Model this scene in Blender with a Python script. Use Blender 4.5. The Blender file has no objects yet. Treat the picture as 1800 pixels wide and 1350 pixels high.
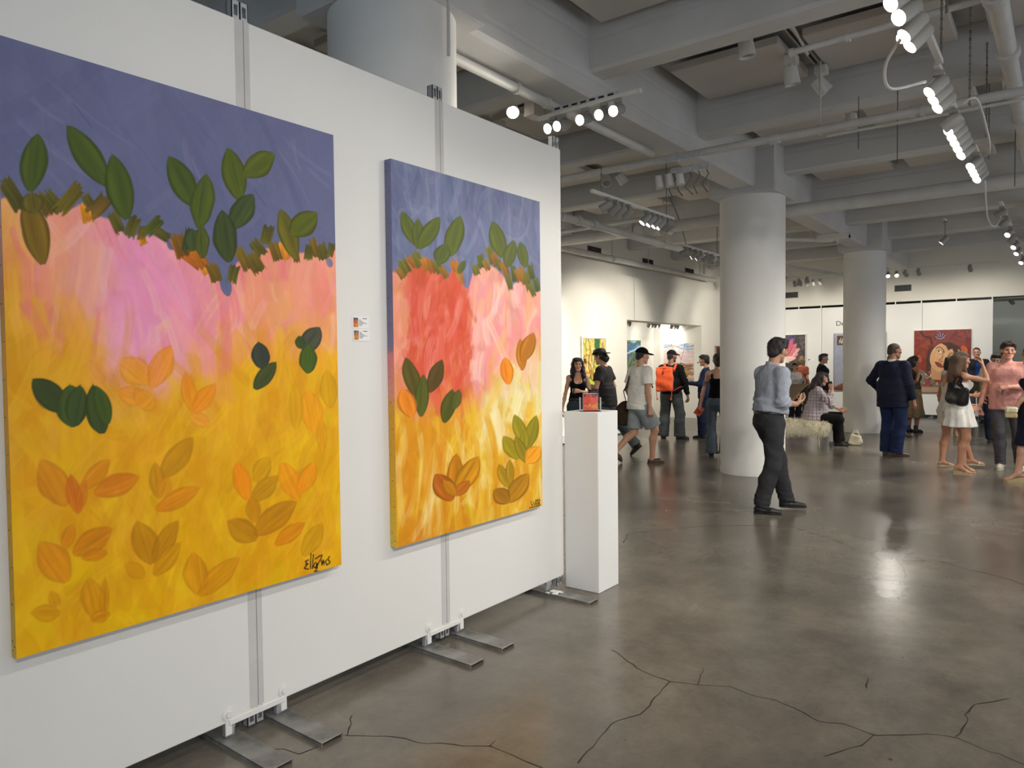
import bpy, bmesh, math, random
import numpy as np
from mathutils import Vector, Matrix
random.seed(7)
RNG = np.random.default_rng(7)
PI = math.pi
SC = bpy.context.scene
COL = SC.collection

# ------------------------------------------------------------------ helpers
def s2l(c):
    """0-255 sRGB triple -> linear RGBA"""
    out = []
    for v in c[:3]:
        v = v / 255.0
        out.append(v / 12.92 if v <= 0.04045 else ((v + 0.055) / 1.055) ** 2.4)
    return (out[0], out[1], out[2], 1.0)

def s2l_np(a):
    a = np.clip(a, 0, 255) / 255.0
    return np.where(a <= 0.04045, a / 12.92, ((a + 0.055) / 1.055) ** 2.4)

def link(o, parent=None):
    COL.objects.link(o)
    if parent is not None:
        o.parent = parent
    return o

def tag(o, label=None, cat=None, group=None, kind=None):
    if label: o['label'] = label
    if cat: o['category'] = cat
    if group: o['group'] = group
    if kind: o['kind'] = kind
    return o

def thing(name, loc, label, cat, rz=0.0, group=None):
    o = bpy.data.objects.new(name, None)
    o.empty_display_size = 0.1
    o.location = loc
    o.rotation_euler = (0, 0, rz)
    link(o)
    return tag(o, label, cat, group)

class MB:
    """collects simple solids into one mesh"""
    def __init__(self):
        self.bm = bmesh.new()
    def box(self, lo, hi, bevel=0.0, rot=None, pivot=None, seg=1):
        lo = Vector(lo); hi = Vector(hi)
        c = (lo + hi) / 2; d = hi - lo
        r = bmesh.ops.create_cube(self.bm, size=1.0)
        vs = r['verts']
        for v in vs:
            v.co = Vector((v.co.x * d.x, v.co.y * d.y, v.co.z * d.z)) + c
        if bevel > 0:
            es = list({e for v in vs for e in v.link_edges})
            rb = bmesh.ops.bevel(self.bm, geom=es, offset=bevel, segments=seg, affect='EDGES', profile=0.5)
            vs = list({v for f in rb['faces'] for v in f.verts} | {v for v in vs if v.is_valid})
        if rot is not None:
            pv = Vector(pivot) if pivot is not None else c
            for v in vs:
                v.co = rot @ (v.co - pv) + pv
        return vs
    def tube(self, pts, r, seg=10, caps=True, r2=None):
        pts = [Vector(p) for p in pts]
        rings = []
        n = len(pts)
        up = None
        for i, p in enumerate(pts):
            if i == 0: t = pts[1] - p
            elif i == n - 1: t = p - pts[i - 1]
            else: t = (pts[i + 1] - p).normalized() + (p - pts[i - 1]).normalized()
            t.normalize()
            if up is None:
                up = Vector((0, 0, 1)) if abs(t.z) < 0.9 else Vector((1, 0, 0))
            a = t.cross(up)
            if a.length < 1e-6: a = t.cross(Vector((0, 1, 0)))
            a.normalize(); b = a.cross(t); b.normalize(); up = b
            rr = r if r2 is None else r + (r2 - r) * i / (n - 1)
            rings.append([self.bm.verts.new(p + a * (rr * math.cos(2 * PI * k / seg)) + b * (rr * math.sin(2 * PI * k / seg))) for k in range(seg)])
        for i in range(n - 1):
            for k in range(seg):
                k2 = (k + 1) % seg
                self.bm.faces.new((rings[i][k], rings[i][k2], rings[i + 1][k2], rings[i + 1][k]))
        if caps:
            self.bm.faces.new(list(reversed(rings[0])))
            self.bm.faces.new(rings[-1])
        return self
    def lathe(self, prof, origin=(0, 0, 0), axis=(0, 0, 1), seg=24, close=False):
        """prof: list of (radius, height) along axis"""
        ax = Vector(axis).normalized()
        a = ax.orthogonal().normalized(); b = ax.cross(a)
        o = Vector(origin)
        rings = []
        for (r, h) in prof:
            if r < 1e-6:
                rings.append([self.bm.verts.new(o + ax * h)])
            else:
                rings.append([self.bm.verts.new(o + ax * h + a * (r * math.cos(2 * PI * k / seg)) + b * (r * math.sin(2 * PI * k / seg))) for k in range(seg)])
        for i in range(len(rings) - 1):
            A, B = rings[i], rings[i + 1]
            for k in range(seg):
                k2 = (k + 1) % seg
                if len(A) == 1 and len(B) == 1: continue
                if len(A) == 1: self.bm.faces.new((A[0], B[k2], B[k]))
                elif len(B) == 1: self.bm.faces.new((A[k], A[k2], B[0]))
                else: self.bm.faces.new((A[k], A[k2], B[k2], B[k]))
        return self
    def prism(self, poly, ext):
        """poly: list of 3D points (planar), ext: extrusion vector"""
        e = Vector(ext)
        A = [self.bm.verts.new(Vector(p)) for p in poly]
        B = [self.bm.verts.new(Vector(p) + e) for p in poly]
        n = len(A)
        self.bm.faces.new(A); self.bm.faces.new(list(reversed(B)))
        for i in range(n):
            j = (i + 1) % n
            self.bm.faces.new((A[j], A[i], B[i], B[j]))
        return self
    def build(self, name, mat, parent=None, smooth=False, loc=None, flip=True):
        bmesh.ops.recalc_face_normals(self.bm, faces=self.bm.faces[:])
        me = bpy.data.meshes.new(name)
        self.bm.to_mesh(me); self.bm.free()
        if mat is not None:
            for m in (mat if isinstance(mat, (list, tuple)) else [mat]):
                me.materials.append(m)
        if smooth:
            me.polygons.foreach_set('use_smooth', [True] * len(me.polygons))
            try: me.set_sharp_from_angle(angle=math.radians(smooth if smooth is not True else 40))
            except Exception: pass
        o = bpy.data.objects.new(name, me)
        link(o, parent)
        if loc is not None: o.location = loc
        return o

def mesh_np(name, verts, faces, mat, parent=None, smooth=True, colors=None, nf=4):
    """verts (n,3), faces (m,nf) int array"""
    me = bpy.data.meshes.new(name)
    n, m = len(verts), len(faces)
    me.vertices.add(n); me.vertices.foreach_set('co', np.ascontiguousarray(verts, np.float32).ravel())
    me.loops.add(m * nf); me.loops.foreach_set('vertex_index', np.ascontiguousarray(faces, np.int32).ravel())
    me.polygons.add(m)
    me.polygons.foreach_set('loop_start', np.arange(0, m * nf, nf, dtype=np.int32))
    try: me.polygons.foreach_set('loop_total', np.full(m, nf, np.int32))
    except Exception: pass
    me.update(calc_edges=True)
    me.polygons.foreach_set('use_smooth', np.full(m, smooth, bool))
    if colors is not None:
        at = me.color_attributes.new('Col', 'FLOAT_COLOR', 'POINT')
        c = np.ones((n, 4), np.float32); c[:, :3] = colors
        at.data.foreach_set('color', c.ravel())
    if mat is not None:
        for mm in (mat if isinstance(mat, (list, tuple)) else [mat]): me.materials.append(mm)
    me.validate()
    o = bpy.data.objects.new(name, me)
    link(o, parent)
    return o

# ------------------------------------------------------------------ materials
def new_mat(name):
    m = bpy.data.materials.new(name); m.use_nodes = True
    nt = m.node_tree
    return m, nt, nt.nodes['Principled BSDF']

def setv(b, rough=0.5, metal=0.0, spec=0.5, **kw):
    b.inputs['Roughness'].default_value = rough
    b.inputs['Metallic'].default_value = metal
    if 'Specular IOR Level' in b.inputs: b.inputs['Specular IOR Level'].default_value = spec
    for k, v in kw.items():
        b.inputs[k.replace('_', ' ')].default_value = v

def noise(nt, scale, detail=4.0, rough=0.55, vec=None, dist=0.0):
    n = nt.nodes.new('ShaderNodeTexNoise')
    n.inputs['Scale'].default_value = scale; n.inputs['Detail'].default_value = detail
    n.inputs['Roughness'].default_value = rough; n.inputs['Distortion'].default_value = dist
    if vec is not None: nt.links.new(vec, n.inputs['Vector'])
    return n

def coords(nt, kind='Object', scale=None, rot=None):
    t = nt.nodes.new('ShaderNodeTexCoord')
    o = t.outputs[kind]
    if scale is not None or rot is not None:
        mp = nt.nodes.new('ShaderNodeMapping')
        if scale is not None: mp.inputs['Scale'].default_value = scale
        if rot is not None: mp.inputs['Rotation'].default_value = rot
        nt.links.new(o, mp.inputs['Vector']); o = mp.outputs['Vector']
    return o

def ramp(nt, fac, stops):
    r = nt.nodes.new('ShaderNodeValToRGB')
    e = r.color_ramp.elements
    while len(e) < len(stops): e.new(0.5)
    for el, (p, c) in zip(e, stops):
        el.position = p; el.color = c if len(c) == 4 else s2l(c)
    nt.links.new(fac, r.inputs['Fac'])
    return r

def bump(nt, b, height, strength=0.2, dist=0.01, prev=None):
    n = nt.nodes.new('ShaderNodeBump')
    n.inputs['Strength'].default_value = strength; n.inputs['Distance'].default_value = dist
    nt.links.new(height, n.inputs['Height'])
    if prev is not None: nt.links.new(prev, n.inputs['Normal'])
    nt.links.new(n.outputs['Normal'], b.inputs['Normal'])
    return n.outputs['Normal']

def mixc(nt, fac, a, b, mode='MIX'):
    m = nt.nodes.new('ShaderNodeMix'); m.data_type = 'RGBA'; m.blend_type = mode
    for sock, v in ((m.inputs[0], fac), (m.inputs[6], a), (m.inputs[7], b)):
        if hasattr(v, 'links'): nt.links.new(v, sock)
        else: sock.default_value = v
    return m.outputs[2]

MATS = {}
def flat_mat(key, rgb, rough=0.6, metal=0.0, spec=0.5, nscale=12.0, nvar=0.06, bscale=60.0, bstr=0.08, stretch=None, coat=0.0):
    """plain material with slight procedural mottling and bump"""
    if key in MATS: return MATS[key]
    m, nt, b = new_mat(key)
    setv(b, rough, metal, spec)
    if coat: b.inputs['Coat Weight'].default_value = coat
    vec = coords(nt, 'Object', scale=stretch)
    n = noise(nt, nscale, 5, 0.6, vec)
    c = s2l(rgb)
    lo = tuple(max(0, v * (1 - nvar * 2)) for v in c[:3]) + (1,)
    hi = tuple(min(1, v * (1 + nvar * 2)) for v in c[:3]) + (1,)
    r = ramp(nt, n.outputs['Fac'], [(0.3, lo), (0.7, hi)])
    nt.links.new(r.outputs['Color'], b.inputs['Base Color'])
    if bstr > 0:
        n2 = noise(nt, bscale, 3, 0.6, vec)
        bump(nt, b, n2.outputs['Fac'], bstr, 0.01)
    MATS[key] = m
    return m

def attr_mat(key, rough=0.5, spec=0.4, bscale=140.0, bstr=0.1, stretch=None, sss=0.0, coat=0.0):
    if key in MATS: return MATS[key]
    m, nt, b = new_mat(key)
    setv(b, rough, 0, spec)
    a = nt.nodes.new('ShaderNodeAttribute'); a.attribute_name = 'Col'
    vec = coords(nt, 'Object', scale=stretch)
    n = noise(nt, bscale, 4, 0.6, vec)
    r = ramp(nt, n.outputs['Fac'], [(0.25, (0.93, 0.93, 0.93, 1)), (0.75, (1.0, 1.0, 1.0, 1))])
    nt.links.new(mixc(nt, 1.0, a.outputs['Color'], r.outputs['Color'], 'MULTIPLY'), b.inputs['Base Color'])
    if sss: b.inputs['Subsurface Weight'].default_value = sss; b.inputs['Subsurface Radius'].default_value = (0.01, 0.004, 0.002)
    if coat: b.inputs['Coat Weight'].default_value = coat; b.inputs['Coat Roughness'].default_value = 0.25
    if bstr: bump(nt, b, n.outputs['Fac'], bstr, 0.004)
    MATS[key] = m
    return m

def emit_mat(key, rgb, strength):
    if key in MATS: return MATS[key]
    m, nt, b = new_mat(key)
    setv(b, 0.4)
    b.inputs['Base Color'].default_value = s2l(rgb)
    b.inputs['Emission Color'].default_value = s2l(rgb)
    b.inputs['Emission Strength'].default_value = strength
    MATS[key] = m
    return m

def glass_mat(key, rgb=(240, 245, 245), rough=0.02, ior=1.45):
    if key in MATS: return MATS[key]
    m, nt, b = new_mat(key)
    setv(b, rough, 0, 0.5)
    b.inputs['Base Color'].default_value = s2l(rgb)
    b.inputs['Transmission Weight'].default_value = 1.0
    b.inputs['IOR'].default_value = ior
    MATS[key] = m
    return m

# ------------------------------------------------------------------ camera
F_PX, YAW, PITCH, ROLL, EYE = 1262.6, 37.551, 1.889, 0.625, 1.48
def make_camera():
    y, p, r = (math.radians(v) for v in (YAW, PITCH, ROLL))
    fw = Vector((-math.sin(y) * math.cos(p), math.cos(y) * math.cos(p), -math.sin(p)))
    r0 = Vector((math.cos(y), math.sin(y), 0)); u0 = r0.cross(fw)
    rt = r0 * math.cos(r) - u0 * math.sin(r); up = r0 * math.sin(r) + u0 * math.cos(r)
    cd = bpy.data.cameras.new('camera'); cd.sensor_fit = 'HORIZONTAL'
    cd.sensor_width = 36.0; cd.lens = F_PX / 1800.0 * 36.0
    cd.clip_start = 0.05; cd.clip_end = 100
    o = bpy.data.objects.new('camera', cd); COL.objects.link(o)
    M = Matrix((rt, up, -fw)).transposed().to_4x4()
    M.translation = Vector((0, 0, EYE))
    o.matrix_world = M
    SC.camera = o
make_camera()
SC.view_settings.view_transform = 'Standard'
SC.view_settings.look = 'None'
SC.view_settings.gamma = 1.0
SC.view_settings.use_curve_mapping = False

# ------------------------------------------------------------------ setting materials
def wall_paint(key, rgb, rough=0.75, var=0.02, bs=220.0, bstr=0.06):
    m, nt, b = new_mat(key); setv(b, rough, 0, 0.3)
    vec = coords(nt, 'Object')
    n = noise(nt, 1.3, 4, 0.6, vec)
    c = s2l(rgb)
    r = ramp(nt, n.outputs['Fac'], [(0.3, tuple(v * (1 - var * 2) for v in c[:3]) + (1,)), (0.7, tuple(min(1, v * (1 + var)) for v in c[:3]) + (1,))])
    nt.links.new(r.outputs['Color'], b.inputs['Base Color'])
    n2 = noise(nt, bs, 3, 0.6, vec); bump(nt, b, n2.outputs['Fac'], bstr, 0.004)
    return m
M_WALL = wall_paint('white_wall_paint', (226, 222, 210))
M_PANEL = wall_paint('panel_white_paint', (226, 225, 221), rough=0.6, var=0.012)
M_PLINTH = wall_paint('plinth_paint', (222, 222, 220), rough=0.5, var=0.02)
M_GREYWALL = wall_paint('grey_wall_paint', (118, 124, 120))
M_COLUMN = wall_paint('column_plaster', (230, 228, 222), rough=0.6, var=0.03, bs=40, bstr=0.1)
M_ACOUSTIC = wall_paint('acoustic_board', (198, 193, 186), rough=0.9, var=0.02, bs=400, bstr=0.1)

def concrete_paint():
    m, nt, b = new_mat('painted_concrete'); setv(b, 0.7, 0, 0.3)
    vec = coords(nt, 'Object')
    n = noise(nt, 0.8, 5, 0.65, vec)
    r = ramp(nt, n.outputs['Fac'], [(0.25, (190, 189, 186)), (0.55, (204, 203, 200)), (0.8, (211, 210, 206))])
    nt.links.new(r.outputs['Color'], b.inputs['Base Color'])
    # board marks: long faint ridges
    w = nt.nodes.new('ShaderNodeTexWave'); w.wave_type = 'BANDS'; w.bands_direction = 'Z'
    w.inputs['Scale'].default_value = 1.1; w.inputs['Distortion'].default_value = 1.2; w.inputs['Detail'].default_value = 3; w.inputs['Detail Scale'].default_value = 0.6
    nt.links.new(vec, w.inputs['Vector'])
    rr = ramp(nt, w.outputs['Fac'], [(0.0, (0, 0, 0, 1)), (0.06, (1, 1, 1, 1))])
    p = bump(nt, b, rr.outputs['Color'], 0.25, 0.01)
    n2 = noise(nt, 24, 5, 0.7, vec)
    bump(nt, b, n2.outputs['Fac'], 0.12, 0.01, p)
    return m
M_CONC = concrete_paint()

def floor_mat():
    m, nt, b = new_mat('polished_concrete')
    vec = coords(nt, 'Object')
    v2 = coords(nt, 'Object', scale=(1.0, 0.55, 1.0))
    n1 = noise(nt, 0.9, 7, 0.66, vec, 0.2)
    n2 = noise(nt, 4.5, 9, 0.7, v2, 0.0)
    n3 = noise(nt, 34, 6, 0.75, vec)
    r1 = ramp(nt, n1.outputs['Fac'], [(0.28, (80, 75, 68)), (0.5, (105, 99, 90)), (0.72, (128, 121, 109))])
    r2 = ramp(nt, n2.outputs['Fac'], [(0.3, (0.78, 0.78, 0.78, 1)), (0.5, (0.97, 0.97, 0.965, 1)), (0.7, (1.08, 1.08, 1.07, 1))])
    c = mixc(nt, 1.0, r1.outputs['Color'], r2.outputs['Color'], 'MULTIPLY')
    r3 = ramp(nt, n3.outputs['Fac'], [(0.3, (0.86, 0.86, 0.86, 1)), (0.5, (0.98, 0.98, 0.98, 1)), (0.75, (1.03, 1.03, 1.03, 1))])
    c = mixc(nt, 1.0, c, r3.outputs['Color'], 'MULTIPLY')
    # sparse dark specks and scuffs
    vo = nt.nodes.new('ShaderNodeTexVoronoi'); vo.inputs['Scale'].default_value = 3.2
    nt.links.new(vec, vo.inputs['Vector'])
    rs = ramp(nt, vo.outputs['Distance'], [(0.0, (0.35, 0.33, 0.31, 1)), (0.022, (0.5, 0.5, 0.5, 1)), (0.03, (1, 1, 1, 1))])
    c = mixc(nt, 1.0, c, rs.outputs['Color'], 'MULTIPLY')
    nt.links.new(c, b.inputs['Base Color'])
    rr = ramp(nt, n1.outputs['Fac'], [(0.3, (0.21, 0.21, 0.21, 1)), (0.7, (0.28, 0.28, 0.28, 1))])
    nt.links.new(rr.outputs['Color'], b.inputs['Roughness'])
    b.inputs['Specular IOR Level'].default_value = 0.62
    return m
M_FLOOR = floor_mat()
M_CRACK = flat_mat('crack_dirt', (38, 33, 29), 0.8)
M_DARK = flat_mat('base_shade_black', (40, 40, 40), 0.8)
M_STEEL = flat_mat('mill_steel', (128, 127, 124), 0.42, 0.45, 0.5, nscale=9, nvar=0.22, bscale=40, bstr=0.05)
M_ALU = flat_mat('bracket_aluminium', (205, 208, 212), 0.35, 0.6, 0.5, nscale=20, nvar=0.08)
M_WHITEMETAL = flat_mat('white_enamel', (214, 212, 206), 0.4, 0.0, 0.5, nvar=0.03)
M_PIPE = flat_mat('white_pipe_paint', (204, 202, 196), 0.45, 0.0, 0.5, nscale=5, nvar=0.04)
M_TAPE = flat_mat('seam_tape', (199, 197, 194), 0.55, 0, 0.4, nscale=6, nvar=0.03)
M_CABLE = flat_mat('grey_cable', (96, 93, 88), 0.6)
M_CHAIN = flat_mat('steel_chain', (120, 118, 112), 0.4, 0.6)
M_BLACKSLAT = flat_mat('vent_black', (38, 37, 35), 0.6)

# ------------------------------------------------------------------ shell
XL, XR, YB, YF = -7.07, 4.6, -6.2, 19.6
ZC = 4.2
def struct(name, mb, mat, parent=None, smooth=False):
    o = mb.build(name, mat, parent, smooth)
    o['kind'] = 'structure'
    return o
mb = MB(); mb.box((-9.3, YB - 0.2, -0.15), (XR + 0.2, 24.2, 0.0)); FLOOR = struct('floor', mb, M_FLOOR)
mb = MB(); mb.box((-9.3, YB - 0.2, ZC), (XR + 0.2, YF + 0.2, ZC + 0.15)); CEIL = struct('ceiling', mb, M_CONC)

mb = MB()
mb.box((XL - 0.35, YB, 0), (XL, 13.06, 3.17)); mb.box((XL - 0.35, 13.06, 2.28), (XL, 16.85, 3.17)); mb.box((XL - 0.35, 16.85, 0), (XL, YF, 3.17))
mb.box((XL - 0.35, YB, 3.17), (XL - 0.14, YF, ZC))
struct('wall_left', mb, M_WALL)
# alcove behind the opening in the left wall
mb = MB(); mb.box((-8.4, 12.2, 0), (-8.25, 17.0, 2.55)); struct('wall_alcove_left', mb, M_WALL)
mb = MB(); mb.box((-8.25, 16.85, 0), (XL - 0.35, 17.0, 2.55)); mb.box((-8.25, 16.62, 0), (-8.06, 16.85, 2.55)); struct('wall_alcove_back', mb, M_WALL)
mb = MB(); mb.box((-8.25, 12.2, 0), (XL - 0.35, 12.35, 2.55)); struct('wall_alcove_front', mb, M_WALL)
mb = MB(); mb.box((-8.4, 12.2, 2.55), (XL - 0.35, 17.0, 2.7)); struct('ceiling_alcove', mb, M_WALL)
# far bulkhead wall with the dark grey room behind it
mb = MB(); mb.box((XL - 0.2, YF, 2.80), (XR, YF + 0.2, ZC)); struct('wall_far', mb, M_WALL)
mb = MB(); mb.box((XL - 0.3, 22.4, 0), (XR, 22.6, 3.0)); struct('wall_back_room', mb, M_GREYWALL)
mb = MB(); mb.box((XL - 0.3, YF, 0), (XL, 22.4, 2.9)); mb.box((XR, YF, 0), (XR + 0.2, 22.4, 2.9)); struct('wall_back_room_side', mb, M_GREYWALL)
mb = MB(); mb.box((XL - 0.3, YF + 0.2, 2.86), (XR, 22.6, 3.0)); struct('ceiling_back_room', mb, M_GREYWALL)
mb = MB(); sw_ = [(-3.5, 0.5), (2.0, 6.0), (7.5, 11.5), (13.0, 17.0)]; ye = [YB] + [v for q in sw_ for v in q] + [YF]
for i in range(0, len(ye), 2): mb.box((XR, ye[i], 0), (XR + 0.2, ye[i + 1], ZC))
for a, b_ in sw_: mb.box((XR, a, 0), (XR + 0.2, b_, 0.5)); mb.box((XR, a, 3.0), (XR + 0.2, b_, ZC))
struct('wall_right', mb, M_WALL)
for i, (a, b_) in enumerate(sw_):  # unseen side windows, added to bring in fill from the right
    mb = MB()
    for y0, y1, z0, z1 in ((a, a + .06, .5, 3), (b_ - .06, b_, .5, 3), (a, b_, .5, .56), (a, b_, 2.94, 3), ((a + b_) / 2 - .03, (a + b_) / 2 + .03, .5, 3)): mb.box((XR + .06, y0, z0), (XR + .14, y1, z1))
    struct('window_%d' % (i + 4), mb, M_WHITEMETAL)
# rear wall behind the viewpoint, with three tall windows
wins = [(-6.3, -3.3), (-2.6, 0.4), (1.1, 4.1)]
mb = MB()
xs = [XL - 0.2] + [v for w in wins for v in w] + [XR]
for i in range(0, len(xs), 2): mb.box((xs[i], YB - 0.2, 0), (xs[i + 1], YB, ZC))
for a, b_ in wins: mb.box((a, YB - 0.2, 0), (b_, YB, 0.35)); mb.box((a, YB - 0.2, 2.9), (b_, YB, ZC))
struct('wall_rear', mb, M_WALL)
M_PANE = glass_mat('window_glass', (235, 242, 248))
for i, (a, b_) in enumerate(wins):
    mb = MB()
    for x0, x1, z0, z1 in ((a, a + .06, .35, 2.9), (b_ - .06, b_, .35, 2.9), (a, b_, .35, .41), (a, b_, 2.84, 2.9), ((a + b_) / 2 - .03, (a + b_) / 2 + .03, .35, 2.9)):
        mb.box((x0, YB - 0.14, z0), (x1, YB - 0.06, z1))
    w = struct('window_%d' % (i + 1), mb, M_WHITEMETAL)

# columns
def column(x, y, r, name='column'):
    mb = MB()
    mb.lathe([(0, 0), (r + .004, 0), (r + .004, 0.05), (r, 0.07), (r, 3.50), (0, 3.50)], (x, y, 0), seg=72)
    o = struct(name, mb, M_COLUMN, smooth=35)
    mb = MB(); mb.box((x - r - .02, y - r - .02, 3.50), (x + r + .02, y + r + .02, ZC), 0.015)
    struct('capital', mb, M_CONC, o)
    return o
column(-3.19, 9.24, 0.40); column(-3.12, 15.43, 0.378); column(-3.20, 3.03, 0.378)

# girder and cross beams (the concrete frame under the slab)
mb = MB(); mb.box((-3.345, YB, 3.57), (-3.005, YF, ZC + .02), 0.03); struct('girder', mb, M_CONC, CEIL)
k = -5
while True:
    y0 = 4.96 + 2.1 * k; k += 1
    if y0 > YF - 0.3: break
    mb = MB(); mb.box((XL - 0.14, y0, 3.75), (-3.3, y0 + 0.24, ZC + .02), 0.025); mb.box((-3.05, y0, 3.75), (XR, y0 + 0.24, ZC + .02), 0.025)
    struct('cross_beam', mb, M_CONC, CEIL)
    if k > 0:
        yb = y0 - 0.98 if k > 1 else y0 - 1.2
        for (xa, xb) in ((-2.84, -1.89), (-1.70, -0.72), (-0.5, 0.5), (-4.9, -3.55), (-6.6, -5.2)):
            mb = MB(); mb.box((xa, yb, 4.05), (xb, y0 - 0.1, 4.12), 0.006); struct('acoustic_panel', mb, M_ACOUSTIC, CEIL)
        for (xa, xb) in ((-2.84, -1.89), (-1.70, -0.72), (-0.5, 0.5)):
            mb = MB(); mb.box((xa - .1, yb - 0.86, 4.13), (xb - .1, yb - 0.03, 4.19), 0.006); struct('acoustic_panel', mb, M_ACOUSTIC, CEIL)

# floor cracks: thin dark seams lying in the concrete
CRACKS = [[[-1.81,3.168],[-1.778,3.157],[-1.571,3.028],[-1.411,3.01],[-1.305,3.045],[-1.177,3.124],[-1.073,3.091],[-0.98,3.107],[-0.846,3.068],[-0.771,3.023],[-0.686,3.063],[-0.573,3.043],[-0.46,3.126],[-0.404,3.172],[-0.317,3.211],[-0.21,3.168],[-0.168,3.17],[-0.098,3.138]],[[-1.411,3.01],[-1.4,2.825],[-1.378,2.654],[-1.438,2.551],[-1.427,2.404],[-1.397,2.189]],[[-0.317,3.211],[-0.29,3.372],[-0.308,3.439],[-0.287,3.564],[-0.167,3.716]],[[-2.801,5.096],[-2.916,5.386],[-2.783,5.629],[-2.505,5.998],[-2.179,6.278],[-1.869,6.42],[-1.684,6.296],[-1.447,6.135],[-1.252,5.932],[-1.134,5.896],[-0.918,5.786],[-0.709,5.948],[-0.501,5.805],[-0.29,5.733],[-0.188,5.628]],[[-0.955,5.832],[-0.875,5.607],[-0.817,5.327]],[[-0.573,3.043],[-0.599,2.931],[-0.689,2.767]],[[-1.305,3.045],[-1.331,3.157],[-1.352,3.234]],[[-0.705,3.584],[-0.682,3.458]],[[-2.402,1.563],[-2.357,1.6],[-2.291,1.61],[-2.268,1.628],[-2.264,1.672],[-2.272,1.734],[-2.258,1.781],[-2.246,1.818],[-2.302,1.884],[-2.348,1.93]],[[-2.245,1.813],[-2.143,1.875],[-2.085,1.921],[-1.979,1.942],[-1.82,2.031],[-1.731,2.087],[-1.62,2.087],[-1.521,2.083],[-1.465,2.083]],[[-1.731,2.087],[-1.74,2.137]]]
for pl in CRACKS:
    mb = MB(); pts = []
    for i in range(len(pl) - 1):
        a, b_ = Vector(pl[i]), Vector(pl[i + 1]); n = max(2, int((b_ - a).length / 0.04))
        for j in range(n):
            t = j / n; p = a.lerp(b_, t)
            pts.append(p + Vector((random.uniform(-1, 1), random.uniform(-1, 1))) * 0.006)
    pts.append(Vector(pl[-1]))
    prev = None
    for i, p in enumerate(pts):
        t = (pts[min(i + 1, len(pts) - 1)] - pts[max(i - 1, 0)]); t.normalize(); nrm = Vector((-t.y, t.x))
        w = random.uniform(0.0012, 0.0036)
        cur = (mb.bm.verts.new((p.x + nrm.x * w, p.y + nrm.y * w, 0.0006)), mb.bm.verts.new((p.x - nrm.x * w, p.y - nrm.y * w, 0.0006)))
        if prev: mb.bm.faces.new((prev[0], prev[1], cur[1], cur[0]))
        prev = cur
    struct('floor_crack', mb, M_CRACK, FLOOR)

# ------------------------------------------------------------------ near partition: freestanding panels
PX = -2.57
def wall_panel(y0, y1, label):
    t = thing('partition_panel', (PX - 0.04, (y0 + y1) / 2, 0.078), label, 'partition panel', group='white freestanding display panels')
    h = (y1 - y0) / 2; W = 0.04
    mb = MB(); mb.box((-W + .004, -h + .022, 0), (W, h - .022, 2.744), 0.003); mb.build('board', M_PANEL, t)
    for s in (-1, 1):
        mb = MB(); mb.box((-W + .006, s * h - (.022 if s > 0 else 0), 0), (W - .003, s * h + (.022 if s < 0 else 0), 2.744), 0.002); mb.build('edge_profile', M_PANEL, t)
    return t
def slot_bracket(name, parent, y, z, hgt=0.075, w=0.034, side=1):
    """pair of slotted aluminium tongues standing out of a panel edge"""
    for s in (-1, 1):
        mb = MB(); yc = y + s * (w / 2 + .001)
        x0, x1 = 0.012, 0.03
        for (ya, yb, za, zb) in ((-w / 2, -w / 4, 0, hgt), (w / 4, w / 2, 0, hgt), (-w / 4, w / 4, 0, hgt * .22), (-w / 4, w / 4, hgt * .78, hgt)):
            mb.box((x1 - .004, yc + ya, z + za), (x1, yc + yb, z + zb))
        mb.box((x0 - .02, yc - w / 2, z), (x0 - .016, yc + w / 2, z + hgt))
        mb.box((x0 - .02, yc - w / 2, z), (x1, yc - w / 2 + .003, z + hgt)); mb.box((x0 - .02, yc + w / 2 - .003, z), (x1, yc + w / 2, z + hgt))
        mb.build(name, M_ALU, parent)
panels = []
seams = [-0.63, 0.495, 1.63, 2.75, 3.88]
plabs = ['white display panel at the near left end of the partition, mostly out of view', 'white display panel behind the left half of the large purple and yellow painting',
         'white display panel carrying the two small caption cards between the two paintings', 'white display panel at the end of the partition beside the white pedestal']
for i in range(4): panels.append(wall_panel(seams[i], seams[i + 1], plabs[i]))
for i in (1, 2, 3):
    y = seams[i + 1]; p = panels[i]; yc = y - (seams[i] + seams[i + 1]) / 2
    slot_bracket('top_bracket', p, yc if i < 3 else yc - 0.04, 2.744)
    if i < 3: slot_bracket('bottom_bracket', p, yc, -0.055, hgt=0.055, w=0.036)
    else: slot_bracket('bottom_bracket', p, yc - .04, -0.055, hgt=0.055, w=0.03)
    if i < 3:
        mb = MB(); mb.box((0.0395, yc - .031, 0.02), (0.0412, yc + .031, 2.744)); mb.build('seam_tape', M_TAPE, p)
        mb = MB(); mb.box((0.0412, yc + .004, 0.02), (0.0418, yc + .0075, 2.744)); mb.build('seam_gap', flat_mat('seam_line_grey', (150, 146, 142), 0.8), p)  # thin grey line drawn along the seam tape
        # adjusting strap with two washers at the foot of the seam
        mb = MB(); mb.box((0.040, yc - .125, -.012), (0.046, yc + .125, .012), .002); mb.build('tie_bar', M_PANEL, p)
        for s in (-1, 1):
            mb = MB(); mb.lathe([(0, 0.0), (.026, 0), (.026, .004), (.012, .004), (.012, .010), (0, .010)], (0.040, yc + s * .125, .035), (1, 0, 0), 20); mb.build('washer', M_PANEL, p, 30)
            mb = MB(); mb.box((0.034, yc + s * .125 - .014, -.05), (0.042, yc + s * .125 + .014, .012), .002); mb.build('hanger_plate', M_PANEL, p)

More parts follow.
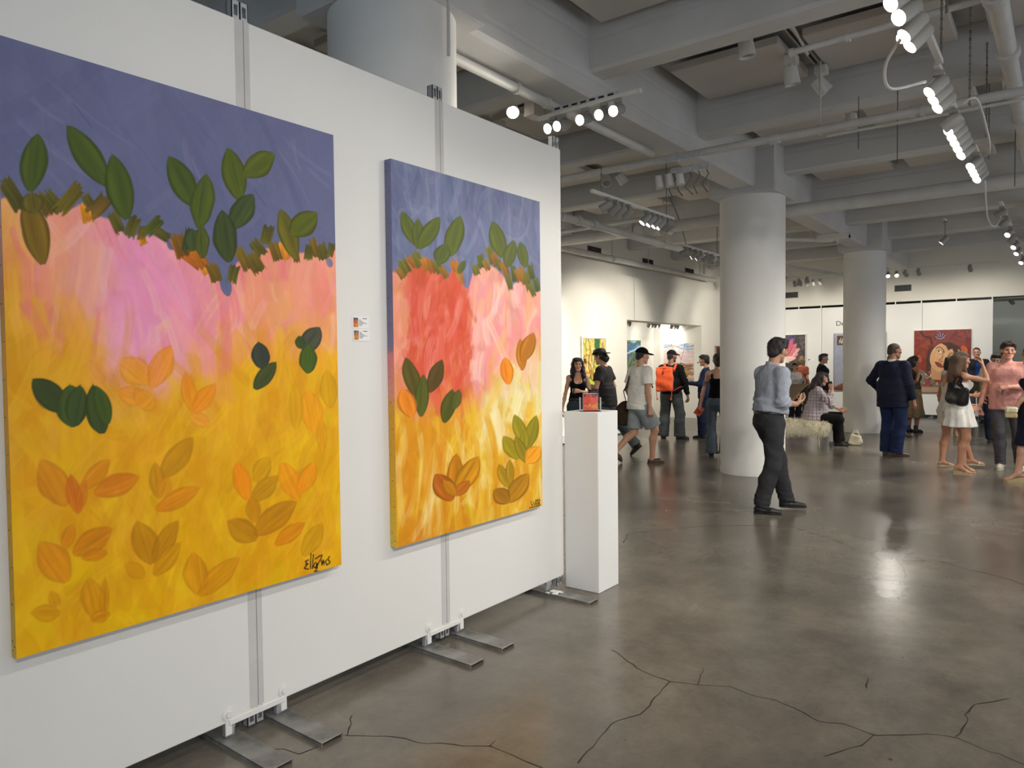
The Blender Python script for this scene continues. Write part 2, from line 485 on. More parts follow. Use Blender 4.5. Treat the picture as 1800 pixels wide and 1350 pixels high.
def foot(y, label, x0=-2.86, x1=-2.245, legs=True, w=0.10):
    t = thing('panel_foot', ((x0 + x1) / 2, y, 0), label, 'foot plate', group='steel feet under the partition')
    h = (x1 - x0) / 2
    mb = MB(); mb.box((-h, -w / 2, .012), (h, w / 2, .018), .0015); mb.box((-h, -w / 2, 0), (h, -w / 2 + .005, .016)); mb.box((-h, w / 2 - .005, 0), (h, w / 2, .016))
    mb.build('base_plate', M_STEEL, t)
    cx = PX - 0.02 - (x0 + x1) / 2
    mb = MB(); mb.box((cx - .012, -.02, .018), (cx + .012, .02, .078), .002); mb.box((cx + .012, -.02, .05), (cx + .016, .02, .078)); mb.build('post', M_ALU, t)
    mb = MB(); mb.box((cx + .02, -w / 2, .018), (cx + .028, w / 2, .021)); mb.box((cx + .036, -w / 2, .018), (cx + .042, w / 2, .0205)); mb.build('crease', M_STEEL, t)
    return t
foot(1.515, 'steel foot plate with scratched tape, nearest the bottom edge of the picture')
foot(1.745, 'plain steel foot plate just beyond the scratched one under the left seam')
foot(2.62, 'steel foot plate with white paint specks under the seam between the two paintings')
foot(2.865, 'clean steel foot plate just beyond the paint-specked one')
foot(3.71, 'steel foot plate in front of the white pedestal')
# torn white tape on the foot beside the pedestal and paint flecks on the floor
mb = MB()
for (x, y, r) in ((-2.52, 3.70, .03), (-2.50, 3.67, .018), (-2.55, 3.66, .014), (-2.49, 3.72, .016)):
    mb.box((x - r, y - r * .7, .019), (x + r, y + r * .7, .019 + r * .35), r * .1, Matrix.Rotation(random.uniform(-1, 1), 3, 'Z'))
tag(mb.build('tape_scrap', M_PANEL), 'crumpled white tape stuck on the foot plate by the pedestal', 'tape')

# pedestal
t = thing('pedestal', (-2.438, 4.012, 0), 'tall white pedestal standing at the end of the partition', 'pedestal')
mb = MB(); mb.box((-.126, -.126, 0), (.126, .126, 1.146), .003); mb.build('body', M_PLINTH, t)

# low platform against the left wall
t = thing('platform', (-6.985, 11.0, 0), 'long low white platform at the foot of the left wall', 'platform')
mb = MB(); mb.box((-.083, -2.6, .02), (.083, 1.98, .155), .004); mb.build('body', M_PLINTH, t)
mb = MB(); mb.box((-.083, -2.6, 0), (.075, 2.1, .02)); mb.build('base_shade', M_DARK, t)  # black strip standing in for the shade under the platform

# far wall panels
fx = [-6.07, -4.94, -3.81, -2.68, -1.28]
fl = ['far white panel behind the pink flower painting', 'far white panel carrying black lettering beside the second column', 'far white panel hidden mostly behind the man in the navy suit', 'far white panel holding the red portrait painting']
for i in range(4):
    t = thing('partition_panel', ((fx[i] + fx[i + 1]) / 2, 19.52, 0), fl[i], 'partition panel', group='white panels along the far wall')
    h = (fx[i + 1] - fx[i]) / 2
    mb = MB(); mb.box((-h + .003, -.035, .08), (h - .003, .035, 2.735), .003); mb.build('board', M_PANEL, t)
    mb = MB(); mb.box((h - .03, -.034, 2.735), (h - .008, .0, 2.81)); mb.box((-.02, -.02, 2.735), (.0, .02, 2.80)); mb.build('top_bracket', M_WHITEMETAL, t)
    for s in (-.7, .7):
        mb = MB(); mb.box((s * h - .05, -.2, 0), (s * h + .05, .2, .03)); mb.box((s * h - .02, -.02, .03), (s * h + .02, .02, .085)); mb.build('foot', M_STEEL, t)

L1_GREEN = [[104,1622,79,1433,38,3,70,86,22],[185,1668,305,1494,34,31,70,86,22],[320,1605,365,1389,44,19,70,86,22],[511,1639,610,1474,42,30,70,86,22],[656,1606,622,1396,47,2,78,92,22],[743,1722,791,1527,50,20,80,92,18],[952,1745,812,1622,33,-31,86,96,20],[848,1565,755,1412,43,-16,64,78,34],[712,1482,737,1282,50,13,62,74,30],[594,1392,597,1308,33,6,66,80,40],[632,1415,632,1285,29,4,78,88,26],[969,1528,1042,1328,44,18,104,98,22],[1156,1537,1019,1421,40,-33,88,96,18],[69,1424,106,1211,37,14,122,96,22],[79,1433,87,1367,32,11,100,90,26]]
L1_DAB = [[6,1453,58,1370,18,17,96,90,24],[96,1428,134,1367,15,13,122,96,22],[116,1440,164,1383,15,16,96,90,24],[152,1381,226,1479,-17,14,110,96,20],[233,1453,254,1415,14,11,96,90,24],[249,1384,304,1457,-19,15,120,92,26],[311,1410,348,1340,17,12,96,90,24],[368,1328,398,1407,-19,5,96,90,24],[409,1325,422,1377,-15,2,122,96,22],[422,1347,487,1412,-13,14,84,92,20],[460,1369,509,1341,11,17,96,90,24],[533,1366,568,1281,24,12,130,88,22],[578,1306,594,1392,-26,1,62,74,30],[662,1270,692,1200,24,11,122,96,22],[745,1204,767,1276,-22,4,96,90,24],[779,1343,819,1257,21,10,122,96,22],[838,1378,891,1325,19,16,96,90,24],[828,1329,876,1256,28,17,110,94,24],[897,1366,916,1451,-28,1,96,90,24],[928,1380,960,1307,24,10,122,96,22],[1032,1387,1046,1311,17,4,122,96,22],[1098,1327,1117,1398,-24,1,96,90,24],[1163,1403,1187,1336,31,11,96,90,24],[1213,1353,1228,1416,-19,0,96,90,24],[1122,1424,1151,1345,18,7,122,96,22]]
L1_OR = [[232,1425,243,1359,18,6,235,148,28],[411,1333,422,1311,13,8,235,148,28],[551,1307,635,1261,17,25,196,104,22],[529,1348,555,1277,20,9,196,104,22],[631,1263,651,1227,15,9,235,148,28],[980,1386,995,1316,22,6,235,148,28],[1137,1407,1147,1342,14,3,235,148,28],[583,1333,647,1255,19,15,206,118,20]]
L1_DRIP = [[706,1275,733,1154,23,7,98,104,140],[1203,1350,1221,1310,15,6,120,118,150],[507,1337,528,1309,13,11,98,104,140]]
L1_LOW = [[66,859,157,751,26,28,58,72,34],[172,838,182,698,47,3,66,84,36],[204,835,179,702,32,-8,60,78,36],[241,836,265,668,37,5,58,74,32],[253,829,283,698,26,6,66,84,30],[855,983,877,874,40,7,56,62,52],[938,903,834,795,26,-20,66,76,36],[1157,1050,1067,945,40,-23,70,74,58],[1095,976,1089,852,45,-1,70,92,28],[1050,1011,1055,955,24,2,60,76,34],[328,918,424,836,31,39,235,148,28],[508,969,432,815,38,-18,240,140,22],[316,807,414,773,10,33,238,146,30],[380,749,432,793,-32,39,232,148,30],[553,871,583,718,30,5,238,136,16],[672,824,581,718,27,-21,238,136,18],[562,712,646,670,12,24,236,150,40],[79,607,152,447,39,20,206,122,18],[164,550,187,415,24,2,204,98,22],[289,581,201,495,20,-23,212,126,16],[386,510,235,474,12,-38,206,108,18],[210,527,185,419,16,-6,210,110,24],[583,631,458,493,32,-29,186,126,8],[436,557,449,423,28,0,188,124,8],[604,444,438,382,16,-32,214,122,14],[484,498,452,425,24,-13,214,140,16],[748,522,793,359,38,5,240,132,10],[898,522,824,428,34,-24,206,146,8],[938,439,812,356,27,-31,184,128,8],[812,377,822,266,33,-3,192,126,8],[947,498,1030,327,49,13,240,142,14],[1120,476,1034,350,40,-22,240,140,16],[1025,323,819,220,33,-44,180,116,8],[701,296,832,200,27,36,176,116,6],[1064,223,912,160,21,-30,214,124,10],[1152,207,1046,82,40,-28,198,142,8],[1085,791,1123,599,60,6,240,150,18],[1189,871,1203,696,48,1,206,152,12],[1150,662,1157,514,30,-1,224,150,14],[1022,823,1029,620,36,0,214,156,14],[71,351,147,201,40,21,212,124,14],[171,386,138,310,18,-12,210,126,14],[291,351,166,286,19,-36,198,116,10],[188,267,271,272,-4,21,206,122,10],[370,363,417,195,45,6,182,118,2],[518,336,420,205,28,-24,178,116,4],[524,253,423,153,24,-25,196,130,4],[325,223,391,156,16,18,206,140,8],[569,209,584,40,49,-7,206,134,8],[758,147,584,40,28,-36,206,136,8],[212,204,234,50,39,-2,206,134,6],[261,192,253,46,15,-5,200,128,6],[277,64,212,58,6,-21,206,134,8],[97,186,118,129,16,5,204,136,6],[39,131,123,107,1,28,204,138,8]]
SKY1 = [[-40,1380],[-2,1391],[17,1404],[48,1368],[100,1361],[156,1385],[221,1419],[272,1388],[310,1385],[364,1335],[430,1336],[473,1350],[515,1312],[568,1283],[642,1255],[690,1232],[729,1166],[756,1266],[794,1307],[869,1334],[937,1371],[1005,1369],[1065,1356],[1138,1343],[1256,1388],[1310,1394]]
YEL1 = [[-38,1139],[18,1066],[76,989],[152,864],[217,789],[305,761],[478,766],[583,746],[685,787],[722,894],[896,927],[1087,934],[1267,919]]
SIG1 = [[[1072,60],[1057,58],[1067,44],[1051,31],[1071,22]],[[1057,45],[1070,44]],[[1085,85],[1081,21]],[[1098,78],[1091,19]],[[1107,42],[1098,28],[1109,19],[1115,37],[1117,15]],[[1107,57],[1143,65],[1119,28],[1109,2]],[[1100,6],[1131,-3]],[[1139,45],[1142,23],[1148,43],[1153,21]],[[1169,41],[1158,33],[1168,20]],[[1182,51],[1174,40],[1184,24],[1166,17]]]
SKY2 = [[-57,1303],[33,1322],[106,1370],[159,1390],[236,1394],[325,1352],[383,1318],[432,1391],[491,1310],[541,1276],[581,1359],[633,1389],[727,1420],[837,1382],[908,1295],[953,1334],[1013,1357],[1137,1287],[1202,1316],[1336,1329]]
L2_LEAF = [[62,1614,161,1462,43,20,88,98,30],[174,1595,176,1443,44,6,88,98,30],[338,1629,176,1446,48,-17,88,98,30],[486,1661,402,1432,71,-2,88,98,30],[379,1498,314,1383,57,-9,82,94,34],[759,1672,845,1474,72,21,88,98,30],[952,1589,881,1421,60,-3,88,98,30],[1011,1588,1061,1438,52,12,88,98,30],[524,1428,468,1349,24,-6,84,92,44],[75,918,151,716,54,10,84,78,22],[197,834,175,617,51,-4,80,88,24],[339,904,235,736,51,-16,84,68,24],[412,751,344,574,54,-12,76,80,24],[465,746,417,638,38,-9,84,90,30],[1002,1023,1023,831,52,2,190,116,22],[1143,1062,1020,883,68,-15,180,112,24],[852,916,889,753,61,5,238,136,26],[934,583,1043,396,61,9,146,134,20],[1157,565,1058,358,65,-16,140,128,18],[1035,490,1036,360,47,-4,150,138,24],[826,466,971,312,58,17,156,138,18],[943,455,1050,284,51,7,142,124,18],[1193,368,1050,282,65,-38,236,156,30],[784,311,879,160,48,7,170,132,20],[888,327,891,177,41,-5,168,132,18],[1080,219,866,77,68,-41,178,122,18],[736,172,877,75,52,30,160,108,18],[437,412,408,197,64,-12,190,120,12],[621,375,432,198,68,-36,198,134,14],[263,323,400,165,68,23,176,94,20],[541,249,415,188,31,-26,186,104,24],[326,282,420,187,38,15,186,120,14],[51,766,111,619,61,11,226,132,30]]
L2_DAB = [[33,1340,79,1292,24,14,150,108,26],[55,1380,105,1317,28,14,112,108,26],[107,1400,159,1352,21,13,160,100,30],[149,1427,191,1355,30,12,112,108,26],[203,1403,246,1345,26,12,190,120,30],[247,1399,284,1333,26,9,170,106,28],[285,1396,336,1337,26,13,112,108,26],[333,1377,376,1317,23,10,150,108,26],[425,1418,479,1334,32,12,176,110,34],[458,1364,503,1295,23,8,190,120,50],[600,1411,624,1354,28,8,112,108,26],[637,1474,673,1393,31,9,88,98,30],[674,1444,721,1389,24,10,150,108,26],[718,1522,760,1427,35,10,112,108,26],[761,1493,796,1413,33,9,150,100,30],[797,1457,838,1399,26,9,112,108,26],[839,1452,895,1369,32,11,160,104,30],[881,1386,923,1296,25,6,112,108,26],[937,1441,959,1338,27,5,88,98,30],[972,1421,1013,1346,29,8,170,106,30],[1015,1434,1059,1337,33,8,150,108,26],[1061,1420,1105,1294,31,6,112,108,26],[1102,1464,1138,1371,31,7,88,98,30],[1100,1350,1152,1270,24,7,112,108,26],[1154,1382,1195,1300,31,8,88,98,30]]
SIG2 = [[[1090,48],[1099,24],[1115,18]],[[1116,40],[1131,15],[1141,45]],[[1141,25],[1154,15]],[[1141,40],[1181,41]],[[1158,43],[1154,11]],[[1167,28],[1173,12]],[[1187,36],[1174,23],[1187,9]],[[1077,9],[1180,5]]]
# ------------------------------------------------------------------ canvases: the painted pigment of each picture as a colour layer on a fine mesh
def vnoise(x, y, seed=0):
    """smooth value noise, arrays in lattice units"""
    rg = np.random.default_rng(seed); T = rg.random((64, 64))
    xi = np.floor(x).astype(int); yi = np.floor(y).astype(int); fx = x - xi; fy = y - yi
    fx = fx * fx * (3 - 2 * fx); fy = fy * fy * (3 - 2 * fy)
    a = T[yi % 64, xi % 64]; b = T[yi % 64, (xi + 1) % 64]; c = T[(yi + 1) % 64, xi % 64]; d = T[(yi + 1) % 64, (xi + 1) % 64]
    return (a * (1 - fx) + b * fx) * (1 - fy) + (c * (1 - fx) + d * fx) * fy
def fbm(x, y, seed=0, oct=4):
    s = 0; a = 0.5; t = 0
    for i in range(oct):
        s = s + a * vnoise(x * 2 ** i + 17.3 * i, y * 2 ** i + 5.1 * i, seed + i); t += a; a *= 0.55
    return s / t
def sst(e0, e1, x):
    t = np.clip((x - e0) / (e1 - e0 + 1e-9), 0, 1); return t * t * (3 - 2 * t)

class Canvas:
    def __init__(self, W, H, nx, ny, seed=1):
        self.W, self.H, self.nx, self.ny = W, H, nx, ny
        self.u = np.linspace(0, W, nx); self.v = np.linspace(0, H, ny)
        self.U, self.V = np.meshgrid(self.u, self.v)
        self.C = np.zeros((ny, nx, 3)); self.rg = np.random.default_rng(seed); self.n = 0
        self.px = max(W / nx, H / ny)
    def fill(self, col, mask=None):
        col = np.asarray(col, float)
        if mask is None: self.C[:] = col
        else: self.C = self.C * (1 - mask[..., None]) + col * mask[..., None]
    def win(self, u0, u1, v0, v1):
        i0 = max(0, int((u0) / self.W * (self.nx - 1))); i1 = min(self.nx, int(u1 / self.W * (self.nx - 1)) + 2)
        j0 = max(0, int((v0) / self.H * (self.ny - 1))); j1 = min(self.ny, int(v1 / self.H * (self.ny - 1)) + 2)
        return (slice(j0, j1), slice(i0, i1)) if i1 > i0 and j1 > j0 else None
    def stroke(self, cu, cv, L, w, ang, col, alpha=0.8, bend=0.0, streak=0.5):
        r = (L + w) / 2 * 1.1 + abs(bend) * L
        s = self.win(cu - r, cu + r, cv - r, cv + r)
        if s is None: return
        du = self.U[s] - cu; dv = self.V[s] - cv; ca, sa = math.cos(ang), math.sin(ang)
        p = (du * ca + dv * sa) / (L / 2); q = (-du * sa + dv * ca) / (w / 2) - bend * (p * p) * L / w
        self.n += 1
        st = vnoise(q * 3.0 + self.n * 3.1, p * 0.5 + self.n, self.n % 13)
        end = 1 - sst(0.7, 1.0, np.abs(p) + 0.25 * (st - 0.5))
        a = end * (1 - sst(0.75, 1.0, np.abs(q))) * (1 - streak * .55 + streak * .55 * sst(0.15, 0.75, st)) * alpha
        c = np.asarray(col, float) * (0.97 + 0.06 * st[..., None])
        self.C[s] = self.C[s] * (1 - a[..., None]) + c * a[..., None]
    def leaf(self, tu, tv, bu, bv, su, sv, r, g, b, alpha=0.96, dark=0.72, blunt=1.7, taper=0.0, soft=.8):
        col = np.array([r, g, b], float)
        mu, mv = (tu + bu) / 2, (tv + bv) / 2; au, av = (tu - bu) / 2, (tv - bv) / 2
        R = math.hypot(au, av) + math.hypot(su, sv)
        s = self.win(mu - R, mu + R, mv - R, mv + R)
        det = au * sv - av * su
        if s is None or abs(det) < 1e-9: return
        du = self.U[s] - mu; dv = self.V[s] - mv
        p = (du * sv - dv * su) / det; q = (au * dv - av * du) / det
        self.n += 1; k = self.n
        wob = 0.10 * (vnoise(p * 2.3 + k * 1.7, q * 0 + k, k % 11) - 0.5)
        prof = np.clip(1 - np.abs(p + .06) ** blunt, 0, 1) ** 0.82 * (1 + taper * p)
        half = math.hypot(su, sv)
        d = (np.abs(q + wob) - prof) * half
        a = (1 - sst(-self.px * soft, self.px * soft, d)) * alpha * (1 - (soft > 1) * .25 * vnoise(p * 1.5 + k, q * 1.5 + k, k % 6))
        a = np.where(np.abs(p) > 1.0, 0, a)
        st = vnoise(q * 7 + k * 2.9, p * 0.8 + k, k % 9)
        rim = sst(0.45, 1.0, np.abs(q + wob) / np.maximum(prof, 0.05))
        sd = 1 if k % 3 else -1
        mid = np.exp(-((q - .12 * sd) / 0.16) ** 2) * sst(1, .2, np.abs(p))
        f = 1.06 - (1 - dark) * (0.75 * rim ** 2 + 0.35 * mid) + 0.14 * (st - 0.5)
        warm = (sst(-.2, -.8, q * sd) * (1 - rim) * .9)[..., None] * np.array([.22, .20, -.05])
        c = col * (f[..., None] + warm * (1 - dark) * 2.2)
        self.C[s] = self.C[s] * (1 - a[..., None]) + np.clip(c, 0, 255) * a[..., None]
    def dab(self, tu, tv, bu, bv, su, sv, r, g, b, alpha=.96):
        """short loaded brush mark with ragged ends"""
        col = np.array([r, g, b], float); mu, mv = (tu + bu) / 2, (tv + bv) / 2; au, av = (tu - bu) / 2, (tv - bv) / 2
        R = math.hypot(au, av) * 1.3 + math.hypot(su, sv); s = self.win(mu - R, mu + R, mv - R, mv + R); det = au * sv - av * su
        if s is None or abs(det) < 1e-9: return
        du = self.U[s] - mu; dv = self.V[s] - mv; p = (du * sv - dv * su) / det; q = (au * dv - av * du) / det; self.n += 1; k = self.n
        e1 = .82 + .5 * (vnoise(q * 5 + k * 3.7, q * 0, k % 7) - .3); e2 = .86 + .35 * (vnoise(q * 5 + k * 1.3, q * 0, k % 5) - .4)
        lim = np.where(p > 0, e1, e2); half = math.hypot(su, sv); L = math.hypot(au, av)
        d = np.maximum((np.abs(q + .08 * np.sin(p * 2 + k)) - .92) * half, (np.abs(p) - lim) * L)
        a = (1 - sst(-self.px * .8, self.px * .8, d)) * alpha; st = vnoise(q * 5 + k * 2.9, p * .7 + k, k % 9)
        c = col * (.80 + .30 * st + .12 * p)[..., None]
        self.C[s] = self.C[s] * (1 - a[..., None]) + np.clip(c, 0, 255) * a[..., None]
    def line(self, pts, w, col, alpha=1.0):
        if len(pts) > 3 and w > .004:      # hand-drawn curves bend smoothly
            P = [np.array(p, float) for p in pts]; Q = [P[0]] + P + [P[-1]]; pts = []
            for i in range(1, len(Q) - 2):
                for t in np.linspace(0, 1, 7)[:-1]:
                    a, b, c, d = Q[i - 1], Q[i], Q[i + 1], Q[i + 2]; pts.append(.5 * (2 * b + (c - a) * t + (2 * a - 5 * b + 4 * c - d) * t * t + (3 * b - a - 3 * c + d) * t ** 3))
            pts.append(P[-1])
        for (a, b) in zip(pts[:-1], pts[1:]):
            u0, u1 = min(a[0], b[0]) - w * 2, max(a[0], b[0]) + w * 2; v0, v1 = min(a[1], b[1]) - w * 2, max(a[1], b[1]) + w * 2
            s = self.win(u0, u1, v0, v1)
            if s is None: continue
            du, dv = b[0] - a[0], b[1] - a[1]; L2 = du * du + dv * dv + 1e-12
            t = np.clip(((self.U[s] - a[0]) * du + (self.V[s] - a[1]) * dv) / L2, 0, 1)
            d = np.hypot(self.U[s] - a[0] - t * du, self.V[s] - a[1] - t * dv)
            al = (1 - sst(w * 0.5 - self.px * .4, w * 0.5 + self.px * .6, d)) * alpha
            self.C[s] = self.C[s] * (1 - al[..., None]) + np.asarray(col, float) * al[..., None]
    def poly(self, pts, col, alpha=1.0, soft=None):
        P = np.array(pts, float); u0, v0 = P.min(0); u1, v1 = P.max(0); s = self.win(u0 - .02, u1 + .02, v0 - .02, v1 + .02)
        if s is None: return
        U, V = self.U[s], self.V[s]; ins = np.zeros(U.shape, bool); D = np.full(U.shape, 9.0)
        for (a, b) in zip(P, np.roll(P, -1, 0)):
            c = ((a[1] > V) != (b[1] > V)) & (U < (b[0] - a[0]) * (V - a[1]) / (b[1] - a[1] + 1e-12) + a[0]); ins ^= c
            du, dv = b - a; t = np.clip(((U - a[0]) * du + (V - a[1]) * dv) / (du * du + dv * dv + 1e-12), 0, 1)
            D = np.minimum(D, np.hypot(U - a[0] - t * du, V - a[1] - t * dv))
        sd = np.where(ins, -D, D); e = soft or self.px * .7
        al = (1 - sst(-e, e, sd)) * alpha
        self.C[s] = self.C[s] * (1 - al[..., None]) + np.asarray(col, float) * al[..., None]
    def bound(self, pts, wob=0.0, seed=0):
        """height of a hand-painted boundary curve at every column"""
        P = np.array(pts, float); o = np.argsort(P[:, 0], kind='stable'); P = P[o]
        y = np.interp(self.u, P[:, 0], P[:, 1])
        if wob: y = y + wob * (fbm(self.u * 22, self.u * 0, seed, 3) - 0.5)
        return y
    def mesh(self, name, mat, parent, origin, ud, vd):
        """lay the canvas in space: origin + u*ud + v*vd"""
        O, a, b = np.array(origin), np.array(ud), np.array(vd)
        co = O + self.U[..., None] * a + self.V[..., None] * b
        idx = np.arange(self.nx * self.ny).reshape(self.ny, self.nx)
        f = np.stack([idx[:-1, :-1], idx[:-1, 1:], idx[1:, 1:], idx[1:, :-1]], -1).reshape(-1, 4)
        return mesh_np(name, co.reshape(-1, 3), f, mat, parent, True, s2l_np(self.C.reshape(-1, 3)))

M_PAINTED = attr_mat('painted_canvas', 0.5, 0.35, 260, 0.12)
def brushed_mat():
    m, nt, b = new_mat('brushed_acrylic'); setv(b, 0.5, 0, 0.22)
    a = nt.nodes.new('ShaderNodeAttribute'); a.attribute_name = 'Col'
    nt.links.new(a.outputs['Color'], b.inputs['Base Color'])
    v = coords(nt, 'Object', scale=(1, 14, 2.2), rot=(0.35, 0, 0)); n = noise(nt, 5, 6, 0.65, v, 1.4)
    p = bump(nt, b, n.outputs['Fac'], 0.10, 0.01)
    v2 = coords(nt, 'Object'); n2 = noise(nt, 420, 2, 0.5, v2); bump(nt, b, n2.outputs['Fac'], 0.08, 0.003, p)
    return m
M_BRUSHED = brushed_mat()
M_STAPLE = flat_mat('staple_steel', (70, 66, 66), 0.4, 0.6)
M_LINEN = flat_mat('canvas_linen', (196, 188, 172), 0.8)

def mm(l): return [v / 1000.0 for v in l]
def put_leaves(cv, rows, **kw):
    for row in rows:
        g = [v / 1000.0 for v in row[:6]]; cv.leaf(*g, *row[6:9], **kw)
def put_dabs(cv, rows):
    for row in rows: cv.dab(*[v / 1000.0 for v in row[:6]], *row[6:9])
def signature(cv, lines, w):
    for l in lines: cv.line([(p[0] / 1000., p[1] / 1000.) for p in l], w, (28, 22, 18), 0.95)

def hang_painting(name, cv, origin, label, depth, edge_cols, staples, cat='painting'):
    """stretched canvas on the near partition: front facing +x, u along +y"""
    x, y0, z0 = origin
    t = thing(name, (PX, y0 + cv.W / 2, z0), label, cat)
    cv.mesh('canvas', M_BRUSHED, t, (depth, -cv.W / 2, 0), (0, 1, 0), (0, 0, 1))
    mb = MB(); mb.box((0.002, -cv.W / 2 + .002, .002), (depth - .0008, cv.W / 2 - .002, cv.H - .002)); mb.build('stretcher', M_LINEN, t)
    # painted canvas wrapped round the stretcher edges
    for (nm, side) in (('left_edge', 0), ('right_edge', 1)):
        ny = cv.ny; xs = np.linspace(0.002, depth, 7)
        col = np.array([np.interp(np.linspace(0, 1, ny), [p for p, c in edge_cols[side]], [c[k] for p, c in edge_cols[side]]) for k in range(3)]).T
        col = col[:, None, :] * (0.96 + 0.08 * cv.rg.random((ny, 7, 1)))
        yy = -cv.W / 2 if side == 0 else cv.W / 2
        co = np.zeros((ny, 7, 3)); co[..., 0] = xs[None]; co[..., 1] = yy; co[..., 2] = cv.v[:, None]
        idx = np.arange(ny * 7).reshape(ny, 7); f = np.stack([idx[:-1, :-1], idx[:-1, 1:], idx[1:, 1:], idx[1:, :-1]], -1).reshape(-1, 4)
        if side == 1: f = f[:, ::-1]
        mesh_np('wrapped_edge', co.reshape(-1, 3), f, M_PAINTED, t, True, s2l_np(col.reshape(-1, 3)))
    for (nm, zz) in (('bottom', 0), ('top', cv.H)):
        c = cv.C[0 if zz == 0 else -1]; nx = cv.nx
        co = np.zeros((2, nx, 3)); co[0, :, 0] = 0.002; co[1, :, 0] = depth; co[..., 1] = cv.u[None] - cv.W / 2; co[..., 2] = zz
        idx = np.arange(2 * nx).reshape(2, nx); f = np.stack([idx[:-1, :-1], idx[:-1, 1:], idx[1:, 1:], idx[1:, :-1]], -1).reshape(-1, 4)
        mesh_np('wrapped_edge', co.reshape(-1, 3), f, M_PAINTED, t, True, s2l_np(np.concatenate([c, c]) * .9))
    for (dz, dx) in staples:
        mb = MB(); mb.box((dx - .005, -cv.W / 2 - .0012, dz - .001), (dx + .005, -cv.W / 2 + .001, dz + .001), rot=Matrix.Rotation(random.uniform(-.5, .5), 3, 'Y')); mb.build('staple', M_STAPLE, t)
    return t

# ---- large painting: purple sky, pink and orange ground, green leaves
W1, H1 = 1.246, 1.884
c1 = Canvas(W1, H1, 400, 600, 3)
rg = c1.rg
c1.fill((108, 111, 148))
for i in range(420):
    c1.stroke(rg.uniform(0, W1), rg.uniform(1.25, H1), rg.uniform(.15, .6), rg.uniform(.02, .09), rg.choice([2.2, 2.0, 1.8, 1.0, .8]) + rg.normal() * .25, np.array([106, 109, 146]) + rg.normal() * 4 + rg.normal(size=3) * 1.5, .5, rg.normal() * .12, .7)
for i in range(22):
    c1.stroke(rg.uniform(0.1, W1), rg.uniform(1.4, H1), rg.uniform(.1, .35), rg.uniform(.01, .03), 2.15 + rg.normal() * .3, (132, 134, 172) if i % 3 else (96, 100, 142), .35, rg.normal() * .12, .8)
sky = c1.bound([mm(p) for p in SKY1], .02, 5)
below = 1 - sst(-.006, .006, c1.V - sky[None, :])
base = np.zeros_like(c1.C); old = c1.C.copy()
c1.fill((250, 168, 152))
def zone(u, v):
    """colour of the ground at a point of the canvas"""
    yb = np.interp(u, [p[0] / 1000. for p in YEL1], [p[1] / 1000. for p in YEL1])
    d = v - yb
    if d > 0.0:
        pk = math.exp(-((u - .42) / .20) ** 2) * 1.05 + .35 * math.exp(-((u - .72) / .12) ** 2)
        c = np.array([250, 166, 132]) * (1 - min(1, pk)) + np.array([250, 158, 190]) * min(1, pk)
        if u > .78: c = np.array([250, 158, 132])
        if u < .12: c = np.array([250, 172, 128])
        if u < .30 and d < .34: 
            k = min(1, (0.34 - d) / .28); c = c * (1 - k) + np.array([244, 168, 58]) * k
        if u > .55 and d < .22:
            k = min(1, (0.22 - d) / .2); c = c * (1 - k) + np.array([244, 168, 76]) * k
        return c
    k = min(1, -d / .5)
    c = np.array([238, 170, 28]) * (1 - k) + np.array([236, 178, 10]) * k
    if u < .16 and v > .55: c = np.array([236, 170, 36])
    return c
for i in range(2600):
    u, v = rg.uniform(-.03, W1 + .03), rg.uniform(-.03, 1.44)
    c = zone(u, v) + rg.normal() * 10 + rg.normal(size=3) * np.array([3, 9, 8])
    up = v > np.interp(u, [p[0] / 1000. for p in YEL1], [p[1] / 1000. for p in YEL1])
    ang = (1.57 + rg.normal() * .38) if up else (1.4 + rg.normal() * .6)
    c1.stroke(u, v, rg.uniform(.12, .34), rg.uniform(.04, .12), ang, c, rg.uniform(.2, .5), rg.normal() * .08, .6)
for i in range(60):      # pale and hot accents
    u, v = rg.uniform(0.02, W1), rg.uniform(.95, 1.36)
    c = [(252, 196, 186), (250, 146, 176), (240, 120, 140), (250, 190, 150)][i % 4]
    c1.stroke(u, v, rg.uniform(.08, .25), rg.uniform(.015, .05), 1.6 + rg.normal() * .3, c, .4, rg.normal() * .1, .8)
for i in range(260):
    u, v = rg.uniform(0, W1), rg.uniform(.0, .95)
    c = [(248, 196, 24), (226, 152, 6), (244, 182, 40), (222, 150, 20)][i % 4]
    c1.stroke(u, v, rg.uniform(.1, .4), rg.uniform(.03, .08), 1.4 + rg.normal() * .5, c, .36, rg.normal() * .15, .8)
# broad magenta-pink sweeps in the middle
for (u, v, L, w, a, c, al) in ((.40, 1.10, .42, .10, 1.75, (250, 160, 200), .55), (.50, 1.22, .36, .10, 2.25, (250, 156, 192), .6), (.33, 1.0, .30, .09, 1.5, (250, 170, 204), .5), (.62, 1.08, .5, .07, 1.75, (250, 146, 168), .5), (.72, 1.05, .45, .05, 1.62, (244, 124, 140), .5), (.24, 1.18, .3, .08, 1.4, (250, 178, 140), .5), (.14, 1.20, .28, .08, 1.5, (252, 168, 120), .5), (.86, 1.18, .3, .12, 1.5, (250, 156, 124), .5), (1.08, 1.2, .3, .14, 1.5, (250, 160, 138), .5), (.2, 1.02, .25, .08, 1.8, (246, 168, 60), .5)):
    c1.stroke(u, v, L, w, a, c, al, .1, .6)
g = c1.C.copy(); c1.C = old * (1 - below[..., None]) + g * below[..., None]
put_leaves(c1, L1_DRIP, blunt=3, dark=.9)
put_dabs(c1, L1_OR)
put_dabs(c1, L1_DAB)
put_leaves(c1, L1_LOW, blunt=1.8, dark=.84, alpha=.76, soft=1.6)
put_leaves(c1, L1_GREEN, blunt=1.9, dark=.62)
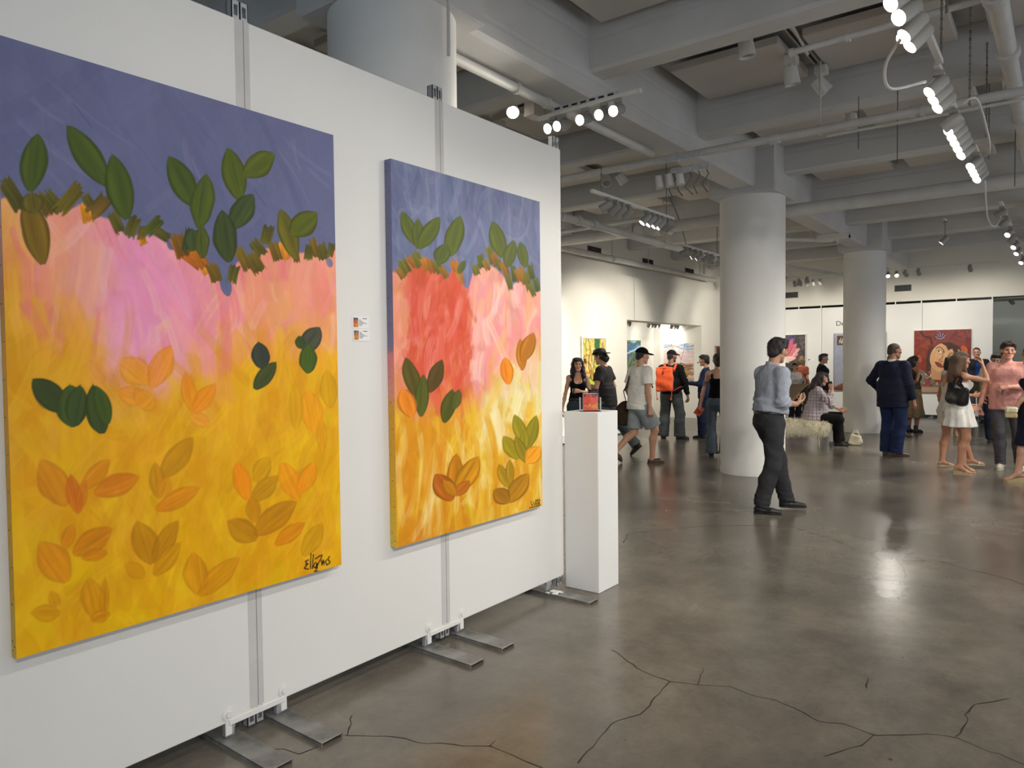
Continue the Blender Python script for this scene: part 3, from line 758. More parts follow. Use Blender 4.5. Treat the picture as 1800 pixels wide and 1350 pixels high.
put_leaves(c1, [r for r in L1_LOW if r[7] < 95 and r[6] < 80], blunt=2.2, dark=.7)
for (u, v) in ((.235, 1.705), (.62, 1.57), (.88, 1.55)): c1.stroke(u, v, .1, .008, 2.3, (80, 84, 124), .5)
signature(c1, SIG1, .0042)
edge1 = [[(0, (214, 178, 60)), (.12, (206, 160, 30)), (.5, (214, 150, 40)), (.62, (186, 128, 100)), (.72, (190, 150, 140)), (.8, (120, 118, 140)), (1, (104, 104, 130))],
         [(0, (226, 168, 14)), (.45, (230, 160, 30)), (.55, (244, 160, 110)), (.7, (248, 156, 130)), (.74, (104, 110, 150)), (1, (110, 114, 152))]]
hang_painting('painting', c1, (PX, 0.79, 0.583), 'large vertical canvas with purple sky, pink field and yellow ground, on the near left panels', 0.04, edge1,
              [(z, .02 + .006 * ((i * 7) % 3 - 1)) for i, z in enumerate(np.arange(.05, 1.86, .115))] + [(.02, .012), (.035, .028), (1.85, .015)])

# ---- second painting
W2, H2 = 1.212, 1.848
c2 = Canvas(W2, H2, 250, 520, 11); rg = c2.rg
c2.fill((122, 128, 158))
for i in range(520):
    c2.stroke(rg.uniform(0, W2), rg.uniform(1.2, H2), rg.uniform(.1, .5), rg.uniform(.02, .07), rg.choice([1.5, 1.9, 1.2, 2.5]) + rg.normal() * .25, np.array([112, 119, 154]) + rg.normal() * 9 + rg.normal(size=3) * 2, .6, rg.normal() * .2, .8)
for i in range(60):
    c2.stroke(rg.uniform(0, W2), rg.uniform(1.3, H2), rg.uniform(.1, .35), rg.uniform(.02, .05), 1.5 + rg.normal() * .5, (146, 150, 176) if i % 2 else (92, 98, 134), .4, rg.normal() * .2, .8)
sky = c2.bound([mm(p) for p in SKY2], .03, 9); below = 1 - sst(-.008, .008, c2.V - sky[None, :]); old = c2.C.copy()
c2.fill((244, 170, 120))
def zone2(u, v):
    split = np.interp(u, [0, .25, .5, .62, .75, .95, W2], [.66, .62, .60, .62, .78, .92, .9])
    d = v - split
    if d > 0:
        if u < .56:
            c = np.array([226, 98, 66]) if v > .95 else np.array([236, 128, 70])
            if u < .12: c = np.array([246, 160, 128])
        else:
            c = np.array([250, 168, 158])
            if v < 1.0 and u > .7: c = np.array([248, 176, 140])
        if d < .12: c = c * .5 + np.array([246, 168, 70]) * .5
        return c
    if u > .58 and v > .36: return np.array([244, 218, 120]) if rg.random() < .6 else np.array([248, 232, 176])
    if u < .5 and v < .5: return np.array([228, 152, 24])
    return np.array([236, 182, 40])
for i in range(2400):
    u, v = rg.uniform(-.02, W2 + .02), rg.uniform(-.03, 1.42)
    c = zone2(u, v) * .95 + rg.normal() * 9 + rg.normal(size=3) * np.array([3, 9, 10])
    c2.stroke(u, v, rg.uniform(.1, .32), rg.uniform(.03, .09), 1.5 + rg.normal() * .4, c, rg.uniform(.25, .55), rg.normal() * .1, .65)
for i in range(130):
    u, v = rg.uniform(.1, .55), rg.uniform(.68, 1.28)
    c2.stroke(u, v, rg.uniform(.1, .35), rg.uniform(.03, .07), 1.45 + rg.normal() * .35, [(218, 84, 56), (226, 98, 76), (238, 140, 128), (208, 72, 50)][i % 4], .5, rg.normal() * .2, .75)
for i in range(60):
    u, v = rg.uniform(.58, 1.15), rg.uniform(.8, 1.3)
    c2.stroke(u, v, rg.uniform(.1, .35), rg.uniform(.03, .08), 1.5 + rg.normal() * .3, [(250, 186, 176), (250, 150, 160), (250, 180, 130), (252, 206, 196)][i % 4], .6, rg.normal() * .2, .75)
for i in range(200):
    u, v = rg.uniform(0, W2), rg.uniform(0, .6)
    c2.stroke(u, v, rg.uniform(.1, .4), rg.uniform(.03, .08), rg.choice([1.5, 1.2, 1.8]) + rg.normal() * .25, [(244, 200, 60), (218, 136, 20), (248, 226, 160), (226, 160, 28)][i % 4], .42, rg.normal() * .15, .8)
for (u, v, L, w, a, c, al) in ((.12, .42, .55, .08, 1.6, (222, 140, 22), .75), (.22, .40, .5, .08, 1.5, (226, 146, 26), .7), (.33, .44, .5, .07, 1.45, (222, 138, 22), .6), (.75, .40, .45, .06, 1.8, (226, 158, 20), .7), (.6, .3, .4, .05, 1.5, (228, 158, 24), .6), (.95, .62, .25, .10, 1.1, (248, 234, 176), .7), (.8, .5, .3, .1, 1.9, (250, 238, 190), .6), (.72, .66, .28, .05, .8, (248, 196, 90), .6)):
    c2.stroke(u, v, L, w, a, c, al, .12, .6)
g = c2.C.copy(); c2.C = old * (1 - below[..., None]) + g * below[..., None]
put_dabs(c2, L2_DAB)
put_leaves(c2, L2_LEAF, blunt=1.9, dark=.68)
signature(c2, SIG2, .0042)
edge2 = [[(0, (230, 196, 60)), (.1, (226, 178, 40)), (.36, (218, 158, 50)), (.40, (226, 150, 130)), (.50, (214, 130, 136)), (.52, (128, 122, 150)), (.66, (112, 108, 136)), (1, (110, 116, 150))],
         [(0, (232, 180, 40)), (.45, (240, 190, 80)), (.6, (250, 170, 150)), (.72, (120, 126, 156)), (1, (124, 130, 160))]]
hang_painting('painting', c2, (PX, 2.366, 0.588), 'canvas with coral and pink mounds under a blue grey sky, right of the caption cards', 0.045, edge2,
              [(z, .022 + .006 * ((i * 5) % 3 - 1)) for i, z in enumerate(np.arange(.07, 1.82, .125))] + [(.02, .012), (.03, .03), (1.83, .012), (1.815, .03), (1.795, .018)])

# ---- generic framed / unframed picture facing a given direction
M_FRAME_W = flat_mat('white_frame', (226, 222, 212), 0.5)
M_FRAME_G = flat_mat('grey_frame', (150, 146, 140), 0.5)
def picture(cv, loc, rz, label, depth=0.035, frame=None, fw=0.02, name='painting'):
    """loc = centre-bottom on the wall; local: canvas faces -y, u along +x"""
    t = thing(name, loc, label, 'painting', rz)
    mb = MB(); mb.box((-cv.W / 2, -depth + .001, 0), (cv.W / 2, -.001, cv.H)); mb.build('stretcher', M_LINEN, t)
    cv.mesh('canvas', M_PAINTED, t, (-cv.W / 2, -depth, 0), (1, 0, 0), (0, 0, 1))
    if frame is not None:
        mb = MB(); g = .004
        for (xa, xb, za, zb) in ((-cv.W / 2 - fw - g, cv.W / 2 + fw + g, -fw - g, -g), (-cv.W / 2 - fw - g, cv.W / 2 + fw + g, cv.H + g, cv.H + g + fw), (-cv.W / 2 - fw - g, -cv.W / 2 - g, -g, cv.H + g), (cv.W / 2 + g, cv.W / 2 + g + fw, -g, cv.H + g)):
            mb.box((xa, -depth - .012, za), (xb, -.001, zb))
        mb.build('frame', frame, t)
    return t

# abstract yellow, green and black picture on the left wall
cA = Canvas(.83, .93, 120, 135, 21); rg = cA.rg; cA.fill((226, 196, 110))
pal = [(226, 186, 60), (60, 96, 60), (214, 140, 40), (236, 224, 170), (120, 150, 50), (170, 150, 120), (240, 214, 90), (190, 120, 60), (236, 230, 200), (150, 170, 40)]
for i in range(260):
    cA.stroke(rg.uniform(0, .83), rg.uniform(0, .93), rg.uniform(.05, .25), rg.uniform(.01, .06), 1.57 + rg.normal() * .6, pal[i % 10], .85, rg.normal() * .4, .4)
for l in (((.50, .93), (.42, .80), (.50, .66), (.40, .5), (.36, .3), (.44, 0)), ((.62, .93), (.58, .74), (.50, .6), (.6, .4), (.54, .2), (.62, 0)), ((.2, .93), (.26, .7), (.2, .45), (.3, .2)), ((0, .35), (.15, .28), (.3, .36), (.2, .5)), ((.7, .6), (.78, .5), (.7, .35), (.8, .2)), ((.05, .6), (.2, .62), (.2, .5), (.05, .5), (.05, .6))):
    cA.line(l, .014, (34, 34, 30)); cA.line([(a + .02, b) for a, b in l], .012, (210, 130, 40), .8)
cA.poly([(.42, .93), (.60, .93), (.62, .74), (.52, .66), (.44, .78)], (52, 104, 66)); cA.poly([(.05, .55), (.12, .56), (.12, .47), (.05, .46)], (44, 44, 44))
cA.poly([(.0, .16), (.2, .22), (.45, .1), (.4, 0), (0, 0)], (186, 204, 50), .9); cA.line(((0, .16), (.2, .22), (.45, .1)), .015, (40, 40, 30))
picture(cA, (XL, 11.72, .94), PI / 2, 'framed abstract painting of yellow, green and black shapes on the left wall', .03, M_FRAME_W, .035)
# blue sky over dark green hills in the alcove
cB = Canvas(1.0, 1.15, 70, 80, 22); rg = cB.rg; cB.fill((70, 96, 66))
for i in range(160):
    v = rg.uniform(0, 1.15); up = v > .72
    c = [(70, 120, 176), (96, 150, 200), (150, 190, 220), (60, 100, 160)][i % 4] if up else [(60, 84, 52), (96, 116, 72), (50, 66, 48), (150, 160, 128)][i % 4]
    cB.stroke(rg.uniform(0, 1), v, rg.uniform(.2, .5), rg.uniform(.02, .06), (.2 if up else 1.1) + rg.normal() * .3, c, .8, rg.normal() * .3, .5)
cB.line(((.0, .9), (.3, .84), (.6, .9), (1, 1.0)), .03, (206, 222, 232), .8); cB.line(((.5, .0), (.62, .3), (.7, .5), (.9, .7)), .03, (190, 196, 170), .8)
picture(cB, (-8.25, 15.37, .78), PI / 2, 'painting of a swirling blue sky over dark green land inside the alcove')
# desert landscape in the alcove
cD = Canvas(.80, .92, 100, 115, 23); rg = cD.rg; cD.fill((224, 196, 184))
for i in range(240):
    v = rg.uniform(0, .92)
    if v > .74: c = [(150, 180, 206), (216, 220, 226), (110, 150, 190), (232, 226, 226)][i % 4]
    elif v > .42: c = [(226, 200, 190), (214, 186, 178), (232, 216, 208), (206, 190, 196)][i % 4]
    else: c = [(150, 110, 70), (178, 136, 92), (110, 80, 56), (190, 160, 124)][i % 4]
    cD.stroke(rg.uniform(0, .8), v, rg.uniform(.1, .4), rg.uniform(.015, .05), rg.normal() * .15, c, .8, rg.normal() * .3, .4)
for l in (((.42, .3), (.47, .5), (.40, .62), (.24, .82), (.2, .9)), ((.47, .5), (.52, .66), (.58, .92)), ((.42, .3), (.36, .44), (.3, .5)), ((.0, .82), (.25, .86), (.5, .80), (.8, .84)), ((0, .36), (.3, .42), (.8, .40)), ((0, .2), (.4, .12), (.8, .2))): cD.line(l, .007, (84, 62, 52), .8)
picture(cD, (-7.66, 16.85, .94), 0, 'painting of a bare tree in a pink desert, on the alcove back wall')
# dark picture at the wall edge
cE = Canvas(.5, .75, 40, 60, 24)
for i in range(80): cE.stroke(cE.rg.uniform(0, .5), cE.rg.uniform(0, .75), .2, .05, cE.rg.normal(), [(96, 62, 50), (60, 50, 46), (150, 110, 70), (110, 40, 36)][i % 4], .8)
picture(cE, (XL, 17.95, 1.02), PI / 2, 'small dark brown painting on the left wall just beyond the alcove', .03, M_FRAME_G, .02)
# pink flower
cF = Canvas(1.25, 1.5, 140, 168, 25); rg = cF.rg; cF.fill((70, 66, 64))
for i in range(260):
    cF.stroke(rg.uniform(0, 1.25), rg.uniform(0, 1.5), rg.uniform(.1, .3), rg.uniform(.03, .09), rg.uniform(0, 3.1), [(72, 66, 62), (96, 86, 78), (58, 54, 54), (110, 84, 70)][i % 4], .6)
for i in range(60): cF.stroke(rg.uniform(.5, 1.25), rg.uniform(1.05, 1.5), .14, .05, rg.uniform(0, 3.1), [(120, 90, 110), (96, 100, 130), (150, 120, 100)][i % 3], .6)
for i in range(30): cF.stroke(rg.uniform(.72, .95), rg.uniform(1.18, 1.4), .12, .05, rg.uniform(.8, 2), [(70, 70, 160), (110, 96, 190), (90, 60, 130)][i % 3], .8)
for (a, L, w, c) in ((.35, .5, .10, (236, 150, 156)), (.55, .6, .11, (230, 168, 166)), (.8, .62, .12, (214, 122, 134)), (1.05, .66, .12, (204, 100, 124)), (1.3, .62, .12, (190, 86, 112)), (1.6, .6, .12, (222, 100, 136)), (2.0, .55, .12, (232, 130, 150)), (2.4, .55, .12, (236, 150, 160)), (2.8, .5, .1, (240, 180, 176)), (.15, .42, .08, (248, 200, 190))):
    bu, bv = .62, .84; cF.leaf(bu + L * math.cos(a), bv + L * math.sin(a), bu, bv, -math.sin(a) * w, math.cos(a) * w, *c, dark=.75)
for i in range(18): cF.line(((.62 + rg.uniform(-.2, .2), .86), (.62 + rg.uniform(-.3, .3), .78)), .012, (240, 236, 220))
cF.leaf(.72, .5, .66, .42, .04, -.03, 220, 120, 120)
picture(cF, (-5.955, 19.485, .56), 0, 'large painting of a pink blossom on a dark ground, on the far panels', .05, M_FRAME_W, .02)
# lilac sky above a terracotta roof
cG = Canvas(1.2, 1.43, 120, 143, 26); rg = cG.rg; cG.fill((160, 162, 178))
for i in range(160): cG.stroke(rg.uniform(0, 1.2), rg.uniform(.3, 1.43), .4, .1, rg.normal() * .5, [(150, 154, 172), (168, 170, 184), (156, 164, 184)][i % 3], .5)
cG.poly([(0, .06), (.24, .19), (.30, .42), (1.2, .9), (1.2, 0), (0, 0)], (128, 76, 50))
for i in range(30): cG.line(((i * .05, 0), (i * .05 + .1, .8)), .008, (110, 62, 42), .35)
cG.poly([(0, 0), (1.2, 0), (1.2, .05), (0, .06)], (96, 60, 44))
cG.poly([(.08, 1.13), (.34, 1.13), (.34, 1.37), (.08, 1.37)], (92, 66, 44)); cG.poly([(.11, 1.16), (.31, 1.16), (.31, 1.33), (.11, 1.33)], (56, 50, 46))
for a, b in (((.13, 1.18), (.17, 1.31)), ((.17, 1.18), (.22, 1.30)), ((.2, 1.17), (.2, 1.27)), ((.22, 1.22), (.28, 1.31)), ((.25, 1.17), (.29, 1.24)), ((.13, 1.25), (.2, 1.2))): cG.line((a, b), .016, (214, 206, 188))
cG.poly([(.24, .76), (.3, .76), (.3, .85), (.24, .85)], (60, 56, 60))
cG.poly([(0, 0), (.02, 0), (.02, 1.43), (0, 1.43)], (120, 122, 136))
picture(cG, (-4.04, 19.485, .64), 0, 'tall painting of a lilac sky over a brown roof, partly behind the second column', .05)
# red portrait
cP = Canvas(1.15, 1.46, 200, 254, 27); rg = cP.rg; cP.fill((128, 52, 38))
for i in range(260):
    u, v = rg.uniform(0, 1.15), rg.uniform(.5, 1.46)
    c = [(134, 54, 38), (118, 45, 33), (140, 66, 46)][i % 3] if u < .35 or v < 1.05 else [(122, 60, 60), (134, 72, 70), (104, 48, 52), (142, 62, 48)][i % 4]
    cP.stroke(u, v, rg.uniform(.1, .3), rg.uniform(.03, .09), rg.normal() * .8, c, .7)
cP.line(((.13, 1.46), (.2, 1.33), (.33, 1.28), (.37, 1.14)), .035, (60, 40, 38), .9)
cP.leaf(.98, 1.1, 1.05, .9, .07, .02, 190, 92, 62); cP.leaf(.1, .9, .14, .7, .05, .0, 166, 80, 56)
for (a, L) in ((.6, .15), (1.1, .17), (1.57, .19), (2.0, .17), (2.5, .15), (.2, .1), (2.9, .1)):
    cP.leaf(.55 + L * math.cos(a), 1.25 + L * math.sin(a), .55, 1.25, -math.sin(a) * .022, math.cos(a) * .022, 66, 44, 74); cP.line(((.55, 1.25), (.55 + L * .8 * math.cos(a + .1), 1.25 + L * .8 * math.sin(a + .1))), .01, (196, 176, 186))
HAIR = (70, 48, 40); SKIN = (214, 164, 116)
th = np.linspace(0, 2 * PI, 40)
def tilt(pts, cx, cy, a): return [(cx + x * math.cos(a) - y * math.sin(a), cy + x * math.sin(a) + y * math.cos(a)) for x, y in pts]
cP.poly([(.25, .42), (.27, .75), (.36, 1.02), (.55, 1.16), (.74, 1.17), (.92, 1.06), (1.0, .9), (1.04, .7), (.96, .5), (.6, .45), (.4, .5)], HAIR)
for i in range(50): cP.stroke(rg.uniform(.27, .42), rg.uniform(.45, .95), .3, .02, 1.4, [(58, 40, 36), (88, 62, 52), (74, 54, 50)][i % 3], .7)
cP.poly([(.36, .62), (.34, .40), (.30, .3), (.95, .28), (.92, .45), (.74, .5), (.72, .64)], (196, 146, 106))     # neck and chest
cP.poly(tilt([(.27 * math.cos(t), .36 * math.sin(t) * (1 if math.sin(t) > 0 else .92)) for t in th], .60, .80, -.16), SKIN)
for i in range(60): cP.stroke(rg.uniform(.42, .8), rg.uniform(.55, 1.0), .1, .03, 1.2 + rg.normal() * .4, [(222, 176, 128), (204, 148, 104), (226, 186, 140)][i % 3], .5)
cP.poly([(.55, 1.16), (.74, 1.17), (.95, 1.02), (1.0, .8), (.92, .72), (.84, .86), (.78, 1.02), (.7, .98), (.66, 1.08)], HAIR)
cP.stroke(.92, .95, .14, .04, 1.9, (186, 140, 130), .9); cP.stroke(.96, .92, .12, .02, 1.9, (120, 80, 80), .9)
cP.line(((.46, 1.03), (.53, 1.06), (.60, 1.0), (.62, .93)), .014, (70, 50, 40)); cP.line(((.70, .86), (.76, .92), (.86, .90)), .016, (70, 50, 40))
cP.leaf(.46, .97, .58, .94, .012, .03, 230, 206, 176, dark=.9); cP.leaf(.72, .84, .84, .82, .012, .03, 230, 206, 176, dark=.9)
for (u, v) in ((.51, .96), (.78, .835)): cP.poly([(u + .018 * math.cos(t), v + .02 * math.sin(t)) for t in th], (50, 36, 30))
cP.line(((.45, .97), (.52, 1.0), (.59, .95)), .01, (90, 60, 44)); cP.line(((.71, .85), (.78, .87), (.85, .82)), .01, (90, 60, 44))
cP.line(((.60, .96), (.58, .80), (.52, .76), (.56, .72), (.60, .73)), .012, (130, 84, 60))
cP.leaf(.43, .72, .60, .58, .028, .042, 140, 64, 58); cP.line(((.43, .72), (.50, .66), (.60, .59)), .01, (80, 34, 34))
cP.poly([(0, .12), (0, .5), (.18, .52), (.36, .34), (.5, .2), (.95, .22), (1.15, .45), (1.15, .12)], (120, 112, 92))
for i in range(120):
    u = rg.uniform(0, 1.15); v = rg.uniform(.12, .48)
    if .36 < u < .9 and v > .24: continue
    cP.stroke(u, v, rg.uniform(.03, .08), rg.uniform(.012, .03), rg.uniform(0, 3), [(214, 204, 180), (40, 44, 40), (90, 104, 64), (160, 50, 54), (60, 64, 50), (226, 220, 200)][i % 6], .95)
cP.poly([(.2, .14), (.26, .34), (.34, .3), (.36, .16)], (150, 52, 60), .7)
cP.poly([(0, 0), (1.15, 0), (1.15, .12), (0, .12)], (176, 140, 116))
picture(cP, (-2.265, 19.485, .62), 0, 'square-looking red portrait painting of a tilted woman with dark hair, on the far panel', .05)

# wall labels
def caption(loc, rz, label, w=.1, h=.055, thumb=None, lines=6, name='caption_card'):
    t = thing(name, loc, label, 'caption card', rz)
    mb = MB(); mb.box((-w / 2, -.002, -h / 2), (w / 2, 0, h / 2), .0006); mb.build('card', flat_mat('card_stock', (232, 232, 230), .6, bstr=0, nvar=.01), t)
    if thumb is not None: thumb.mesh('thumbnail', M_PAINTED, t, (-w / 2 + .006, -.0026, -h / 2 + .006), (1, 0, 0), (0, 0, 1))
    ink = flat_mat('ink', (60, 60, 60), .7, bstr=0)
    mb = MB(); x0 = -w / 2 + .038 if thumb is not None else -w / 2 + .01
    mb.box((x0 + .022, -.0024, h / 2 - .010), (x0 + .048, -.002, h / 2 - .007))
    for i in range(lines):
        z = h / 2 - .016 - i * (h - .024) / lines; L = [.017, .022, .034, .052, .024, .02][i % 6]
        for k in range(int(L / .006)): mb.box((x0 + k * .006, -.0024, z), (x0 + k * .006 + .0045, -.002, z + .0022))
    mb.build('print', ink, t)
def thumb(seed, sky, mid, low):
    th_ = Canvas(.027, .043, 14, 22, seed)
    th_.fill(low); th_.fill(mid, (th_.V > .017).astype(float)); th_.fill(sky, (th_.V > .031).astype(float))
    for i in range(20): th_.stroke(th_.rg.uniform(0, .027), th_.rg.uniform(0, .043), .012, .004, 1.3, [(90, 80, 60), (214, 120, 80), (236, 180, 60), (110, 90, 110)][i % 4], .6)
    return th_
caption((PX, 2.205, 1.661), PI / 2, 'upper of the two small caption cards between the big paintings', thumb=thumb(31, (90, 84, 96), (196, 84, 60), (222, 140, 40)))
caption((PX, 2.207, 1.603), PI / 2, 'lower of the two small caption cards between the big paintings', thumb=thumb(32, (86, 92, 88), (214, 120, 70), (206, 140, 50)))
caption((-5.2, 19.485, 1.42), 0, 'tiny caption card on the far panel right of the pink flower painting', w=.14, h=.07, thumb=thumb(33, (40, 40, 44), (30, 30, 34), (44, 40, 40)))
caption((-7.12, 16.85, 1.38), 0, 'tiny caption card on the alcove back wall right of the desert painting', w=.13, h=.07, thumb=thumb(34, (40, 40, 44), (30, 30, 34), (44, 40, 40)))
# wall lettering on the far panel (only its beginning shows beside the column)
fc = bpy.data.curves.new('wall_lettering', 'FONT'); fc.body = 'Des'; fc.size = .17; fc.extrude = .002; fc.align_x = 'LEFT'
tmp = bpy.data.objects.new('wall_lettering_curve', fc); COL.objects.link(tmp)
dg = bpy.context.evaluated_depsgraph_get(); me = bpy.data.meshes.new_from_object(tmp.evaluated_get(dg)); bpy.data.objects.remove(tmp)
me.materials.clear(); me.materials.append(flat_mat('black_vinyl', (34, 34, 34), .5, bstr=0))
o = bpy.data.objects.new('wall_lettering', me); link(o); o.location = (-4.60, 19.482, 2.265); o.rotation_euler = (PI / 2, 0, 0)
tag(o, 'black letters Des high on the far panel beside the second column', 'lettering')

# ------------------------------------------------------------------ figures: implicit surfaces meshed on a graded grid
def V3(*a): return np.array(a, float)
def rotz(a): c, s = math.cos(a), math.sin(a); return np.array([[c, -s, 0], [s, c, 0], [0, 0, 1.]])
def rotx(a): c, s = math.cos(a), math.sin(a); return np.array([[1., 0, 0], [0, c, -s], [0, s, c]])
def roty(a): c, s = math.cos(a), math.sin(a); return np.array([[c, 0, s], [0, 1., 0], [-s, 0, c]])
def unit(v): v = np.asarray(v, float); return v / (np.linalg.norm(v) + 1e-12)

def axis_steps(lo, hi, fine_ranges, fine, coarse):
    out = [lo]
    while out[-1] < hi:
        x = out[-1]; f = any(a <= x <= b for a, b in fine_ranges)
        if not f:
            nx = min([a for a, b in fine_ranges if a > x] + [1e9]); st = min(coarse, max(fine, nx - x))
        else: st = fine
        out.append(x + st)
    return np.array(out)

class Field:
    def __init__(self, xs, ys, zs):
        self.ax = (xs, ys, zs); self.D = np.full((len(xs), len(ys), len(zs)), 0.25, np.float32)
    def sub(self, lo, hi):
        s = []
        for a, l, h in zip(self.ax, lo, hi):
            i0 = max(0, int(np.searchsorted(a, l)) - 1); i1 = min(len(a), int(np.searchsorted(a, h)) + 1)
            if i1 <= i0: return None
            s.append(slice(i0, i1))
        return tuple(s)
    def pts(self, s):
        return (self.ax[0][s[0]][:, None, None], self.ax[1][s[1]][None, :, None], self.ax[2][s[2]][None, None, :])

def prim_box(p):
    t = p[0]
    if t == 'c':
        r = max(p[3], p[4]); return np.minimum(p[1], p[2]) - r, np.maximum(p[1], p[2]) + r
    if t == 'e':
        r = max(p[2]); return p[1] - r, p[1] + r
    if t == 'l':
        o, R, tab = p[1], p[2], p[3]; P = []
        for row in tab:
            z, wx, wy = row[:3]; cx, cy = (row[3], row[4]) if len(row) > 4 else (0, 0)
            for sx in (-1, 1):
                for sy in (-1, 1): P.append(o + R @ V3(cx + sx * wx, cy + sy * wy, z))
        P = np.array(P); return P.min(0), P.max(0)
    if t == 'b':
        R = p[3]; h = p[2]; C = [p[1] + R @ (h * V3(a, b, c)) for a in (-1, 1) for b in (-1, 1) for c in (-1, 1)]
        C = np.array(C); return C.min(0) - p[4], C.max(0) + p[4]
    if t == 'g':
        B = [prim_box(q) for q in p[1] if q[0] not in ('cut', 'sub')]
        return np.min([b[0] for b in B], 0), np.max([b[1] for b in B], 0)

def prim_d(p, X, Y, Z):
    t = p[0]
    if t == 'c':
        a, b, ra, rb = p[1], p[2], p[3], p[4]; d = b - a; L2 = float(d @ d) + 1e-12
        h = np.clip(((X - a[0]) * d[0] + (Y - a[1]) * d[1] + (Z - a[2]) * d[2]) / L2, 0, 1)
        return np.sqrt((X - a[0] - h * d[0]) ** 2 + (Y - a[1] - h * d[1]) ** 2 + (Z - a[2] - h * d[2]) ** 2) - (ra + (rb - ra) * h)
    if t == 'e':
        c, r, R = p[1], p[2], p[3]; x, y, z = X - c[0], Y - c[1], Z - c[2]
        if R is not None: x, y, z = R[0, 0] * x + R[1, 0] * y + R[2, 0] * z, R[0, 1] * x + R[1, 1] * y + R[2, 1] * z, R[0, 2] * x + R[1, 2] * y + R[2, 2] * z
        k0 = np.sqrt((x / r[0]) ** 2 + (y / r[1]) ** 2 + (z / r[2]) ** 2); k1 = np.sqrt((x / r[0] ** 2) ** 2 + (y / r[1] ** 2) ** 2 + (z / r[2] ** 2) ** 2) + 1e-9
        return np.where(k0 < .05, -min(r), k0 * (k0 - 1) / k1)
    if t == 'b':
        c, h, R, rd = p[1], p[2], p[3], p[4]; x, y, z = X - c[0], Y - c[1], Z - c[2]
        x, y, z = R[0, 0] * x + R[1, 0] * y + R[2, 0] * z, R[0, 1] * x + R[1, 1] * y + R[2, 1] * z, R[0, 2] * x + R[1, 2] * y + R[2, 2] * z
        qx, qy, qz = np.abs(x) - h[0], np.abs(y) - h[1], np.abs(z) - h[2]
        return np.sqrt(np.maximum(qx, 0) ** 2 + np.maximum(qy, 0) ** 2 + np.maximum(qz, 0) ** 2) + np.minimum(np.maximum(np.maximum(qx, qy), qz), 0) - rd
    if t == 'l':
        o, R, tab = p[1], p[2], np.array([list(r) + [0, 0] if len(r) == 3 else r for r in p[3]], float)
        folds = p[5] if len(p) > 5 else None
        x, y, z = X - o[0], Y - o[1], Z - o[2]
        x, y, z = R[0, 0] * x + R[1, 0] * y + R[2, 0] * z, R[0, 1] * x + R[1, 1] * y + R[2, 1] * z, R[0, 2] * x + R[1, 2] * y + R[2, 2] * z
        wx = np.interp(z, tab[:, 0], tab[:, 1]); wy = np.interp(z, tab[:, 0], tab[:, 2]); x = x - np.interp(z, tab[:, 0], tab[:, 3]); y = y - np.interp(z, tab[:, 0], tab[:, 4])
        if folds:
            n, amp, ph, z0, z1 = folds; th = np.arctan2(y / wy, x / wx); w = np.clip((z1 - z) / (z1 - z0), 0, 1)
            g = 1 + amp * w * (np.sin(n * th + ph) + .5 * np.sin((n * 1.7) // 1 * th + 2 * ph)); wx = wx * g; wy = wy * g
        q = (np.abs(x / wx) ** 2.3 + np.abs(y / wy) ** 2.3) ** (1 / 2.3)
        d = (q - 1) * np.minimum(wx, wy) * .92
        return np.maximum(d, np.maximum(tab[0, 0] - z, z - tab[-1, 0]))

def apply(F, prims):
    for p in prims:
        t = p[0]
        if t == 'cut':           # keep the side the normal points away from
            n, q = p[1], p[2]; X, Y, Z = F.ax[0][:, None, None], F.ax[1][None, :, None], F.ax[2][None, None, :]
            F.D = np.maximum(F.D, ((X - q[0]) * n[0] + (Y - q[1]) * n[1] + (Z - q[2]) * n[2]).astype(np.float32)); continue
        if t == 'sub':
            q = p[1]; lo, hi = prim_box(q); s = F.sub(lo - .06, hi + .06)
            if s is None: continue
            d = -prim_d(q, *F.pts(s)); k = p[2]
            if k > 0:
                h = np.maximum(k - np.abs(F.D[s] - d), 0) / k; F.D[s] = np.maximum(F.D[s], d) + h * h * k / 4
            else: F.D[s] = np.maximum(F.D[s], d)
            continue
        lo, hi = prim_box(p); k = p[2] if t == 'g' else (p[5] if t in ('c', 'b') else p[4]); pad = .05 + k
        s = F.sub(lo - pad, hi + pad)
        if s is None: continue
        if t == 'g':
            G = Field(F.ax[0][s[0]], F.ax[1][s[1]], F.ax[2][s[2]]); apply(G, p[1]); d = G.D
        else: d = prim_d(p, *F.pts(s)).astype(np.float32)
        D = F.D[s]
        if k > 0:
            h = np.maximum(k - np.abs(D - d), 0) / k; F.D[s] = np.minimum(D, d) - h * h * k / 4
        else: F.D[s] = np.minimum(D, d)

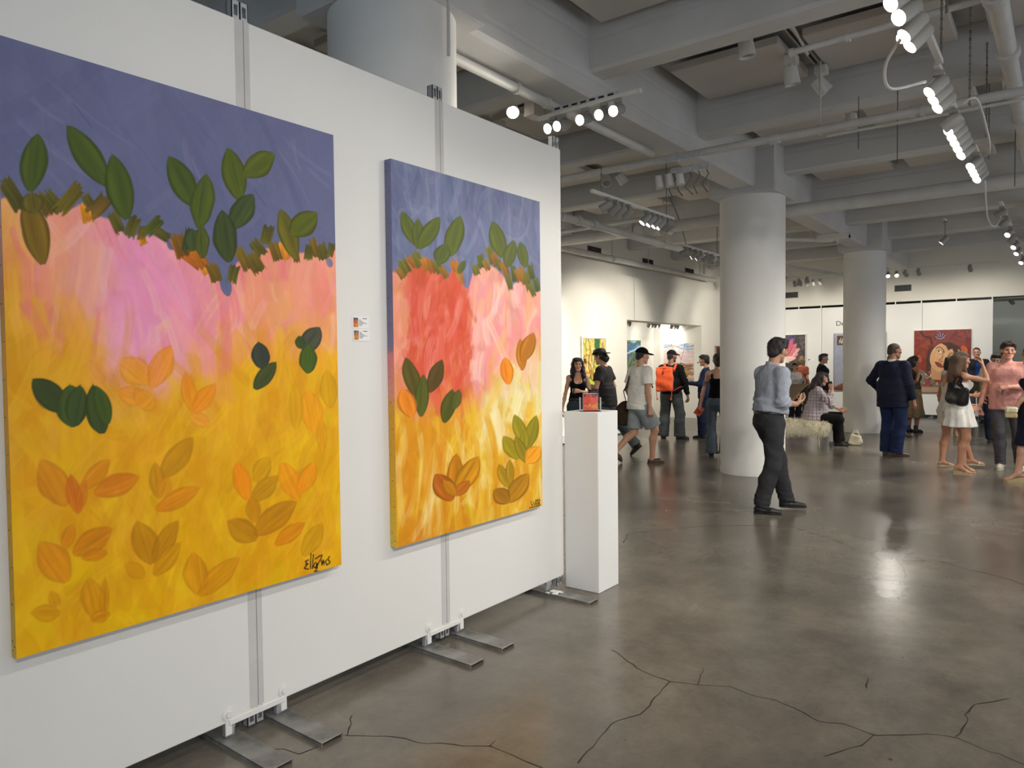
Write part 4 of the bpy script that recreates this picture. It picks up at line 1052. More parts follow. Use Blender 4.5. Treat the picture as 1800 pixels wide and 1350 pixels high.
CORN = [(0, 0, 0), (1, 0, 0), (0, 1, 0), (1, 1, 0), (0, 0, 1), (1, 0, 1), (0, 1, 1), (1, 1, 1)]
EDG = [(0, 1), (2, 3), (4, 5), (6, 7), (0, 2), (1, 3), (4, 6), (5, 7), (0, 4), (1, 5), (2, 6), (3, 7)]
def surface_nets(F):
    D = F.D; nx, ny, nz = D.shape; S = D < 0
    c = [S[a:nx - 1 + a, b:ny - 1 + b, d:nz - 1 + d] for a, b, d in CORN]
    anyc = c[0].copy(); allc = c[0].copy()
    for q in c[1:]: anyc |= q; allc &= q
    act = anyc & ~allc
    I, J, K = np.nonzero(act)
    if len(I) == 0: return np.zeros((0, 3)), np.zeros((0, 4), int), np.zeros((0, 3))
    vals = np.stack([D[I + a, J + b, K + d] for a, b, d in CORN], 1).astype(float)
    acc = np.zeros((len(I), 3)); cnt = np.zeros(len(I)); cp = np.array(CORN, float)
    for a, b in EDG:
        va, vb = vals[:, a], vals[:, b]; m = (va < 0) != (vb < 0)
        t = np.where(m, va / np.where(m, va - vb, 1), 0)[:, None]
        acc += np.where(m[:, None], cp[a] + t * (cp[b] - cp[a]), 0); cnt += m
    loc = acc / cnt[:, None]
    xs, ys, zs = F.ax
    Vt = np.stack([xs[I] + loc[:, 0] * (xs[I + 1] - xs[I]), ys[J] + loc[:, 1] * (ys[J + 1] - ys[J]), zs[K] + loc[:, 2] * (zs[K + 1] - zs[K])], 1)
    g = np.stack([(vals[:, [1, 3, 5, 7]].mean(1) - vals[:, [0, 2, 4, 6]].mean(1)) / (xs[I + 1] - xs[I]), (vals[:, [2, 3, 6, 7]].mean(1) - vals[:, [0, 1, 4, 5]].mean(1)) / (ys[J + 1] - ys[J]), (vals[:, 4:].mean(1) - vals[:, :4].mean(1)) / (zs[K + 1] - zs[K])], 1)
    N = g / (np.linalg.norm(g, axis=1, keepdims=True) + 1e-9)
    idx = np.full(act.shape, -1, np.int64); idx[I, J, K] = np.arange(len(I))
    faces = []
    for ax in range(3):
        A = [slice(None)] * 3; B = [slice(None)] * 3; A[ax] = slice(0, -1); B[ax] = slice(1, None)
        o1, o2 = [(1, 2), (2, 0), (0, 1)][ax]
        sa, sb = S[tuple(A)], S[tuple(B)]; m = sa != sb
        lim = [slice(None)] * 3
        m2 = np.zeros_like(m); q = [slice(None)] * 3; q[o1] = slice(1, -1); q[o2] = slice(1, -1); m2[tuple(q)] = m[tuple(q)]
        e = np.array(np.nonzero(m2)).T
        if len(e) == 0: continue
        def cell(d1, d2):
            f = e.copy(); f[:, o1] += d1; f[:, o2] += d2; return idx[f[:, 0], f[:, 1], f[:, 2]]
        Q = np.stack([cell(-1, -1), cell(0, -1), cell(0, 0), cell(-1, 0)], 1)
        inside = sa[e[:, 0], e[:, 1], e[:, 2]]
        Q[~inside] = Q[~inside][:, ::-1]
        faces.append(Q)
    Fc = np.concatenate(faces); Fc = Fc[(Fc >= 0).all(1)]
    return Vt, Fc, N

def wob(P, amp, freq, seed, n=5, aniso=(1, 1, 1)):
    rg = np.random.default_rng(seed); s = np.zeros(len(P))
    for i in range(n):
        k = unit(rg.normal(size=3)) * freq * (0.6 + .9 * rg.random()) * np.array(aniso); s += np.sin(P @ k + rg.random() * 6.28 + 1.3 * np.sin(P @ (k[[1, 2, 0]] * .6)))
    return amp * s / math.sqrt(n)

def unit_rows(a): return a / (np.linalg.norm(a, axis=1, keepdims=True) + 1e-9)
def creases(P, amp, freq, seed, n=4, aniso=(1, 1, 1)):
    """sharp-crested cloth folds"""
    rg = np.random.default_rng(seed); s = np.zeros(len(P))
    for i in range(n):
        k = unit(rg.normal(size=3)) * freq * (.6 + .8 * rg.random()) * np.array(aniso); ph = P @ k + rg.random() * 6.28 + 1.1 * np.sin(P @ (k[[2, 0, 1]] * .7)); s += (1 - np.abs(np.sin(ph * .5))) ** 2 * (.5 + .5 * np.sin(P @ (k[[1, 2, 0]] * .45) + i))
    return amp * (s / n * 2.2 - .3)
def build_field(prims, res, fine=None, fres=None, pad=.03):
    B = [prim_box(p) for p in prims if p[0] not in ('cut', 'sub')]
    lo = np.min([b[0] for b in B], 0) - pad; hi = np.max([b[1] for b in B], 0) + pad
    ax = []
    for k in range(3):
        fr = [(a[k], b[k]) for a, b in fine] if fine else []
        ax.append(axis_steps(lo[k], hi[k], fr, fres or res, res))
    F = Field(*ax); apply(F, prims); return F

def sdf_mesh(name, prims, mat, parent, res, fine=None, fres=None, disp=None, color=None):
    V, Fc, N = surface_nets(build_field(prims, res, fine, fres))
    if len(V) == 0: return None
    if disp is not None: V = V + N * disp(V)[:, None]
    col = color(V) if color is not None else None
    return mesh_np(name, V, Fc, mat, parent, True, col)

# ---- cloth and skin materials
M_SKIN = attr_mat('skin', 0.5, 0.4, 160, 0.04, sss=0.06)
def cloth(key, rgb, rough=.85, weave=500, bstr=.10, nvar=.07, fold=14, spec=.15):
    key = 'cloth_' + key
    if key in MATS: return MATS[key]
    m, nt, b = new_mat(key); setv(b, rough, 0, spec)
    vec = coords(nt, 'Object'); c = s2l(rgb)
    n = noise(nt, 7, 5, .6, vec)
    r = ramp(nt, n.outputs['Fac'], [(.3, tuple(v * (1 - nvar * 2) for v in c[:3]) + (1,)), (.7, tuple(min(1, v * (1 + nvar * 2)) for v in c[:3]) + (1,))])
    nt.links.new(r.outputs['Color'], b.inputs['Base Color'])
    n1 = noise(nt, fold, 3, .5, coords(nt, 'Object', scale=(1, 1, .55)), 1.2)
    p = bump(nt, b, n1.outputs['Fac'], .35, .02)
    n2 = noise(nt, weave, 2, .5, vec); bump(nt, b, n2.outputs['Fac'], bstr, .002, p)
    b.inputs['Sheen Weight'].default_value = .1 if max(rgb) > 120 else 0.0
    MATS[key] = m; return m
def hair_mat(key, rgb, rough=.45):
    key = 'hair_' + key
    if key in MATS: return MATS[key]
    m, nt, b = new_mat(key); setv(b, rough, 0, .4)
    vec = coords(nt, 'Object', scale=(1, 1, .18)); n = noise(nt, 90, 6, .7, vec, .6); c = s2l(rgb)
    r = ramp(nt, n.outputs['Fac'], [(.3, tuple(v * .55 for v in c[:3]) + (1,)), (.7, tuple(min(1, v * 1.5) for v in c[:3]) + (1,))])
    nt.links.new(r.outputs['Color'], b.inputs['Base Color']); bump(nt, b, n.outputs['Fac'], .8, .012)
    MATS[key] = m; return m
def leather(key, rgb, rough=.38):
    return flat_mat('leather_' + key, rgb, rough, 0, .5, nscale=20, nvar=.1, bscale=180, bstr=.12)

def two_bone(a, t, l1, l2, pole):
    d = t - a; L = np.linalg.norm(d); u = d / (L + 1e-9); L = min(L, (l1 + l2) * .998)
    x = (l1 * l1 - l2 * l2 + L * L) / (2 * L); h = math.sqrt(max(0, l1 * l1 - x * x))
    p = np.asarray(pole, float); p = p - u * (p @ u); p = unit(p)
    return a + u * x + p * h, a + u * L

MAN_HIP = [(-.19, .05, .045), (-.14, .115, .088), (-.07, .152, .112, 0, -.014), (0, .154, .110, 0, -.008), (.08, .142, .100), (.16, .134, .094)]
MAN_CHEST = [(.06, .140, .096), (.16, .138, .094), (.26, .150, .104), (.35, .160, .112, 0, .002), (.42, .148, .100, 0, -.006), (.47, .098, .074, 0, -.014), (.51, .056, .052, 0, -.016)]
WOM_HIP = [(-.19, .05, .045), (-.15, .115, .09), (-.08, .160, .116, 0, -.018), (0, .154, .108, 0, -.010), (.08, .128, .092), (.16, .112, .082)]
WOM_CHEST = [(.06, .128, .09), (.14, .110, .080), (.22, .118, .086), (.31, .130, .094), (.38, .128, .088), (.43, .100, .070, 0, -.008), (.47, .066, .052, 0, -.012), (.50, .045, .044, 0, -.014)]

def off(tab, ox, oy=None, z0=None, z1=None, sx=1.0):
    oy = ox if oy is None else oy; T = np.array([list(r) + [0, 0] if len(r) == 3 else r for r in tab], float)
    lo = T[0, 0] if z0 is None else z0; hi = T[-1, 0] if z1 is None else z1
    zs = sorted({lo, hi} | {z for z in T[:, 0] if lo < z < hi}); out = []
    for z in zs:
        out.append([z] + [float(np.interp(z, T[:, 0], T[:, k])) for k in range(1, 5)])
        out[-1][1] = out[-1][1] * sx + ox; out[-1][2] += oy
    return out

class Figure:
    """one person: skeleton from a pose, then body, hair and clothes as surfaces"""
    def __init__(self, loc, yaw, label, H=1.74, sex='m', build=1.0, skin=(206, 160, 132), pelvis=(0, 0, 0), lean=0, side=0, twist=0, head=(0, 0, 0),
                 feet=None, hands=None, res=.014, fres=.006, hfres=None, shoulder=None, fingers=True, sit=False, seed=0, group=None):
        self.s = s = H / 1.76; self.sex = sex; self.skin = np.array(skin, float); self.res, self.fres = res, fres; self.seed = seed; self.fingers = fingers
        self.root = thing('person', loc, label, 'person', yaw, group)
        self.b = build
        f = sex == 'f'
        P = self.P = V3(pelvis[0], pelvis[1], .945 * s + pelvis[2])
        self.Rp = np.eye(3)
        self.Rc = rotz(twist) @ rotx(-lean) @ roty(side)
        self.hipT = [[r[0] * s] + [v * s * (build if i < 2 else 1) for i, v in enumerate(r[1:])] for r in (WOM_HIP if f else MAN_HIP)]
        self.chT = [[r[0] * s] + [v * s * (build if i < 2 and r[0] < .44 else 1) for i, v in enumerate(r[1:])] for r in (WOM_CHEST if f else MAN_CHEST)]
        C = lambda x, y, z: P + self.Rc @ (s * V3(x, y, z))
        self.C = C
        sw = shoulder or (.150 if f else .176)
        self.N = C(0, -.012, .50)
        self.Rh = self.Rc @ rotz(head[0]) @ rotx(-head[1]) @ roty(head[2]) if len(head) < 4 else rotz(head[0]) @ rotx(-head[1]) @ roty(head[2])
        piv = C(0, .004, .575); self.hs = hs = s * (.97 if f else 1.0)
        self.hc = piv + self.Rh @ (hs * V3(0, .02, .092))
        self.S = [C(-sw, -.014, .436), C(sw, -.014, .436)]
        hands = hands or {}
        self.arms = []
        for k, sd in ((0, -1), (1, 1)):
            h = hands.get('LR'[k], {})
            w = h.get('at'); w = C(sd * (sw + .07), .05, -.06) if w is None else np.array(w, float) * (s if h.get('scaled', True) else 1)
            pole = h.get('pole', (sd * .35, -1.0, -.15))
            E, W = two_bone(self.S[k], w, .283 * s, .255 * s, pole)
            d = unit(h.get('dir', W - E)); n = np.array(h.get('palm', (-sd, .15, 0)), float); n = unit(n - d * (n @ d))
            curl = h.get('curl', .35); self.arms.append(dict(S=self.S[k], E=E, W=W, d=d, n=n, l=np.cross(d, n) * (1 if sd > 0 else -1), curl=curl, sd=sd, fc=h.get('fcurl'), thumb=h.get('thumb', 0.0)))
        feet = feet or {}
        self.legs = []
        for k, sd in ((0, -1), (1, 1)):
            q = feet.get('LR'[k], {}); at = q.get('at', (sd * .10, 0.0)); yaw_f = math.radians(q.get('yaw', -sd * 8)); pitch = math.radians(q.get('pitch', 0))
            fd = V3(-math.sin(yaw_f), math.cos(yaw_f), 0); z0 = at[2] if len(at) > 2 else 0.0
            heel = q.get('heel', 0.0) * s
            A = V3(at[0], at[1], 0) * s + V3(0, 0, .082 * s + heel + z0)
            if pitch: fdir = unit(fd * math.cos(pitch) + V3(0, 0, -math.sin(pitch)))
            else: fdir = fd
            Hp = P + V3(sd * (.096 if f else .092) * s, 0, -.035 * s)
            K, A = two_bone(Hp, A, .425 * s, .412 * s, q.get('pole', fd + V3(sd * .05, 0, 0)))
            self.legs.append(dict(H=Hp, K=K, A=A, fd=fdir, up=unit(np.cross(np.cross(fdir, V3(0, 0, 1)), fdir)), sd=sd, heel=heel, z=z0, yaw=yaw_f))
        self.hand_boxes = []
        self.parts = []
    # -- limbs
    def T(self, p): return self.hc + self.Rh @ (self.hs * np.asarray(p, float))
    def hand_prims(self, a):
        s = self.s * (.92 if self.sex == 'f' else 1.0); W, d, n, l = a['W'], a['d'], a['n'], a['l']; pr = []
        kn = []; offs = (.031, .0105, -.010, -.029)
        for i, o in enumerate(offs):
            k = W + s * (d * (.086 - .004 * abs(i - 1) ** 1.5) + l * o); kn.append(k)
            pr.append(('c', W + s * (d * .006 + l * o * .55), k, .0135 * s, .0112 * s, .020 * s))
        ln = ((.042, .025, .021), (.046, .028, .022), (.043, .026, .022), (.034, .020, .019))
        for i in range(4):
            c = a['fc'][i] if a['fc'] else a['curl'] * (1 + .10 * i)
            ang = 0; p = kn[i]; spread = (.10, .02, -.05, -.13)[i]
            for j in range(3):
                ang += c * (1.05, 1.25, .8)[j]; dd = unit(d * math.cos(ang) + n * math.sin(ang) + l * spread * math.cos(ang)); q = p + dd * ln[i][j] * s
                pr.append(('c', p, q, (.0092 - .0008 * j) * s, (.0086 - .0009 * j) * s, .004)); p = q
        t0 = W + s * (d * .020 + l * .026 + n * .006); tc = .35 + a['curl'] * .5 + a['thumb']
        t1 = t0 + s * .043 * unit(d * .72 + l * (.72 - .45 * tc) + n * (.25 + .55 * tc)); t2 = t1 + s * .032 * unit(d * .85 + l * (.35 - .5 * tc) + n * (.2 + .6 * tc)); t3 = t2 + s * .024 * unit(d * .9 + l * (.1 - .4 * tc) + n * (.2 + .5 * tc))
        pr += [('c', t0, t1, .014 * s, .0105 * s, .012 * s), ('c', t1, t2, .0102 * s, .0092 * s, .004), ('c', t2, t3, .0092 * s, .0078 * s, .003)]
        P = np.array([W] + kn + [q[2] for q in pr]); self.hand_boxes.append((P.min(0) - .016, P.max(0) + .016))
        return pr
    def grip(self, k, fwd=.075, out=.03):
        a = self.arms[k]; return a['W'] + self.s * (a['d'] * fwd + a['n'] * out)
    def body(self, bare_feet=False, foot_r=.9, beard=0, lips=(164, 104, 94), brow=(46, 34, 28), tattoo=None, armr=1.0, legr=1.0):
        s = self.s; f = self.sex == 'f'; b = self.b; pr = []
        pr.append(('l', self.P, self.Rp, self.hipT, .03)); pr.append(('l', self.P, self.Rc, self.chT, .05 * s))
        C = self.C
        for k in (0, 1):     # shoulders, trapezius
            pr.append(('c', self.S[k], C((-1, 1)[k] * .05, -.016, .478), (.040 if f else .046) * s, .040 * s, .035 * s))
            pr.append(('e', self.S[k] + 0, V3(.050, .052, .056) * s * (.82 if f else 1.0), None, .035 * s))
        if f:
            for sx in (-1, 1): pr.append(('e', C(sx * .068, .072, .315), V3(.062, .058, .062) * s * b, None, .035 * s))
        else:
            for sx in (-1, 1): pr.append(('e', C(sx * .075, .075, .36), V3(.07, .04, .055) * s, None, .04 * s))
        pr.append(('c', C(0, -.020, .46), self.T((0, -.030, -.045)), .052 * s * (.82 if f else 1.05), .049 * s * (.82 if f else 1.05), .02 * s))
        for a in self.arms:
            r = armr * (.76 if f else .98) * (.6 + .4 * b)
            m = a['E'] + (a['S'] - a['E']) * .45
            pr.append(('c', a['S'], m, .050 * s * r, .046 * s * r, .03 * s)); pr.append(('c', m, a['E'], .045 * s * r, .038 * s * r, .02 * s))
            m2 = a['E'] + (a['W'] - a['E']) * .32
            pr.append(('c', a['E'], m2, .037 * s * r, .041 * s * r, .02 * s)); pr.append(('c', m2, a['W'], .040 * s * r, .0245 * s * r, .02 * s))
            pr += self.hand_prims(a)
        for g in self.legs:
            r = legr * (1.0 if f else .98) * (.5 + .5 * b)
            m = g['K'] + (g['H'] - g['K']) * .35
            pr.append(('c', g['H'] + V3(0, 0, -.03) * s, m, .086 * s * r, .068 * s * r, .04 * s)); pr.append(('c', m, g['K'], .066 * s * r, .054 * s * r, .02 * s))
            bk = -g['fd'] * .018 * s; m2 = g['K'] + (g['A'] - g['K']) * .33
            pr.append(('c', g['K'], m2 + bk, .052 * s * r, .055 * s * r, .03 * s)); pr.append(('c', m2 + bk, g['A'], .053 * s * r, .036 * s * r, .03 * s))
            fd, A = g['fd'], g['A']; dn = -g['up']
            pr.append(('c', A + dn * .02 * s - fd * .02 * s, A + dn * .052 * s - fd * .035 * s, .034 * s, .028 * s, .02 * s))
            if not bare_feet: continue
            pr.append(('c', A + dn * .02 * s, A + fd * .115 * s + dn * .062 * s, .034 * s, .020 * s, .025 * s))
            pr.append(('c', A + fd * .10 * s + dn * .062 * s, A + fd * .165 * s + dn * .066 * s, .024 * s, .016 * s, .015 * s))
            lat = np.cross(fd, g['up']); 
            pr.append(('c', A + fd * .105 * s + dn * .064 * s + lat * .022 * s * g['sd'], A + fd * .145 * s + dn * .067 * s + lat * .03 * s * g['sd'], .019 * s, .014 * s, .015 * s))
        # head
        h = self.hs; T = self.T; R = self.Rh
        E = lambda c, r, k: ('e', T(c), V3(*r) * h, R, k * h)
        Cn = lambda a, b_, ra, rb, k: ('c', T(a), T(b_), ra * h, rb * h, k * h)
        jaw = 1.0 if not f else .92
        hd = [E((0, -.014, .030), (.0745, .094, .084), .01), E((0, .024, -.036), (.051 * jaw, .056, .072), .03), E((0, .066, -.096), (.019 * jaw, .02, .018), .025)]
        for sx in (-1, 1):
            hd += [Cn((sx * .050 * jaw, .004, -.058), (sx * .018, .060, -.097), .013, .013, .025), E((sx * .041, .060, -.018), (.026, .024, .024), .02), Cn((sx * .012, .082, .024), (sx * .046, .064, .022), .013, .012, .015)]
        hd += [('sub', E((-.031, .098, .002), (.020, .020, .0125), 0), .012 * h), ('sub', E((.031, .098, .002), (.020, .020, .0125), 0), .012 * h)]
        for sx in (-1, 1): hd.append(E((sx * .031, .073, .002), (.014, .0125, .0125), .004))
        hd += [Cn((0, .083, .014), (0, .1005, -.025), .0095, .0122, .014), E((-.011, .090, -.031), (.009, .010, .0075), .010), E((.011, .090, -.031), (.009, .010, .0075), .010),
               Cn((-.018, .0765, -.0575), (.018, .0765, -.0575), .0078, .0078, .014), Cn((-.014, .0765, -.0675), (.014, .0765, -.0675), .0082, .0082, .012)]
        for sx in (-1, 1): hd.append(('e', T((sx * .076, -.010, -.006)), V3(.011, .021, .031) * h, R @ rotz(sx * -.35), .01 * h))
        pr += hd
        lo, hi = self.hc - .135 * h, self.hc + .135 * h
        fine = [(lo, hi)] + (self.hand_boxes if self.fingers else [])
        if bare_feet:
            for g in self.legs: fine.append((g['A'] - V3(.09, .19, .1), g['A'] + V3(.09, .19, .02)))
        sk = self.skin; lp, bw = np.array(lips, float), np.array(brow, float)
        def color(V):
            c = np.repeat(sk[None], len(V), 0) + wob(V, 4, 30, self.seed)[:, None]
            q = (V - self.hc) @ R / h; x, y, z = np.abs(q[:, 0]), q[:, 1], q[:, 2]
            near = (np.abs(q) < .16).all(1)
            def bl(m, col, a=1.0): c[m & near] = c[m & near] * (1 - a) + np.array(col, float) * a
            bl((x < .06) & (y > .05) & (z < .0) & (z > -.05) & (x > .025), sk * np.array([1.02, .9, .88]), .5)
            if beard: bl((z < -.035) & (y > -.01) & (x < .075) & ~((x < .024) & (z > -.05)), np.array(brow) * .6 + sk * .4, beard)
            bl((y > .05) & (((x - .031) / .0195) ** 2 + ((z - .004) / .0125) ** 2 < 1), sk * .62, .8)
            bl((y > .05) & (((x - .031) / .0145) ** 2 + ((z - .002) / .0066) ** 2 < 1), (158, 146, 138))
            bl((y > .05) & (((x - .031) / .0085) ** 2 + ((z - .002) / .0072) ** 2 < 1), (44, 32, 26))
            bl((y > .05) & (x > .010) & (x < .052) & (np.abs(z - (.0235 + .10 * np.maximum(0, .03 - np.abs(x - .034)) )) < .0048), bw, .9)
            bl((y > .06) & ((x / .0245) ** 2 + ((z + .0625) / .0095) ** 2 < 1), lp, .75)
            bl((y > .06) & (x < .021) & (np.abs(z + .0622) < .0014), lp * .45, .8)
            bl((y > .07) & (((x - .008) / .0045) ** 2 + ((z + .037) / .0032) ** 2 < 1), sk * .35, .8)
            if tattoo is not None:
                t = tattoo(V, self); c[t > 0] = c[t > 0] * .45 + np.array([50, 60, 70]) * .55
            return s2l_np(c)
        o = sdf_mesh('body', pr, M_SKIN, self.root, self.res, fine, self.fres, None, color)
        return o
    # -- hair
    def hair(self, kind, mat, amp=.004, freq=60, res=None, extra=(), line=.03, name='hair', vol=0.0):
        h = self.hs; T = self.T; R = self.Rh
        E = lambda c, r, k=.02: ('e', T(c), V3(*r) * h, R, k * h)
        Cn = lambda a, b_, ra, rb, k=.02: ('c', T(a), T(b_), ra * h, rb * h, k * h)
        def cutline(z0, sl):      # keep above the hairline: z > z0 + sl*y
            n = R @ unit(V3(0, sl, -1)); return ('cut', n, T((0, 0, z0)))
        v = vol; pr = []
        shell = [E((0, -.018, .036), (.082 + v, .101 + v, .090 + v)), E((0, -.05, -.02), (.068 + v, .066 + v, .075))]
        if kind == 'buzz': pr = [('g', [E((0, -.016, .032), (.0765, .096, .0865)), E((0, -.05, -.02), (.061, .061, .07)), cutline(.010, .80)], .004)]
        elif kind in ('short', 'curly'):
            pr = [('g', shell + [E((0, .012, .080), (.074 + v, .082 + v, .046 + v), .02), E((0, .052, .092), (.060, .042, .028), .02), cutline(.000, .80)], .006)]
        elif kind == 'bob':
            pr = [('g', shell + [E((0, -.045, -.05), (.092, .075, .085), .03), cutline(-.02, .95)], .01), E((0, .01, .08), (.074, .08, .042))]
        elif kind in ('long', 'longcurly'):
            pr = [('g', shell + [cutline(.012, .62)], .01), E((0, -.005, .085), (.072, .085, .04))]
            w = .012 if kind == 'longcurly' else 0
            pr += [Cn((-.055, -.06, .02), (-.075, -.085, -.20), .055, .05 + w, .03), Cn((.055, -.06, .02), (.075, -.085, -.20), .055, .05 + w, .03), Cn((0, -.08, .02), (0, -.105, -.24), .06, .055 + w, .03),
                   Cn((-.076, -.006, .03), (-.098, .012, -.20), .026, .03 + w, .03), Cn((.076, -.006, .03), (.098, .012, -.20), .026, .03 + w, .03)]
        elif kind == 'bun':
            pr = [('g', shell + [cutline(.002, .62)], .006), E((0, -.105, .015), (.05, .045, .05), .02)]
        elif kind == 'shaggy':
            pr = [('g', shell + [E((0, -.04, -.03), (.088, .085, .08), .03), cutline(-.012, .85)], .01), E((0, .0, .085), (.08, .095, .045))]
        pr += list(extra)
        V, Fc, N = surface_nets(build_field(pr, res or .009)); V = V + N * wob(V, amp, freq, self.seed + 5, 6, (1, 1, .7))[:, None]
        n = {'buzz': 0, 'short': 1600, 'curly': 2200, 'bob': 1500, 'long': 2000, 'longcurly': 2200, 'bun': 1200, 'shaggy': 2000}[kind]
        if n:       # loose locks standing off the mass of hair
            rg = np.random.default_rng(self.seed + 50); pk = rg.choice(len(V), n); P0 = V[pk]; Nn = N[pk]
            crown = T((0, -.03, .12)); dn = np.array([0, 0, -1.0])[None] * (1.2 if kind in ('long', 'longcurly', 'bob') else .55) + unit_rows(P0 - crown) * .8
            curl = {'curly': .5, 'shaggy': .8, 'longcurly': .6}.get(kind, .22)
            D = dn - Nn * (dn * Nn).sum(1, keepdims=True); D = unit_rows(unit_rows(D) + Nn * .06 + rg.normal(size=P0.shape) * curl * .35)
            L = rg.uniform(.010, .022, (n, 1)) * h * (1.6 if kind in ('long', 'longcurly') else 1.0); D2 = unit_rows(D - Nn * .35 + rg.normal(size=D.shape) * curl * .6)
            sd = unit_rows(np.cross(D, Nn + rg.normal(size=D.shape) * .2)) * .0026 * h; P0 = P0 - Nn * .003
            vv = np.concatenate([P0 - sd, P0 + sd, P0 + D * L + sd * .9, P0 + D * L - sd * .9, P0 + D * L + D2 * L * .7 + sd * .12, P0 + D * L + D2 * L * .7 - sd * .12]); i = np.arange(n) + len(V)
            Fc = np.concatenate([Fc, np.stack([i, i + n, i + 2 * n, i + 3 * n], 1), np.stack([i + 3 * n, i + 2 * n, i + 4 * n, i + 5 * n], 1)]); V = np.concatenate([V, vv])
        return mesh_np(name, V, Fc, mat, self.root, True)
    def cap(self, mat, back=False, yaw=0.0):
        h = self.hs; T = self.T; Rr = self.Rh @ rotz((PI if back else 0) + yaw)
        t = lambda p: self.hc + Rr @ (h * V3(*p))
        E = lambda c, r, k=.01: ('e', t(c), V3(*r) * h, Rr, k * h)
        n = Rr @ unit(V3(0, -.12, -1))
        o = sdf_mesh('cap', [('g', [E((0, -.014, .034), (.0865, .106, .098)), ('cut', n, t((0, 0, .034)))], 0)], mat, self.root, .009)
        Rb = Rr @ rotx(-.16)
        sdf_mesh('brim', [('g', [('e', t((0, .108, .040)), V3(.074, .085, .010) * h, Rb, 0), ('cut', Rr @ V3(0, -1, 0), t((0, .068, 0)))], 0)], mat, o, .007)
        return o
    # -- clothes
    def trousers(self, mat, loose=.014, hem=1.04, flare=0.0, rise=.10, res=None, name='trousers', knee=0.0, wr=.0032, extra=()):
        s = self.s; rs = res or self.res * .9
        tab = off(self.hipT, loose, loose, self.hipT[0][0], rise * s)
        pr = [('l', self.P, self.Rp, tab, .03)] + list(extra)
        for g in self.legs:
            ax = unit(g['A'] - g['K']); L = np.linalg.norm(g['A'] - g['K']); r = .5 + .5 * self.b
            if hem > 0:
                end = g['K'] + ax * L * hem; bk = -g['fd'] * .014 * s; mid = g['K'] + (g['A'] - g['K']) * .38
                leg = [('c', g['H'] + V3(0, 0, -.03) * s, g['K'], .086 * s * r + loose, .056 * s * r + loose + knee, .03), ('c', g['K'], mid + bk, .056 * s * r + loose + knee, .056 * s * r + loose + knee + flare * .3, .03), ('c', mid + bk, g['A'] + ax * .05, .056 * s * r + loose + knee + flare * .3, .048 * s + loose + knee + flare, .03), ('cut', ax, end)]
            else:         # shorts: cut above the knee, hem is minus the kept share of the thigh
                ax = unit(g['K'] - g['H']); Lh = np.linalg.norm(g['K'] - g['H']); end = g['H'] + ax * Lh * -hem
                leg = [('c', g['H'] + V3(0, 0, -.03) * s, g['K'] + ax * .1, .090 * s * r + loose, .082 * s * r + loose + flare, .03), ('cut', ax, end)]
            pr.append(('g', leg, .025))
        def disp(V):
            d = wob(V, wr * .7, 26, self.seed + 11, 5, (1, 1, 1.5)) + creases(V, wr * 1.3, 66, self.seed + 12, 5, (1, 1, .8))
            for g in self.legs:    # gathers round knee and ankle
                for c, w, a in ((g['K'], .12, .25), (g['A'], .12, 1.1)):
                    k = np.exp(-((V - c) ** 2).sum(1) / (w * s) ** 2); d += a * wr * k * np.sin((V[:, 2] - c[2]) * 120 + 9 * V[:, 0] + 14 * V[:, 1])
            return d
        return sdf_mesh(name, pr, mat, self.root, rs, None, None, disp)
    def shirt(self, mat, loose=.014, hem=-.10, neck=.50, sleeve=.45, sl_loose=None, name='shirt', res=None, wr=.004, collar=0, blouse=0.0, cuff=False, open_front=False, extra=(), bust=True, color=None, scoop=0):
        """sleeve: 0 none, .45 short, 1.6 to mid forearm, 2 long. hem, neck in torso units"""
        s = self.s; f = self.sex == 'f'; rs = res or self.res * .9; sl = loose if sl_loose is None else sl_loose; pr = []
        r = (.76 if f else .98) * (.6 + .4 * self.b)
        pr.append(('l', self.P, self.Rc, off(self.chT, loose, loose, self.chT[0][0], neck * s), .03))
        if hem < .06:
            u = .022 if hem < -.03 else 0.0; hp = [r for r in self.hipT if r[0] > -.1 * s]; w0 = hp[0]; hp = [[-.30 * s, w0[1] * 1.02, w0[2] * 1.02] + list(w0[3:])] + hp; T = off(hp, loose + blouse + u, loose + blouse + u, hem * s, .16 * s); pr.append(('l', self.P, self.Rc if hem > -.02 else self.Rp, T, .05 * s))
            if hem <= -.02: pr.append(('l', self.P, self.Rc, off(self.chT, loose + blouse, loose + blouse, .06 * s, .2 * s), .06))
        C = self.C
        if f and bust:
            for sx in (-1, 1): pr.append(('e', C(sx * .066, .070, .315), V3(.064, .058, .064) * s * self.b + loose * .7, None, .05 * s))
        if not f:
            for sx in (-1, 1): pr.append(('e', C(sx * .075, .075, .36), V3(.07, .04, .055) * s + loose * .8, None, .04 * s))
